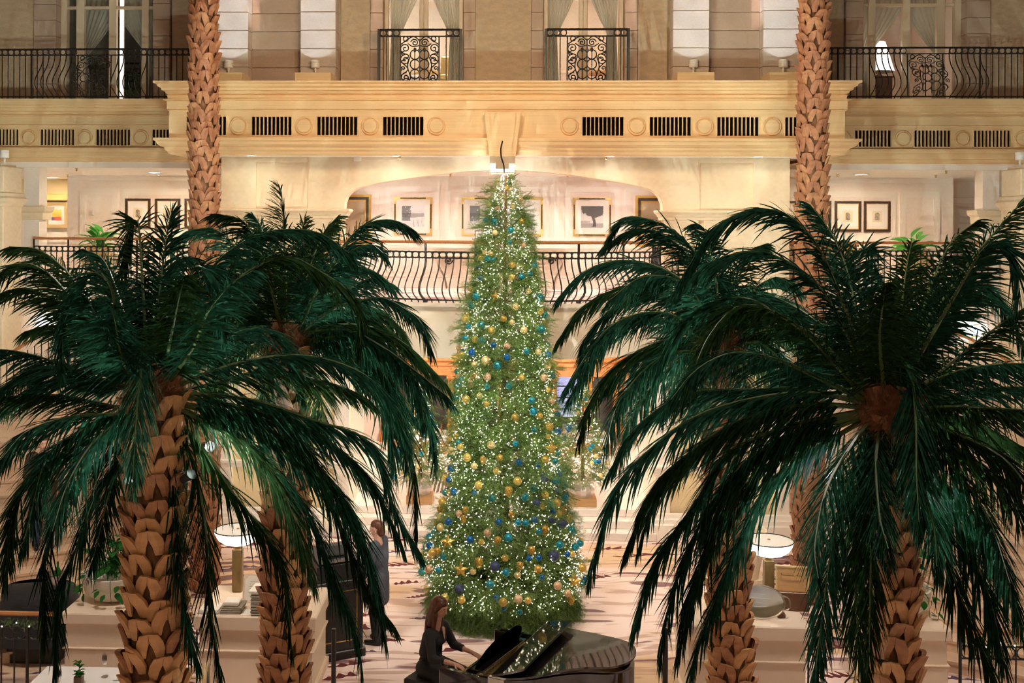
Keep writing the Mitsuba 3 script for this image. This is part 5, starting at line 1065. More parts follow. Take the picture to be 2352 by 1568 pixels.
        [[0.11,0.0,0.07],[0.48,0.66,0.47],[0.78,1.03,0.66],[1.02,1.25,0.59]],
        [[0.12,0.0,0.0],[0.78,-0.03,-0.18],[1.2,-0.06,-0.63],[1.4,-0.08,-1.32],[1.43,-0.11,-2.09]],
        [[0.12,0.0,0.02],[0.84,-0.16,0.02],[1.32,-0.27,-0.28],[1.58,-0.38,-0.71],[1.65,-0.47,-1.14]],
    ]),
    3: ((3.21, 9.1, 4.53), [
        [[-0.1,0.0,0.02],[-0.31,0.03,0.68],[-0.56,0.06,1.29],[-0.84,0.07,1.57],[-1.12,0.08,1.59],[-1.37,0.09,1.48],[-1.55,0.1,1.24],[-1.68,0.11,1.02]],
        [[-0.12,0.0,0.02],[-0.41,0.18,0.81],[-0.66,0.25,1.1],[-0.95,0.31,1.24],[-1.21,0.36,1.22],[-1.46,0.41,1.1],[-1.68,0.46,0.89]],
        [[-0.16,0.0,0.04],[-0.48,0.19,0.48],[-0.81,0.33,0.7],[-1.08,0.42,0.84],[-1.37,0.51,0.78],[-1.62,0.6,0.56],[-1.79,0.71,0.17]],
        [[-0.17,0.0,0.04],[-0.75,-0.28,0.61],[-1.1,-0.42,0.81],[-1.35,-0.51,0.83],[-1.58,-0.62,0.62],[-1.73,-0.74,0.34],[-1.84,-0.82,0.15]],
        [[-0.1,0.0,0.05],[-0.09,0.43,0.53],[-0.09,0.82,1.08],[-0.17,1.07,1.43],[-0.3,1.25,1.67]],
        [[-0.07,0.0,0.07],[0.0,0.5,0.6],[0.03,0.89,1.07],[0.16,1.04,1.27],[0.35,1.25,0.98]],
        [[-0.03,0.0,0.08],[-0.29,-0.64,0.6],[-0.42,-1.11,0.97],[-0.44,-1.25,1.07]],
        [[0.02,0.0,0.08],[0.3,0.6,0.59],[0.52,1.05,1.07],[0.64,1.25,1.31]],
        [[0.05,0.0,0.1],[0.42,0.48,0.6],[0.67,0.8,1.0],[0.93,1.05,1.33],[1.25,1.25,1.53]],
        [[0.09,0.0,0.1],[0.43,0.31,0.6],[0.81,0.57,1.05],[1.16,0.77,1.38],[1.58,0.98,1.75],[1.77,1.06,1.87]],
        [[0.09,0.0,0.1],[0.44,0.42,0.61],[0.76,0.67,0.9],[1.04,0.81,0.95],[1.35,0.97,0.8],[1.67,1.25,0.34]],
        [[0.1,0.0,0.15],[0.28,-0.53,0.87],[0.39,-0.88,1.31],[0.5,-0.99,1.32],[0.51,-1.16,1.1],[0.46,-1.25,0.98]],
        [[0.1,0.0,0.03],[0.47,0.3,0.18],[0.84,0.6,0.35],[1.4,1.0,0.62],[1.79,1.25,0.79]],
        [[0.11,0.0,0.0],[0.25,-0.34,0.25],[0.42,-0.67,0.4],[0.62,-1.06,0.48],[0.72,-1.25,0.46]],
        [[0.12,0.0,-0.04],[0.55,0.32,0.01],[1.02,0.65,0.04],[1.6,1.02,0.01],[1.99,1.25,-0.06]],
        [[0.12,0.0,-0.06],[0.32,-0.34,0.04],[0.49,-0.67,0.09],[0.65,-1.01,0.13],[0.75,-1.25,0.09]],
        [[0.11,0.0,-0.07],[0.44,0.24,-0.17],[0.96,0.6,-0.3],[1.58,1.01,-0.55],[1.95,1.25,-0.75]],
        [[0.11,0.0,-0.1],[0.25,-0.26,-0.21],[0.39,-0.55,-0.29],[0.52,-0.92,-0.44],[0.52,-1.25,-0.65]],
        [[0.1,0.0,-0.11],[0.24,-0.31,-0.45],[0.41,-0.62,-0.73],[0.5,-0.87,-0.98],[0.53,-1.22,-1.37]],
        [[0.09,0.0,-0.12],[0.21,-0.19,-0.6],[0.32,-0.37,-1.07],[0.38,-0.5,-1.4],[0.51,-0.66,-1.8],[0.56,-0.74,-2.0]],
        [[0.1,0.0,-0.11],[0.28,-0.28,-0.54],[0.42,-0.56,-0.98],[0.49,-0.78,-1.34],[0.49,-1.0,-1.7]],
        [[0.01,0.0,0.08],[-0.01,-0.22,0.4],[0.06,-0.31,0.33],[0.01,-0.57,-0.01],[-0.09,-0.86,-0.38],[-0.16,-1.1,-0.67]],
        [[-0.07,0.0,-0.05],[-0.29,-0.15,-0.4],[-0.52,-0.34,-0.88],[-0.69,-0.57,-1.5],[-0.8,-0.75,-1.96]],
        [[-0.06,0.0,-0.06],[-0.28,-0.22,-0.49],[-0.41,-0.46,-1.02],[-0.47,-0.69,-1.52],[-0.45,-0.87,-1.91]],
        [[-0.04,0.0,-0.08],[-0.24,-0.42,-0.34],[-0.39,-0.94,-0.65],[-0.43,-1.25,-0.82]],
        [[-0.05,0.0,-0.08],[-0.25,-0.36,-0.53],[-0.4,-0.79,-1.09],[-0.54,-1.19,-1.58]],
        [[-0.12,0.0,-0.04],[-0.61,-0.02,-0.13],[-1.04,-0.04,-0.26],[-1.36,-0.05,-0.45],[-1.57,-0.07,-0.79],[-1.93,-0.09,-1.33],[-2.09,-0.11,-1.83]],
        [[-0.12,0.0,-0.08],[-0.57,-0.02,-0.36],[-0.98,-0.04,-0.67],[-1.2,-0.06,-1.08],[-1.38,-0.08,-1.5],[-1.57,-0.1,-2.0],[-1.63,-0.11,-2.28]],
        [[-0.12,0.0,-0.05],[-0.68,-0.02,-0.2],[-1.11,-0.05,-0.44],[-1.39,-0.07,-0.86],[-1.57,-0.09,-1.43],[-1.73,-0.11,-2.04]],
        [[-0.14,0.0,-0.0],[-0.61,-0.02,0.09],[-1.07,-0.04,0.05],[-1.57,-0.06,-0.1],[-1.97,-0.07,-0.39],[-2.25,-0.09,-0.73],[-2.45,-0.11,-1.41]],
        [[-0.14,0.0,0.01],[-0.66,-0.33,0.26],[-1.07,-0.6,0.44],[-1.45,-0.84,0.51],[-1.75,-1.04,0.41],[-1.97,-1.25,0.22]],
        [[-0.14,0.0,-0.0],[-0.64,0.11,0.1],[-1.09,0.19,0.08],[-1.59,0.28,0.03],[-1.99,0.36,-0.25],[-2.24,0.44,-0.67]],
        [[-0.14,0.0,-0.03],[-0.68,-0.03,-0.0],[-1.15,-0.05,-0.11],[-1.58,-0.07,-0.36],[-1.93,-0.09,-0.69],[-2.15,-0.11,-1.19]],
        [[-0.12,0.0,-0.05],[-0.75,-0.03,-0.26],[-1.22,-0.05,-0.54],[-1.57,-0.07,-1.04],[-1.79,-0.1,-1.61],[-1.88,-0.11,-2.07]],
        [[-0.02,0.0,-0.0],[-0.04,-0.12,0.27],[0.01,-0.17,0.36],[0.04,-0.2,0.3]],
        [[-0.1,0.0,-0.08],[-0.41,-0.31,-0.3],[-0.68,-0.63,-0.54],[-0.88,-1.02,-0.86],[-0.92,-1.25,-1.04]],
        [[0.12,0.0,-0.07],[0.39,-0.42,-0.16],[0.59,-0.81,-0.28],[0.66,-1.25,-0.55]],
        [[0.07,0.0,-0.11],[0.05,-0.45,-0.43],[0.01,-0.91,-0.72],[-0.09,-1.25,-0.94]],
        [[-0.12,0.0,0.07],[-0.25,0.45,0.41],[-0.37,0.72,0.61],[-0.6,1.02,0.78],[-0.82,1.25,0.85]],
        [[-0.05,0.0,0.1],[0.06,0.61,0.47],[0.37,1.09,0.79],[0.55,1.25,0.86]],
        [[-0.14,0.0,-0.01],[-0.82,0.13,-0.07],[-1.38,0.23,-0.31],[-1.8,0.32,-0.75],[-1.98,0.41,-1.3]],
        [[-0.12,0.0,-0.06],[-0.86,-0.04,-0.4],[-1.29,-0.07,-0.83],[-1.61,-0.1,-1.47],[-1.72,-0.11,-1.86]],
        [[0.14,0.0,-0.05],[0.74,0.43,-0.17],[1.34,0.85,-0.44],[1.87,1.25,-0.83]],
        [[0.1,0.0,-0.09],[0.32,-0.43,-0.37],[0.44,-0.85,-0.7],[0.42,-1.25,-1.05]],
    ]),
    4: ((2.37, 11.7, 4.67), [
        [[-0.03,0.0,0.11],[-0.13,0.34,0.84],[-0.38,0.53,1.22],[-0.66,0.65,1.38],[-0.94,0.76,1.42],[-1.12,0.87,1.21]],
        [[-0.03,0.0,0.11],[-0.16,0.39,0.79],[-0.46,0.65,1.17],[-0.83,0.84,1.28],[-1.16,1.01,1.09]],
        [[-0.05,0.0,0.08],[-0.34,0.19,0.66],[-0.7,0.3,0.89],[-1.12,0.41,0.93],[-1.47,0.5,0.78],[-1.7,0.58,0.53]],
        [[-0.06,0.0,0.05],[-0.38,0.2,0.52],[-0.7,0.31,0.65],[-1.07,0.43,0.62],[-1.44,0.55,0.41],[-1.71,0.68,0.03]],
        [[-0.06,0.0,0.05],[-0.42,0.27,0.46],[-0.78,0.44,0.55],[-1.14,0.61,0.36],[-1.4,0.76,0.02],[-1.44,0.88,-0.29]],
        [[-0.06,0.0,0.02],[-0.55,-0.25,0.32],[-0.93,-0.41,0.35],[-1.26,-0.56,0.23],[-1.53,-0.77,-0.16],[-1.67,-0.88,-0.37]],
        [[-0.06,0.0,-0.02],[-0.43,0.2,0.09],[-0.78,0.37,-0.03],[-1.1,0.54,-0.29],[-1.35,0.73,-0.72],[-1.46,0.88,-1.14]],
        [[-0.06,0.0,-0.05],[-0.56,-0.33,0.01],[-0.9,-0.59,-0.14],[-1.2,-0.89,-0.45],[-1.35,-1.2,-0.81]],
        [[0.06,0.0,0.08],[0.56,0.63,0.44],[0.87,0.9,0.48],[1.21,1.25,0.2]],
        [[0.06,0.0,0.02],[0.27,-0.42,0.12],[0.4,-0.8,-0.01],[0.33,-1.25,-0.29]],
        [[-0.0,0.0,0.15],[-0.23,-0.73,0.89],[-0.4,-1.14,1.28],[-0.5,-1.25,1.34]],
        [[0.03,0.0,0.15],[0.28,0.7,0.73],[0.5,1.03,1.02],[0.75,1.25,1.12]],
        [[-0.06,0.0,0.05],[-0.5,-0.23,0.36],[-0.88,-0.39,0.42],[-1.3,-0.58,0.25],[-1.71,-0.87,-0.28]],
        [[-0.06,0.0,-0.03],[-0.51,-0.33,-0.08],[-0.87,-0.67,-0.35],[-1.12,-0.99,-0.64],[-1.23,-1.25,-0.93]],
        [[0.1,0.0,0.05],[0.34,-0.48,0.26],[0.55,-0.87,0.26],[0.61,-1.25,0.05]],
        [[-0.03,0.0,0.08],[-0.36,-0.46,0.61],[-0.66,-0.72,0.8],[-1.0,-0.96,0.81],[-1.32,-1.25,0.61]],
        [[0.06,0.0,0.02],[0.1,-0.38,-0.11],[0.09,-0.84,-0.31],[0.02,-1.25,-0.5]],
        [[-0.06,0.0,-0.02],[-0.3,-0.37,-0.16],[-0.46,-0.83,-0.4],[-0.55,-1.25,-0.63]],
        [[0.05,0.0,0.11],[0.14,-0.6,0.62],[0.31,-0.98,0.82],[0.44,-1.25,0.75]],
    ]),
}

def frond_meshes(P, r, Lmax=.40, N=62, droop=.55):
    """Rachis and leaflets of one feather leaf along the control points P."""
    c = catmull(P, 26); L = np.linalg.norm(np.diff(c, axis=0), axis=1).sum()
    t, _, _ = frame_axes(c); tt = np.linspace(0, 1, len(c))
    rach = tube(c, .021 * (1 - tt) ** 1.2 + .0035, 5)
    arc_n = np.cross(c[len(c) // 2] - c[0], c[-1] - c[0]); 
    if np.linalg.norm(arc_n) < .02: arc_n = np.cross(c[-1] - c[0], [0, 0, 1.0])
    arc_n /= np.linalg.norm(arc_n) + 1e-9
    s = np.repeat(np.linspace(.10, .995, N), 2) + r.normal(0, .003, 2 * N); s = np.clip(s, .05, 1); side = np.tile([1.0, -1.0], N)
    p0 = np.stack([np.interp(s, tt, c[:, k]) for k in range(3)], 1); T_ = np.stack([np.interp(s, tt, t[:, k]) for k in range(3)], 1); T_ /= np.linalg.norm(T_, axis=1, keepdims=True)
    S = np.cross(T_, [0, 0, 1.0]); n_ = np.linalg.norm(S, axis=1, keepdims=True); S = np.where(n_ > .25, S / np.maximum(n_, 1e-6), arc_n); U = np.cross(S, T_)
    a = np.interp(s, [0, .3, .8, 1], [.92, .74, .50, .20]) + r.normal(0, .09, 2 * N); b = .42 + r.normal(0, .42, 2 * N)
    D = T_ * np.cos(a)[:, None] + (S * (side * np.cos(b))[:, None] + U * np.sin(b)[:, None]) * np.sin(a)[:, None]
    D[:, 2] -= .42; D /= np.linalg.norm(D, axis=1, keepdims=True)
    l = Lmax * np.interp(s, [0, .12, .35, .7, 1], [.25, .65, 1.0, .80, .42]) * r.uniform(.85, 1.1, 2 * N)
    W = T_ - D * (T_ * D).sum(1, keepdims=True); W /= np.linalg.norm(W, axis=1, keepdims=True) + 1e-9
    W = W * .75 + np.cross(D, W) * (.66 * side)[:, None]
    q = np.array([0, .3, .62, .85, 1.0]); wd = np.array([.55, 1.0, .9, .5, .0]) * .0080
    V = []
    g = droop * r.uniform(.6, 1.3, 2 * N)
    for k in range(5):
        c_ = p0 + D * (q[k] * l)[:, None]; c_[:, 2] -= g * l * q[k] ** 2 * .55
        V += [c_ - W * wd[k], c_ + W * wd[k]]
    V = np.stack(V, 1); m = len(V); f = []
    for k in range(4):
        f += [[2 * k, 2 * k + 1, 2 * k + 3], [2 * k, 2 * k + 3, 2 * k + 2]] if k < 3 else [[2 * k, 2 * k + 1, 2 * k + 2]]
    F = (np.array(f)[None] + (np.arange(m) * 10)[:, None, None]).reshape(-1, 3)
    return rach, TM(V.reshape(-1, 3), F)
def boot_mesh(w, h, flare, th=.013):
    """A cut leaf base: two convex halves that meet in a keel and leave a fibrous triangle open below, and that stand off the trunk at their cut top."""
    rows = [(0, -.50, -.20), (.34, -.57, -.13), (.66, -.53, -.015), (1.0, -.37, .0)]
    V, f = [], []
    for s in (-1, 1):
        o = len(V); n = 3
        for layer in (0, 1):
            for z, a, b in rows:
                for u in (0, .5, 1):
                    x = a + (b - a) * u; y = flare * z ** 1.3 + w * (.02 + .17 * (1 - (x / .6) ** 2)) + (.035 * w if u == .5 else 0) + (.03 * w * (z > .6) if u == 1 else 0)
                    zz = z * h + (.07 * h * u if z == 1.0 else 0)
                    V.append([-s * x * w * (1 - .04 * layer), y - layer * (th + .35 * flare * z), zz - (.02 * h * layer if z == 1.0 else 0)])
        N = len(rows) * n; g = []
        for i in range(len(rows) - 1):
            for j in range(2):
                a = o + i * n + j; g += [[a, a + n, a + n + 1], [a, a + n + 1, a + 1]]
        for j in range(2):
            a = o + 3 * n + j; g += [[a, a + N, a + N + 1], [a, a + N + 1, a + 1]]
        for i in range(len(rows) - 1):
            a, b = o + i * n, o + (i + 1) * n; g += [[a, a + N, b + N], [a, b + N, b]]
            a, b = a + 2, b + 2; g += [[a, b, b + N], [a, b + N, a + N]]
        f += g if s < 0 else [q[::-1] for q in g]
    return TM(V, f)
BOOT = {}
def trunk(key, p0, p1, r0, r1, w, h, flare, seed, mats, zvis=(0, 99)):
    """Fibrous core with leaf bases in a spiral."""
    p0, p1 = np.asarray(p0, float), np.asarray(p1, float); r_ = np.random.default_rng(seed); H = p1[2] - p0[2]
    zz = np.linspace(0, 1, 40); core = tube(p0 + (p1 - p0) * zz[:, None], (r0 + (r1 - r0) * zz) * .93, 18)
    v = np.array(core.vertices); v[:, :2] += .018 * (meshkit.noise(v * 9) - .5)[:, None]; part(key, 'trunk', TM(v, core.faces), 'palm_fibre', True)
    nr = max(5, round(PI * (r0 + r1) / w)); n = int(H / (h * .80)); cand = []
    for q in range(n * nr):
        i, u = divmod(q, nr); t = (i + .12 * r_.normal()) / n + .5 / n * u / nr; a = 2 * PI * (u + .5 * (i % 2) * .55 + .13 * i) / nr + r_.normal(0, .06); c = p0 + (p1 - p0) * t; R = r0 + (r1 - r0) * t
        cand.append((-math.sin(a) > -.35 and zvis[0] < c[2] < zvis[1], q, a, c, R))
    seen = [q for q in cand if q[0]][:298]; ids = {q[1] for q in seen}; rest = []
    for vis, i, a, c, R in cand:
        s_ = r_.uniform(.88, 1.14); M = np.eye(4)
        er, et = np.array([math.cos(a), math.sin(a), 0]), np.array([-math.sin(a), math.cos(a), 0]); tl = r_.normal(0, .10)
        M[:3, 0] = (et * math.cos(tl) + np.array([0, 0, math.sin(tl)])) * s_ * r_.choice([-1, 1]); M[:3, 1] = er * r_.uniform(.8, 1.25); M[:3, 2] = (np.array([0, 0, math.cos(tl)]) - et * math.sin(tl)) * s_; M[:3, 3] = c + er * (R * .90)
        k = (round(w, 3), round(h, 3), round(flare, 3))
        if k not in BOOT: BOOT[k] = boot_mesh(w, h, flare); 
        kk = (k, mats[r_.integers(len(mats))])
        if i in ids:
            if kk not in BOOT: BOOT[kk] = shape(BOOT[k], kk[1], smooth=20)
            part(key, 'leaf_base', BOOT[kk], M=M)
        else: rest.append(moved(BOOT[k], M=M))
    if rest: part(key, 'far_leaf_bases', join(rest), mats[0], smooth=35, stuff=True)
    # loose fibres
    n = int(260 * H); a = r_.uniform(0, 2 * PI, n); t = r_.uniform(0, 1, n); er = np.stack([np.cos(a), np.sin(a), 0 * a], 1)
    b = p0 + (p1 - p0) * t[:, None] + er * (r0 * .95); d_ = er * r_.uniform(.2, 1, (n, 1)) + r_.normal(0, .5, (n, 3)); d_ /= np.linalg.norm(d_, axis=1, keepdims=True); sd = np.cross(d_, [.2, .1, 1.0])
    V = np.stack([b - sd * .0022, b + sd * .0022, b + d_ * r_.uniform(.04, .11, (n, 1))], 1).reshape(-1, 3); part(key, 'loose_fibres', TM(V, np.arange(3 * n).reshape(-1, 3)), 'palm_fibre', stuff=True)
def spot_fixture(x, y, z, target, label, power, col, cutoff=60, group='palm spotlights', lens=True):
    k = thing('spotlight', label, 'lamp', group); d_ = np.asarray(target, float) - [x, y, z]; d_ /= np.linalg.norm(d_)
    p = np.array([x, y, z], float); part(k, 'housing', join([tube([p - d_ * .10, p + d_ * .03], [.035, .05], 10, cap=False), tube([p - d_ * .11, p - d_ * .10], [.02, .035], 10)]), 'iron', 40); part(k, 'bracket', tube([p - d_ * .08, p - d_ * .08 + [0, 0, -.08]], .012, 5), 'iron')
    e = part(k, 'lens', tube([p - d_ * .065, p - d_ * .06], .034, 10), 'light_box'); lamp(scene[e], col, 9.0, .03)
    scene[k + '_beam'] = {'type': 'spot', 'sampling_weight': 1.2, 'to_world': T().look_at(origin=[float(q) for q in p + d_ * .04], target=[float(q) for q in p + d_], up=[.1, .9, .3]), 'cutoff_angle': float(cutoff), 'beam_width': cutoff * .55, 'intensity': rgb(*(c * power for c in col))}
SPECS = {1: ((-3.07, 9.7), .215, .235, .215, .215, .075, ['boot_tan', 'boot_brown', 'boot_tan'], 'date palm with a thick trunk and wide dark crown, left front'),
         2: ((-2.29, 11.62), .205, .20, .195, .21, .07, ['boot_tan', 'boot_brown'], 'date palm left of the tree, behind the thick left front palm'),
         3: ((3.33, 9.1), .155, .165, .175, .19, .06, ['boot_tan', 'boot_tan', 'boot_brown'], 'date palm with a broad dark crown and slim golden trunk, right front'),
         4: ((2.50, 11.7), .19, .18, .185, .20, .07, ['boot_tan', 'boot_brown'], 'date palm right of the tree, behind the wide right front palm')}
for pid, (c, fr) in PALMS.items():
    (bx, by), r0, r1, w, h, fl, mats, lab = SPECS[pid]; r_ = np.random.default_rng(100 + pid); c = np.array(c)
    k = thing('date_palm', lab, 'palm tree', None)
    trunk(k, (bx, by, 0), (c[0], c[1], c[2] - .10), r0, r1, w, h, fl, 7 + pid, mats)
    m = ico(1.0, (0, 0, 0), 3); v = np.array(m.vertices); nz = meshkit.fbm(v * 2.6 + pid, 4); v *= (.55 + .95 * nz)[:, None]; v = v * [.22, .22, .34] + c + [0, 0, -.08]; part(k, 'crown_fibre', TM(v, m.faces), 'crown_fibre', True)
    n = 4200; dd = r_.normal(0, 1, (n, 3)); dd /= np.linalg.norm(dd, axis=1, keepdims=True); b = c + [0, 0, -.08] + dd * [.22, .22, .28]; d2 = dd + r_.normal(0, .7, (n, 3)); sd = np.cross(d2, [.3, .1, 1.0]); sd /= np.linalg.norm(sd, axis=1, keepdims=True)
    part(k, 'crown_hairs', TM(np.stack([b - sd * .003, b + sd * .003, b + d2 * .11], 1).reshape(-1, 3), np.arange(3 * n).reshape(-1, 3)), 'crown_fibre', stuff=True)
    P_ = [np.array(q) + c for q in fr]
    for i in range({1: 6, 2: 16, 3: 6, 4: 16}[pid]):       # fronds on the far side of the crown
        az, el, L = r_.uniform(.15, PI - .15), r_.uniform(.1, 1.2), r_.uniform(1.3, 2.0); d_ = np.array([math.cos(az), math.sin(az)]); tt = np.linspace(0, 1, 5)
        P_.append(np.stack([c[0] + d_[0] * L * math.cos(el) * tt * 1.05, c[1] + d_[1] * L * math.cos(el) * tt * 1.05, c[2] + L * (math.sin(el) * tt - .75 * tt ** 2.2)], 1))
    for i, q in enumerate(P_):
        Lq = np.linalg.norm(np.diff(q, axis=0), axis=1).sum()
        ra, le = frond_meshes(q, r_, Lmax=.44 if Lq > 1 else .25, N=int(60 + 32 * Lq))
        f_ = part(k, 'frond', ra, 'rachis', 50); part(f_, 'leaflets', le, 'frond' if r_.random() < .6 else 'frond_dark', stuff=True)
    if pid == 4:
        for i in range(9):
            az = r_.uniform(0, 2 * PI); q = c + np.array([[0, 0, -.1], [.18 * math.cos(az), .18 * math.sin(az), -.2], [.26 * math.cos(az), .26 * math.sin(az), -.5], [.22 * math.cos(az), .22 * math.sin(az), -.95]])
            ra, le = frond_meshes(q, r_, Lmax=.22, N=26); f_ = part(k, 'dead_frond', ra, 'dead_frond', 50, label='brown dead frond'); part(f_, 'leaflets', le, 'dead_frond', stuff=True)
    g = (.80, 1.0, .90)
    s = -1 if c[0] < 0 else 1
    for j, (ox, oy, tell) in enumerate(((-s * .60, -.35, 'inner side'), (s * .62, .20, 'outer side'), (s * .12, -.66, 'front side'), (-s * .1, .66, 'far side'))):
        z0 = c[2] - .72
        spot_fixture(c[0] + ox * .64, c[1] + oy * .64, z0, (c[0] + ox * 4, c[1] + oy * 4, z0 + 1.5), f'small black spotlight on the {("left front", "left back", "right front", "right back")[pid - 1]} palm trunk, {tell}', P_PALM, g, 66)
for s, x, y, z in ((-1, -2.62, 9.75, 3.98), (1, 2.80, 9.25, 3.90)):
    spot_fixture(x, y, z, (x - s * .7, y - .9, z + .10), f'glaring small spotlight that hangs in the {"left" if s < 0 else "right"} front palm, under its crown', P_PALM * .8, (.95, 1.0, 1.0), 62)
# the two tall palms whose crowns are above the picture
for s, x, y, tell in ((-1, -4.90, 17.6, 'left'), (1, 4.98, 17.6, 'right')):
    k = thing('tall_palm', f'tall slender palm trunk with cut leaf bases that rises out of the picture, {tell}', 'palm tree')
    trunk(k, (x + .08 * s * -1, y, 0), (x, y, 11.4), .20, .185, .20, .20, .055, 50 + s, ['boot_rust', 'boot_brown', 'boot_rust'], zvis=(4.6, 10.6))

# ================================================================ the fir with its lights and baubles
TX, TY = 0.06, 16.85
PROF = np.array([(0.10, .98), (.34, 1.06), (.55, 1.14), (.80, 1.15), (1.05, 1.12), (1.40, .97), (1.75, .86), (2.42, .79), (3.08, .74), (3.76, .68), (4.43, .59), (5.10, .47), (5.70, .34), (6.10, .27), (6.44, .19), (6.72, .08), (6.85, .02)])
def tree_r(z): return np.interp(z, PROF[:, 0], PROF[:, 1])
def sprig(L, n, nl, r, twigs=5):
    """A flat spray of fir: an axis and side twigs set with needles."""
    axes = [(np.array([0, 0, 0.0]), np.array([1.0, 0, 0]), L)]
    for i in range(twigs):
        t = .15 + .65 * i / max(1, twigs - 1); s = 1 if i % 2 else -1; a = .75 + r.normal(0, .1); axes.append((np.array([L * t, 0, 0]), np.array([math.cos(a), s * math.sin(a), r.normal(0, .12)]), L * (.55 - .3 * t)))
    V = []
    for p, d_, l in axes:
        m = max(4, int(n * l / L)); t = np.linspace(.05, 1, m)
        for sd in (1, -1):
            o = np.cross(d_, [0, 0, 1.0]); o /= np.linalg.norm(o)
            b = p + d_ * (t * l)[:, None]; ang = r.normal(.35, .3, m); nd = d_ * .62 + sd * o * .78 * np.cos(ang)[:, None] + np.array([0, 0, 1.0]) * np.sin(ang)[:, None] * .7
            w = d_ * .0032
            V.append(np.stack([b - w, b + w, b + nd * (nl * r.uniform(.75, 1.15, m))[:, None]], 1))
        V.append(np.stack([p + np.array([0, 0, .003]), p - np.array([0, 0, .003]), p + d_ * l])[None])
    V = np.concatenate(V); V = V.reshape(-1, 3); V[:, 2] -= .25 * V[:, 0] ** 2 / L
    return V
def spray_cloud(pos, D, scale, protos, r):
    """Sprays placed at pos, pointing along D, joined into one mesh."""
    out = []; D = D / np.linalg.norm(D, axis=1, keepdims=True); which = r.integers(len(protos), size=len(pos))
    for j, pv in enumerate(protos):
        q = np.where(which == j)[0]
        if not len(q): continue
        X = D[q]; Y = np.cross(np.array([0, 0, 1.0]) + r.normal(0, .45, (len(q), 3)), X); Y /= np.linalg.norm(Y, axis=1, keepdims=True); Z = np.cross(X, Y)
        out.append((pos[q, None] + scale[q, None, None] * (pv[None, :, :1] * X[:, None] + pv[None, :, 1:2] * Y[:, None] + pv[None, :, 2:] * Z[:, None])).reshape(-1, 3))
    V = np.vstack(out); return TM(V, np.arange(len(V)).reshape(-1, 3))
rt = np.random.default_rng(21)
PROT = [sprig(.30, 22, .034, rt, 5) for _ in range(6)]
xt_ = thing('christmas_tree', 'tall slim decorated fir between the palms, in front of the bowed gallery', 'christmas tree')
part(xt_, 'trunk', tube([(TX, TY, 0), (TX, TY, 3), (TX, TY, 6.75)], [.10, .07, .012], 10), 'bark', True)
def shell(n, z0, z1, r, lo=.62, hi=.92, dens=None):
    z = r.uniform(z0, z1, n * 4); keep = r.uniform(0, 1.3, n * 4) < tree_r(z) + .10; z = z[keep][:n]; a = r.uniform(0, 2 * PI, len(z)); R = tree_r(z) * r.uniform(lo, hi, len(z)); return np.stack([TX + R * np.cos(a), TY + R * np.sin(a), z], 1), a
lump = lambda a, z: 1.0
pos, a = shell(4600, .42, 6.72, rt)
lum = .85 + .34 * meshkit.noise(np.stack([np.cos(a) * 2.2, np.sin(a) * 2.2, pos[:, 2] * 2.0], 1), 5)
pos[:, :2] = np.array([TX, TY]) + (pos[:, :2] - [TX, TY]) * lum[:, None]
D = np.stack([np.cos(a), np.sin(a), rt.normal(-.05, .32, len(a))], 1) + rt.normal(0, .30, (len(a), 3)); sc = rt.uniform(.75, 1.25, len(a)) * np.interp(pos[:, 2], [0, 5, 6.7], [1.05, .85, .55])
part(xt_, 'foliage', spray_cloud(pos, D, sc, PROT, rt), 'fir', stuff=True)
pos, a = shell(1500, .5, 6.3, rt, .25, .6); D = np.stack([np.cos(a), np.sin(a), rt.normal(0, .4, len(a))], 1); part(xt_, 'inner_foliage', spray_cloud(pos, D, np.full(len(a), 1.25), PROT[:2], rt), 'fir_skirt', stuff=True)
for i in range(46):         # the sprays that stand out of the outline, branch by branch
    z = .7 + 5.95 * (i / 45) ** .9; az = i * 2.4; R = tree_r(z); L = .30 * (1.15 - .07 * z); d_ = np.array([math.cos(az), math.sin(az), .12 + .05 * z * (z > 4)])
    b = np.array([TX, TY, z]) + d_ * R * .45; e = np.array([TX, TY, z]) + d_ * (R + L * .55) + [0, 0, -.05]; c = catmull([b, (b + e) / 2 + [0, 0, .05], e], 8); n = 12
    q = np.repeat(np.linspace(.35, 1, n), 1); pp = np.stack([np.interp(q, np.linspace(0, 1, 8), c[:, k]) for k in range(3)], 1); dd = np.tile(d_, (n, 1)) + rt.normal(0, .35, (n, 3))
    br = part(xt_, 'branch', tube(c, np.linspace(.010, .003, 8), 5), 'bark'); part(br, 'sprays', spray_cloud(pp, dd, np.full(n, .55), PROT, rt), 'fir', stuff=True)
# the skirt of hanging boughs
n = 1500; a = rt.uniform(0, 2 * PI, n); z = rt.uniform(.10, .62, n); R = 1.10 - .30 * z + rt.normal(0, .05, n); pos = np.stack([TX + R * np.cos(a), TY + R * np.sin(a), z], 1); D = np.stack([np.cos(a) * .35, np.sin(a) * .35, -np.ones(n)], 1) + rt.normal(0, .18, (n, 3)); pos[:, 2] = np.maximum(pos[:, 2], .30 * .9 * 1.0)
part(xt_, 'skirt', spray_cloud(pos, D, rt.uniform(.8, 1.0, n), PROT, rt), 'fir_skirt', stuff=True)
part(xt_, 'skirt_drum', lathe([(.98, .02), (.90, .62)], 32, (TX, TY, 0)), 'fir_skirt', True)
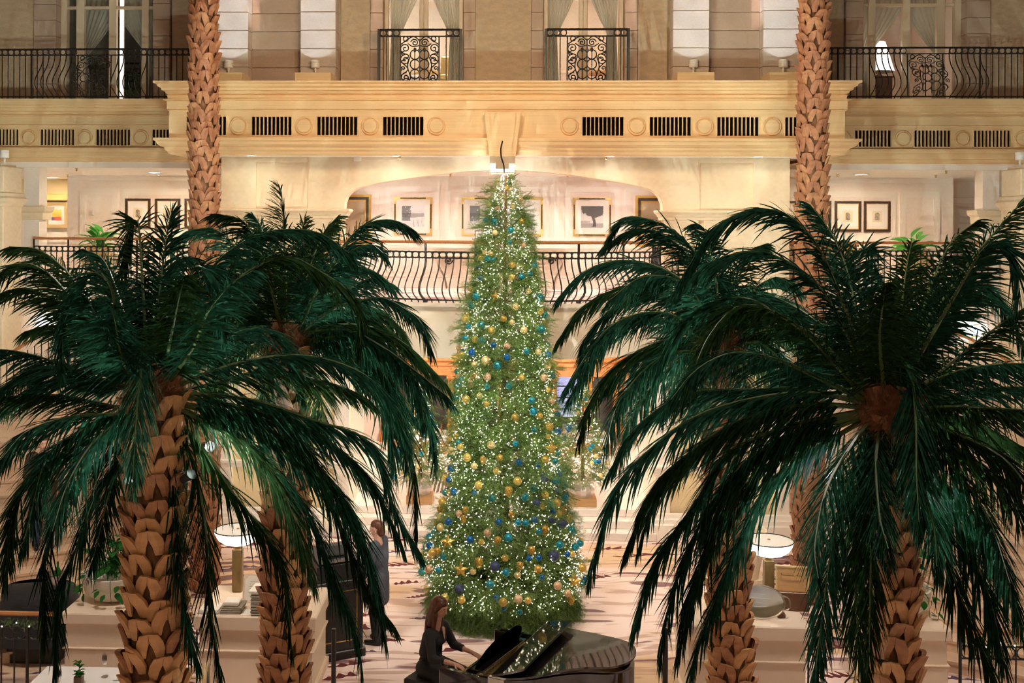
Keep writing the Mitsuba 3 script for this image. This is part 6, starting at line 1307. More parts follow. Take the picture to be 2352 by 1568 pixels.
# fairy lights
def lights_mesh(P, r): 
    b = trimesh.creation.icosphere(subdivisions=0, radius=1.0); bv, bf = np.array(b.vertices), np.array(b.faces)
    V = (P[:, None] + bv[None] * np.asarray(r).reshape(-1, 1, 1)).reshape(-1, 3); return TM(V, (bf[None] + (np.arange(len(P)) * len(bv))[:, None, None]).reshape(-1, 3))
pos, a = shell(6600, .30, 6.78, rt, .86, 1.10)
cl = meshkit.noise(np.stack([np.cos(a) * 3, np.sin(a) * 3, pos[:, 2] * 2.6], 1), 9); pos = pos[cl > .30 + .14 * rt.uniform(-1, 1, len(a))]
fk = thing('fairy_lights', 'warm white fairy lights all over the tall fir', 'string lights'); labels[fk]['kind'] = 'stuff'
lamp(put(fk, lights_mesh(pos, rt.uniform(.0055, .0092, len(pos))), 'light_box'), (1.0, .86, .62), P_FAIRY, 6)
# baubles, each a thing
def star_mesh(r):
    p = [(r * (1 if i % 2 == 0 else .42) * math.sin(i * PI / 5), r * (1 if i % 2 == 0 else .42) * math.cos(i * PI / 5)) for i in range(10)]
    v = [(x, 0, z) for x, z in p] + [(0, -.25 * r, 0), (0, .25 * r, 0)]; f = []
    for i in range(10): j = (i + 1) % 10; f += [[i, j, 10], [j, i, 11]]
    return TM(v, f)
def cone_mesh(r):
    ms = [lathe([(0, -1.45 * r), (.42 * r, -1.0 * r), (.72 * r, -.25 * r), (.74 * r, .35 * r), (.45 * r, .75 * r), (0, .85 * r)], 12)]
    for i in range(42):
        t = i / 41; z = (.7 - 2.0 * t) * r; R = np.interp(z / r, [-1.45, -1, -.25, .35, .85], [.06, .42, .72, .74, .3]) * r; a = i * 2.4
        ms.append(moved(box(-.16 * r, .16 * r, -.03 * r, .22 * r, -.12 * r, .10 * r, .03 * r), rz=a - PI / 2, t=(R * math.cos(a), R * math.sin(a), z)))
    return join(ms)
BALL = {}
def ball(mat, kind):
    if (mat, kind) not in BALL:
        if kind == 'ball': m = join([ico(1, (0, 0, 0), 3)]); cap = lathe([(0, 1.12), (.16, 1.12), (.18, .95)], 10); m = join([m, cap])
        elif kind == 'facet': m = ico(1, (0, 0, 0), 2); v = np.array(m.vertices); v *= (1 + .05 * np.sin(v[:, :1] * 22) * np.sin(v[:, 2:] * 22)); m = TM(v, m.faces)
        elif kind == 'cone': m = cone_mesh(1.0)
        else: m = star_mesh(1.0)
        BALL[(mat, kind)] = shape(m, mat, smooth=40 if kind in ('ball',) else False)
    return BALL[(mat, kind)]
KINDS = [('gold_shiny', 'ball', 'shiny gold bauble', 44, .04, .066), ('gold_satin', 'ball', 'pale satin gold bauble', 32, .04, .064), ('champagne', 'ball', 'matt copper pink bauble', 22, .045, .064), ('gold_glitter', 'ball', 'glittering gold bauble', 20, .048, .07),
         ('teal_shiny', 'ball', 'bright teal bauble', 48, .042, .064), ('teal_dark', 'facet', 'dark sparkling teal bauble', 30, .045, .07), ('blue_shiny', 'ball', 'deep blue shiny bauble', 34, .04, .058), ('navy_matt', 'ball', 'dull navy blue bauble', 12, .055, .08), ('gold_glitter', 'cone', 'glittering gold pine cone ornament', 20, .05, .068), ('gold_glitter', 'star', 'glittering gold star ornament', 7, .11, .14)]
taken = []
for mat, kind, lab, n, r0, r1 in KINDS:
    made = 0; tries = 0
    while made < n and tries < 4000:
        tries += 1
        low = kind == 'cone' or mat == 'navy_matt'
        z = rt.uniform(.42, 2.6) if low else 6.6 - 6.2 * rt.uniform(0, 1) ** .85
        if not low and rt.uniform(0, 1.15) > tree_r(z) + .18: continue
        az = -PI / 2 + rt.uniform(-1, 1) * 1.95; rad = rt.uniform(r0, r1) * (.85 if z > 5 else 1.0); R = tree_r(z) * rt.uniform(1.0, 1.10) + .02
        p = np.array([TX + R * math.cos(az), TY + R * math.sin(az), z])
        if any(np.linalg.norm(p - q) < (rad + s_) * 1.05 for q, s_ in taken): continue
        taken.append((p, rad)); made += 1
        tier = 'top third' if z > 4.5 else 'middle third' if z > 2.2 else 'bottom third'
        tier += ', left side' if math.cos(az) < -.38 else ', right side' if math.cos(az) > .38 else ', middle'
        kk = thing({'ball': 'bauble', 'facet': 'bauble', 'cone': 'pine_cone_ornament', 'star': 'star_ornament'}[kind], f'{lab} on the tall fir, {tier}', {'ball': 'bauble', 'facet': 'bauble', 'cone': 'ornament', 'star': 'ornament'}[kind], f'{lab}s on the tall fir, {tier}')
        M = loc(p, rt.uniform(-.6, .6), rad); put(kk, ball(mat, kind), M=M)
# two small trees by the lobby steps
for s, nm in ((-1, 'left'), (1, 'right')):
    k = thing('christmas_tree', f'small decorated fir in a silver wrapped tub on the {nm} lobby step', 'christmas tree'); cx, cy, z0 = s * 1.62, 21.75, .45
    part(k, 'crate', box(cx - .26, cx + .26, cy - .26, cy + .26, z0, z0 + .16, .01), 'box_wood'); part(k, 'wrapped_tub', lathe([(0, .16), (.20, .16), (.25, .3), (.22, .42), (.26, .5), (0, .46)], 14, (cx, cy, z0)), 'silver_wrap'); part(k, 'trunk', tube([(cx, cy, z0 + .4), (cx, cy, z0 + 2.35)], [.04, .008], 8), 'bark')
    n = 620; z = rt.uniform(0, 1, n) ** 1.3; a = rt.uniform(0, 2 * PI, n); R = (.52 * (1 - z) + .03) * rt.uniform(.4, .85, n); pos = np.stack([cx + R * np.cos(a), cy + R * np.sin(a), z0 + .5 + 1.8 * z], 1); part(k, 'foliage', spray_cloud(pos, np.stack([np.cos(a), np.sin(a), rt.normal(0, .3, n)], 1), np.full(n, .75), PROT, rt), 'fir', stuff=True)
    n = 330; z = rt.uniform(0, 1, n) ** 1.2; a = rt.uniform(0, 2 * PI, n); R = (.56 * (1 - z) + .04) * rt.uniform(.9, 1.15, n); f2 = thing('fairy_lights', f'fairy lights on the small fir on the {nm} lobby step', 'string lights'); labels[f2]['kind'] = 'stuff'
    lamp(put(f2, lights_mesh(np.stack([cx + R * np.cos(a), cy + R * np.sin(a), z0 + .5 + 1.85 * z], 1), np.full(n, .010)), 'light_box'), (1.0, .84, .60), P_FAIRY, .5)
    for i in range(30):
        z = rt.uniform(0, .95); az = -PI / 2 + rt.uniform(-1.8, 1.8); R = (.56 * (1 - z) + .05); mat, lab = (('blue_shiny', 'blue'), ('gold_satin', 'pale gold'), ('teal_shiny', 'teal'))[i % 3]
        kk = thing('bauble', f'small {lab} bauble on the small fir {nm} of the big tree', 'bauble', f'{lab} baubles on the small fir {nm} of the big tree'); put(kk, ball(mat, 'ball'), M=loc((cx + R * math.cos(az), cy + R * math.sin(az), z0 + .5 + 1.8 * z), 0, .045))

# ================================================================ piano, lectern, table, chairs
PA = math.radians(-27.0); PO = (-.66, 12.30)
def pw(m): return moved(m, rz=PA, t=(PO[0], PO[1], 0))          # piano's own axes: x towards the tail, y towards the bass side
k = thing('grand_piano', 'black polished baby grand piano at the foot of the fir', 'piano')
side = catmull([(.0, 0), (.35, 0), (.72, .04), (1.02, .20), (1.25, .46), (1.48, .66), (1.72, .78), (1.86, .95), (1.88, 1.15), (1.80, 1.34), (1.62, 1.43), (1.3, 1.45)], 60)
OUT = Polygon([(0, 0), (.35, 0)] + [tuple(q) for q in side[10:]] + [(0, 1.45)]).buffer(0)
rim = OUT.difference(OUT.buffer(-.045)).union(sbox(0, 0, .06, 1.45)).difference(sbox(-.01, .10, .30, 1.35))
part(k, 'rim', pw(extrude(rim, .30, 'xy', .68)), 'black_lacquer', 30)
part(k, 'cheek', pw(join([box(-.02, .34, 0.0, .10, .68, .965, .012), box(-.02, .34, 1.35, 1.45, .68, .965, .012)])), 'black_lacquer')
part(k, 'key_bed', pw(box(-.03, .36, 0, 1.45, .60, .70, .01)), 'black_lacquer'); part(k, 'soundboard', pw(extrude(OUT.buffer(-.04).intersection(sbox(.3, -1, 3, 3)), .02, 'xy', .80)), 'box_wood'); part(k, 'iron_plate', pw(extrude(OUT.buffer(-.06).intersection(sbox(.36, -1, .80, 3)), .03, 'xy', .86)), 'gilt')
for i in range(24): part(k, 'string', pw(tube([(.40, .12 + .052 * i, .895), (.84, .12 + .052 * i, .90)], .0025, 4)), 'brass')
for i in range(20): part(k, 'tuning_pin', pw(tube([(.42, .14 + .062 * i, .89), (.42, .14 + .062 * i, .93)], .005, 5)), 'silver')
WK = shape(pw(box(0, .15, 0, .0228, .70, .735, .002)), 'paper'); BK = shape(pw(box(.05, .15, 0, .011, .735, .748, .002)), 'cloth_black')
wd = np.array([-math.sin(PA), math.cos(PA)])
for i in range(52):
    part(k, 'white_key', WK, M=loc((wd[0] * (.11 + .0238 * i), wd[1] * (.11 + .0238 * i), 0)))
    if i % 7 in (0, 1, 3, 4, 5) and i < 51: part(k, 'black_key', BK, M=loc((wd[0] * (.128 + .0238 * i), wd[1] * (.128 + .0238 * i), 0)))
part(k, 'fallboard', pw(TM([[.16, .10, .74], [.16, 1.35, .74], [.20, 1.35, .93], [.20, .10, .93], [.19, .10, .74], [.19, 1.35, .74], [.23, 1.35, .93], [.23, .10, .93]], CUBE_F)), 'black_lacquer')
# music desk: a tilted board with a curved top
md = Polygon([(.18, 0), (.20, .12), (.28, .22), (.42, .28), (.72, .30), (1.02, .28), (1.16, .22), (1.25, .12), (1.27, 0)])
m = extrude(md, .022, 'xz', 0); v = np.array(m.vertices); v = np.stack([.34 + v[:, 1] + .42 * v[:, 2], v[:, 0], .965 + v[:, 2] * .92], 1); part(k, 'music_desk', pw(TM(v, m.faces)), 'black_lacquer')
part(k, 'desk_shelf', pw(box(.30, .46, .16, 1.29, .955, .975, .006)), 'black_lacquer')
LT = .085       # added slope that makes the lid mirror the bowed railing
def tilt(m): v = np.array(m.vertices); v[:, 2] += LT * v[:, 1]; return TM(v, m.faces)
lidm = OUT.buffer(.018).intersection(sbox(.62, -1, 3, 3)); part(k, 'lid', pw(tilt(extrude(lidm, .024, 'xy', .985))), 'black_lacquer')
part(k, 'added_lid_block', pw(box(.9, 1.1, 1.38, 1.43, .96, 1.12, .006)), 'black_lacquer')  # block added under the lid, which slopes only for its reflection
flap = OUT.buffer(.018).intersection(sbox(.62, -1, .96, 3)); m = extrude(flap, .024, 'xy', 0); v = np.array(m.vertices); q = v[:, 0] - .62; an = .22
v = np.stack([.66 + q * math.cos(an) - v[:, 2] * math.sin(an), v[:, 1], 1.016 + q * math.sin(an) + v[:, 2] * math.cos(an)], 1); part(k, 'lid_flap', pw(tilt(TM(v, m.faces))), 'black_lacquer')
part(k, 'hinge', pw(tilt(tube([(.635, .02, 1.012), (.635, 1.44, 1.012)], .006, 6))), 'brass')
part(k, 'soundboard_edge', pw(box(.3, .64, .05, 1.40, .80, .86)), 'dark_wood')
for x, y in ((.18, .14), (.18, 1.31), (1.55, 1.1)):
    L_ = part(k, 'leg', pw(lathe([(.075, .68), (.075, .55), (.045, .5), (.04, .12), (.03, .07), (0, .07)], 8, (x, y, 0))), 'black_lacquer', 30); part(L_, 'caster', pw(lathe([(0, 0), (.03, .02), (.03, .05), (0, .07)], 10, (x, y, 0))), 'brass')
part(k, 'pedal_lyre', pw(join([tube([(.62, .68 + .05 * s, .68), (.62, .68 + .05 * s, .1)], .015, 6) for s in (-1, 1)] + [box(.5, .66, .6, .86, .06, .12, .01)])), 'black_lacquer')
kk = thing('white_card', 'white card at the near edge of the piano', 'card'); part(kk, 'sheet', pw(box(.62, .82, -.012, .03, 1.012, 1.02, .002)), 'paper'); part(kk, 'edge', pw(box(.62, .82, -.024, -.019, .94, 1.012, .001)), 'paper')
k = thing('piano_bench', 'black bench under the pianist', 'bench'); part(k, 'seat', pw(box(-.78, -.42, .45, 1.05, .46, .54, .02)), 'cloth_black')
for x, y in ((-.74, .5), (-.46, .5), (-.74, 1.0), (-.46, 1.0)): part(k, 'leg', pw(box(x - .02, x + .02, y - .02, y + .02, 0, .47)), 'black_lacquer')

k = thing('lectern', 'dark host stand with gold lined panels behind the left palm trunk', 'lectern'); LC = (-2.32, 15.15); LR = math.radians(28)
def lw(m): return moved(m, rz=LR, t=(LC[0], LC[1], 0))
part(k, 'body', lw(box(-.34, .34, -.27, .27, .06, 1.06, .012)), 'lectern_black'); part(k, 'base', lw(box(-.37, .37, -.30, .30, 0, .12, .012)), 'lectern_black'); part(k, 'shoulder', lw(box(-.36, .36, -.29, .29, 1.02, 1.08, .01)), 'lectern_black')
part(k, 'head', lw(TM([[-.33, -.26, 1.08], [.33, -.26, 1.08], [.33, .26, 1.08], [-.33, .26, 1.08], [-.33, -.26, 1.30], [.33, -.26, 1.30], [.33, .26, 1.44], [-.33, .26, 1.44]], CUBE_F)), 'lectern_black')
m = box(-.30, .30, -.23, .24, 0, .02, .006); v = np.array(m.vertices); v[:, 2] += 1.305 + (v[:, 1] + .26) * .27; part(k, 'desk_leather', lw(TM(v, m.faces)), 'lectern_black')
m = rect_frame(-.30, .30, -.25, .25, 0, .012, .01); v = np.array(m.vertices); v = np.stack([v[:, 0], v[:, 2], 1.325 - v[:, 1] * 0 + (v[:, 2] + .25) * .27], 1); part(k, 'desk_edge', lw(tube([(-.3, -.24, 1.335), (.3, -.24, 1.335), (.3, .24, 1.465), (-.3, .24, 1.465)], .006, 4, closed=True)), 'dark_wood')
part(k, 'gold_panel', lw(rect_frame(-.25, .25, .24, .94, -.27, .012, .006)), 'brass'); 
for s in (-1, 1): m = rect_frame(-.18, .18, .24, .94, 0, .012, .006); part(k, 'gold_side_panel', moved(moved(m, rz=s * PI / 2, t=(s * .34, 0, 0)), rz=LR, t=(LC[0], LC[1], 0)), 'brass')
k = thing('reservation_book', 'open dark book lying on the host stand', 'book'); m = box(-.16, .16, -.11, .11, 0, .03, .008); v = np.array(m.vertices); v[:, 2] += 1.335 + (v[:, 1] + .26) * .27; put(k, lw(TM(v, m.faces)), 'cloth_black')
k = thing('rope_post', 'black post with a curved cord beside the left palm trunk', 'post'); part(k, 'post', tube([(-2.06, 13.5, 0), (-2.06, 13.5, .95)], .03, 8), 'iron'); part(k, 'base', lathe([(0, .02), (.14, .02), (.15, 0)], 16, (-2.06, 13.5, 0)), 'iron')
k = thing('gate_post', 'black iron post left of the right palm trunk', 'post'); part(k, 'post', box(2.02, 2.08, 13.5, 13.56, 0, .95, .006), 'iron'); part(k, 'knob', ico(.05, (2.05, 13.53, .98), 2), 'iron')

k = thing('dining_table', 'table under a white cloth before the left stone plinth', 'table'); tx0, tx1, ty0, ty1 = -5.34, -4.16, 11.75, 12.68
part(k, 'tablecloth', join([box(tx0, tx1, ty0, ty1, .735, .75, .006)]), 'linen')
n = 64; per = [(tx0 + (tx1 - tx0) * t, ty0) for t in np.linspace(0, 1, 16, endpoint=False)] + [(tx1, ty0 + (ty1 - ty0) * t) for t in np.linspace(0, 1, 16, endpoint=False)] + [(tx1 - (tx1 - tx0) * t, ty1) for t in np.linspace(0, 1, 16, endpoint=False)] + [(tx0, ty1 - (ty1 - ty0) * t) for t in np.linspace(0, 1, 16, endpoint=False)]
per = np.array(per); cen = per.mean(0); wv = 1 + .05 * np.sin(np.arange(64) * 1.3); rows = [np.c_[cen + (per - cen) * 1.002, np.full(64, .745)], np.c_[cen + (per - cen) * (1.01 + .3 * (wv - 1))[:, None], np.full(64, .55)], np.c_[cen + (per - cen) * (1.03 + .6 * (wv - 1))[:, None], np.full(64, .30)]]
V = np.vstack(rows); F = []
for i in range(2):
    for j in range(64): a, b_ = i * 64 + j, i * 64 + (j + 1) % 64; F += [[a, b_, b_ + 64], [a, b_ + 64, a + 64]]
part(k, 'cloth_drop', TM(V, F), 'linen', True); part(k, 'pedestal', lathe([(.05, .735), (.05, .1), (.28, .03), (.28, 0)], 16, ((tx0 + tx1) / 2, (ty0 + ty1) / 2, 0)), 'iron')
FLUTE = shape(lathe([(0, 0), (.034, .001), (.033, .005), (.006, .012), (.004, .09), (.008, .105), (.022, .13), (.027, .17), (.024, .225), (.023, .225), (.026, .17), (.0205, .133), (0, .115)], 24), 'crystal', smooth=40)
for x, y, tell in ((-4.55, 12.40, 'standing free on the white tablecloth'), (-4.90, 11.95, 'left of the potted herb at the bottom edge')):
    kk = thing('champagne_flute', f'clear champagne flute {tell}', 'glass', 'champagne flutes'); put(kk, FLUTE, M=loc((x, y, .75), 0, 1.15))
kk = thing('potted_herb', 'small leafy herb in a dark square pot on the white tablecloth', 'plant'); c = (-4.78, 12.22, .75); part(kk, 'pot', box(c[0] - .045, c[0] + .045, c[1] - .045, c[1] + .045, .75, .84, .006), 'dark_wood')
r = np.random.default_rng(9)
for i in range(26):
    az, h = i * 2.4, .10 + .006 * i * (i % 3 > 0); part(kk, 'leaf', orient(leaf_mesh(.06, .02, .3, 4), (c[0] + .012 * math.cos(az), c[1] + .012 * math.sin(az), .75 + h), az, .25 + r.normal(0, .2)), 'leaf_deep', True)
part(kk, 'stem', tube([(c[0], c[1], .83), (c[0] + .01, c[1], 1.0)], .004, 5), 'leaf_deep')
kk = thing('cutlery', 'knife and folded napkin at the right end of the white table', 'cutlery'); part(kk, 'knife', box(-4.42, -4.28, 12.30, 12.32, .75, .756, .002), 'silver'); part(kk, 'napkin', TM([[-4.40, 12.36, .75], [-4.22, 12.36, .75], [-4.22, 12.5, .75], [-4.40, 12.5, .75], [-4.31, 12.40, .85], [-4.29, 12.40, .85], [-4.29, 12.46, .85], [-4.31, 12.46, .85]], CUBE_F), 'linen')
def garden_chair(x, y, rz, label):
    k = thing('garden_chair', label, 'chair', None); M = lambda m: moved(m, rz=rz, t=(x, y, 0))
    part(k, 'seat', M(box(-.24, .24, -.24, .24, .42, .46, .01)), 'chair_wood'); part(k, 'cushion', M(box(-.22, .22, -.22, .20, .46, .52, .025)), 'blue_fabric')
    arcp = [(.26 * math.cos(t), -.20 - .14 * math.sin(t) * 0 - .06, .52 + .40 * math.sin(t)) for t in np.linspace(0, PI, 15)]
    part(k, 'curved_top_rail', M(tube(arcp, .026, 8, flat=.7)), 'chair_wood', 40); part(k, 'back_panel', M(extrude(Polygon([(.21 * math.cos(t), .50 + .33 * math.sin(t)) for t in np.linspace(0, PI, 15)]), .03, 'xz', -.275)), 'blue_fabric', 40)
    for s in (-1, 1):
        part(k, 'leg', M(tube([(s * .21, .20, .44), (s * .22, .23, 0)], .02, 6)), 'chair_wood'); part(k, 'leg', M(tube([(s * .24, -.25, .56), (s * .23, -.27, 0)], .022, 6)), 'chair_wood'); part(k, 'arm', M(tube(catmull([(s * .26, -.26, .66), (s * .29, -.05, .66), (s * .27, .18, .62), (s * .24, .2, .44)], 10), .017, 6)), 'chair_wood', 40)
garden_chair(-5.72, 11.75, math.radians(-70), 'curved pale wooden chair with a blue cushion at the bottom left corner')
garden_chair(-3.62, 12.35, math.radians(100), 'pale wooden chair with a blue cushion beside the thick left palm trunk')
garden_chair(4.3, 12.6, math.radians(160), 'pale wooden chair behind the iron gate on the right')
k = thing('covered_stand', 'stand under a black cloth beyond the left garden railing', 'stand'); m = lathe([(.0, .98), (.42, .97), (.46, .80), (.52, .5), (.60, .28)], 20, (-6.35, 14.8, 0), 1.15, .8); part(k, 'black_cloth', m, 'cloth_black', True); part(k, 'frame', box(-6.7, -6.0, 14.55, 15.05, 0, .9), 'iron')
k = thing('ice_bucket', 'steel wine cooler on the black covered stand', 'bucket'); part(k, 'bucket', lathe([(0, .98), (.11, .98), (.14, 1.16), (.15, 1.17), (.13, 1.17), (.10, 1.0)], 20, (-6.1, 14.75, 0)), 'silver', 40); part(k, 'bottle', lathe([(0, 1.0), (.04, 1.0), (.04, 1.2), (.015, 1.27), (.015, 1.33), (0, 1.33)], 12, (-6.08, 14.75, 0)), 'leaf_deep', 40)

# ================================================================ people
def hull_of(sph):
    pts = []
    for c, r in sph:
        b = trimesh.creation.icosphere(subdivisions=2, radius=r); pts.append(np.array(b.vertices) + np.asarray(c))
    return m3.Manifold.hull_points(np.vstack(pts))
def figure(bones, ref=.022, it=8):
    """Union of tapered bones [(p0, r0, p1, r1)...], refined and smoothed into one surface."""
    M = None
    for p0, r0, p1, r1 in bones:
        h = hull_of([(p0, r0), (p1, r1)]); M = h if M is None else M + h
    m = man(M.refine_to_length(ref)); m = trimesh.Trimesh(m.vertices, m.faces, process=True); trimesh.smoothing.filter_taubin(m, .5, .53, iterations=it); return TM(m.vertices, m.faces)
def hand_bones(w, d, n, r=.0085, side=1, curl=.5):
    """Palm and five fingers. w: wrist, d: towards the fingertips, n: the back of the hand."""
    w, d, n = (np.asarray(q, float) for q in (w, d, n)); d /= np.linalg.norm(d); n = n - d * n.dot(d); n /= np.linalg.norm(n); s = np.cross(d, n) * side
    B = [(w, .024, w + d * .045 + s * .012, .019), (w, .024, w + d * .045 - s * .014, .018), (w + d * .045 + s * .018, .014, w + d * .085 + s * .026, .011), (w + d * .045 - s * .018, .014, w + d * .082 - s * .026, .011), (w + d * .03, .017, w + d * .085, .013)]
    for i, (o, L) in enumerate(((.028, .070), (.010, .080), (-.009, .074), (-.027, .058))):
        p = w + d * .085 + s * o; a = curl * .45; q = p + (d * math.cos(a) - n * math.sin(a)) * L * .45; a = curl * 1.2; u = q + (d * math.cos(a) - n * math.sin(a)) * L * .32; a = curl * 1.9; e = u + (d * math.cos(a) - n * math.sin(a)) * L * .25
        B += [(p, r, q, r * .95), (q, r * .95, u, r * .85), (u, r * .85, e, r * .72)]
    p = w + d * .028 + s * .024; q = p + (d * .6 + s * .75 - n * .3) * .038; e = q + (d * .9 + s * .3 - n * .3) * .032; B += [(p, .012, q, .010), (q, .010, e, .0075)]
    return B
def head_bones(c, f, up, sc=1.0):
    """Skull, jaw, nose, ears, brow of a head at c looking along f."""
    c, f, up = (np.asarray(q, float) for q in (c, f, up)); f /= np.linalg.norm(f); up = up - f * up.dot(f); up /= np.linalg.norm(up); l = np.cross(up, f); A = lambda x, y, z: c + (f * x + l * y + up * z) * sc
    B = [(A(-.015, 0, .035), .083 * sc, A(.015, 0, .025), .078 * sc), (A(.01, 0, .0), .074 * sc, A(.035, 0, -.075), .040 * sc), (A(.045, .02, -.03), .036 * sc, A(.052, .0, -.078), .026 * sc), (A(.045, -.02, -.03), .036 * sc, A(.052, 0, -.078), .026 * sc), (A(.085, 0, .022), .009 * sc, A(.104, 0, -.022), .011 * sc), (A(.078, .025, .032), .014 * sc, A(.078, -.025, .032), .014 * sc), (A(.0, .078, .01), .010 * sc, A(-.008, .080, -.03), .008 * sc), (A(.0, -.078, .01), .010 * sc, A(-.008, -.080, -.03), .008 * sc), (A(.078, .012, -.052), .010 * sc, A(.078, -.012, -.052), .010 * sc)]
    return B, A
def face_parts(k, A, sc=1.0):
    for s in (-1, 1):
        part(k, 'eye', ico(.0115 * sc, A(.076, s * .030, .006), 2), 'paper', True); part(k, 'iris', ico(.0062 * sc, A(.0835, s * .030, .006), 1), 'hair', True); part(k, 'eyebrow', tube([A(.090, s * .014, .030), A(.090, s * .030, .034), A(.080, s * .046, .027)], .0035 * sc, 5), 'hair')
    part(k, 'lips', tube([A(.078, .020, -.050), A(.0895, .008, -.050), A(.0895, -.008, -.050), A(.078, -.020, -.050)], .0055 * sc, 6), 'lips', True)
# the pianist
F = np.array([math.cos(PA), math.sin(PA), 0]); Lf = np.array([-math.sin(PA), math.cos(PA), 0]); Z = np.array([0, 0, 1.0])
H0 = np.array([PO[0], PO[1], 0]) - F * .60 + Lf * .76
def B3(f, l, z): return H0 + F * f + Lf * l + Z * z
k = thing('person', 'woman with long brown hair in a black wrap dress, seated and playing the grand piano', 'person')
sh = {s: B3(.10, s * .165, 1.075) for s in (-1, 1)}; el = {-1: B3(.19, -.25, .83), 1: B3(.20, .25, .83)}; wr = {-1: B3(.46, -.20, .80), 1: B3(.50, .17, .82)}
hip = {s: B3(0, s * .09, .62) for s in (-1, 1)}; kn = {s: B3(.44, s * .11, .58) for s in (-1, 1)}; an_ = {s: B3(.50, s * .10, .10) for s in (-1, 1)}
hc = B3(.145, 0, 1.345); hf = F * .94 - Lf * .05 - Z * .26
hb, HA = head_bones(hc, hf, Z + F * .2)
limbs = lambda g: [(hip[-1], .105 + g, hip[1], .105 + g), (B3(0, 0, .64), .12 + g, B3(.04, 0, .80), .10 + g), (B3(.0, .05, .80), .085 + g, B3(.07, .07, 1.0), .095 + g), (B3(0, -.05, .80), .085 + g, B3(.07, -.07, 1.0), .095 + g), (B3(.07, .08, .99), .085 + g, sh[1], .052 + g), (B3(.07, -.08, .99), .085 + g, sh[-1], .052 + g), (B3(.12, .06, .96), .065 + g, B3(.11, -.06, .96), .065 + g)] + [q for s in (-1, 1) for q in ((sh[s], .052 + g, el[s], .040 + g), (hip[s], .095 + g, kn[s], .062 + g), (kn[s], .060 + g, an_[s], .038 + g))]
fore = [(el[s], .038, wr[s], .024) for s in (-1, 1)]
neck = [(B3(.09, 0, 1.09), .058, B3(.125, 0, 1.25), .050)]
hands = hand_bones(wr[-1], F * .9 - Z * .2 + Lf * .1, Z, side=1) + hand_bones(wr[1], F * .95 - Z * .25 - Lf * .1, Z, side=-1)
part(k, 'body', figure(limbs(0) + fore + neck + hb + hands, .009, 4), 'skin', True); face_parts(k, HA)
tor = limbs(.014)
part(k, 'dress', figure(tor + [(el[s], .052, el[s] + (wr[s] - el[s]) * .45, .044) for s in (-1, 1)] + [(B3(.02, .12, .62), .11, B3(.40, .12, .56), .095), (B3(.02, -.12, .62), .11, B3(.40, -.12, .56), .095)], .02, 6), 'cloth_black', True)
part(k, 'neckline', TM([B3(.205, .035, 1.10), B3(.205, -.035, 1.10), B3(.218, 0, .97), B3(.19, .02, 1.13), B3(.19, -.02, 1.13)], [[0, 2, 1], [0, 1, 4], [0, 4, 3]]), 'skin')
hairb = [(HA(-.03, 0, .055), .090, HA(.0, 0, .06), .084), (HA(-.05, 0, .03), .085, HA(-.075, 0, -.12), .075), (HA(-.03, .05, .0), .058, HA(-.03, .072, -.20), .040), (HA(-.03, -.05, .0), .058, HA(-.03, -.072, -.20), .040), (HA(-.07, 0, -.1), .078, HA(-.085, 0, -.26), .055), (HA(.0, .070, -.08), .034, HA(.035, .085, -.27), .026), (HA(.0, -.070, -.08), .034, HA(.035, -.085, -.27), .026), (HA(-.08, .05, -.2), .04, HA(-.07, .06, -.33), .022), (HA(-.08, -.05, -.2), .04, HA(-.07, -.06, -.33), .022), (HA(.035, .05, .075), .035, HA(.0, .075, .0), .032), (HA(.035, -.05, .075), .035, HA(.0, -.075, .0), .032)]
part(k, 'hair', figure(hairb, .012, 5), 'hair', True)
for s in (-1, 1): part(k, 'shoe', figure([(an_[s] + [0, 0, -.05], .04, an_[s] + F * .14 + [0, 0, -.07], .028)], .02, 3), 'shoe', True)
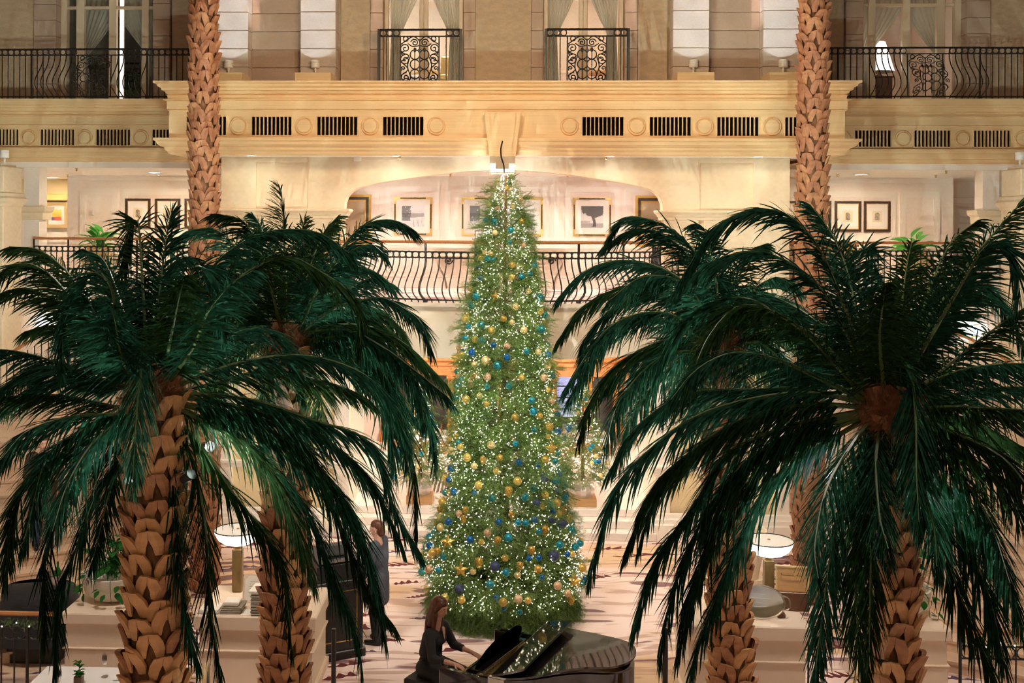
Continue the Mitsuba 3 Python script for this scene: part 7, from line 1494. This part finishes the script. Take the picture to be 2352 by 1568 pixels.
# standing people
def stander(x, y, z0, ang, label, coat, legs, shoes, H=1.74, hair='hair', coat_end=.62, arms_fwd=.2):
    k = thing('person', label, 'person'); f = np.array([math.cos(ang), math.sin(ang), 0]); l = np.array([-math.sin(ang), math.cos(ang), 0]); s_ = H / 1.74
    P = lambda a, b, c: np.array([x, y, z0]) + (f * a + l * b + Z * c) * s_
    hbn, A = head_bones(P(.03, 0, 1.62), f - Z * .15, Z); sg = (-1, 1)
    def skel(g, arms=True, leg=True, low=None):
        B = [(P(0, -.08, .95), .11 + g, P(0, .08, .95), .11 + g), (P(0, 0, .98), .12 + g, P(0, 0, 1.2), .125 + g), (P(0, .06, 1.2), .11 + g, P(0, .15, 1.42), .065 + g), (P(0, -.06, 1.2), .11 + g, P(0, -.15, 1.42), .065 + g)]
        if arms: B += [q for s in sg for q in ((P(0, s * .19, 1.42), .055 + g, P(-.02 + arms_fwd * .3, s * .25, 1.13), .044 + g), (P(-.02 + arms_fwd * .3, s * .25, 1.13), .042 + g, P(arms_fwd, s * .20, .93), .030 + g))]
        if leg: B += [q for s in sg for q in ((P(0, s * .09, .93), .09 + g, P(.03, s * .10, .50), .06 + g), (P(.03, s * .10, .50), .058 + g, P(-.02, s * .10, .09), .042 + g))]
        return B
    hd = hand_bones(P(arms_fwd, .20, .93), f * .4 - Z, f, side=1) + hand_bones(P(arms_fwd, -.20, .93), f * .4 - Z, f, side=-1)
    part(k, 'body', figure(skel(0) + [(P(0, 0, 1.42), .06, P(.02, 0, 1.54), .055)] + hbn + hd, .012, 4), 'skin', True); face_parts(k, A)
    part(k, 'coat', figure(skel(.018, leg=False) + [(P(0, -.06, .95), .135, P(0, -.09, coat_end), .13), (P(0, .06, .95), .135, P(0, .09, coat_end), .13)], .025, 5), coat, True)
    part(k, 'trousers', figure([q for s in sg for q in ((P(0, s * .09, .93), .10, P(.03, s * .10, .50), .075), (P(.03, s * .10, .50), .075, P(-.02, s * .10, .06), .062))] + [(P(0, -.08, .93), .10, P(0, .08, .93), .10)], .025, 5), legs, True)
    part(k, 'hair', figure([(A(-.03, 0, .05), .085, A(.0, 0, .06), .080), (A(-.05, 0, .03), .078, A(-.06, 0, -.05), .06)], .015, 4), hair, True)
    for s in sg: part(k, 'shoe', figure([(P(-.06, s * .10, .045), .042, P(.14, s * .115, .035), .034)], .02, 3), shoes, True)
stander(-1.74, 15.55, 0, math.radians(165), 'man in dark grey coat and black trousers by the host stand, behind palm fronds', 'cloth_grey', 'cloth_black', 'shoe')
stander(-7.08, 16.6, .96, math.radians(-60), 'person in a long dark brown coat and jeans on the left stair, behind palm fronds', 'cloth_brown', 'denim', 'shoe', coat_end=.55)
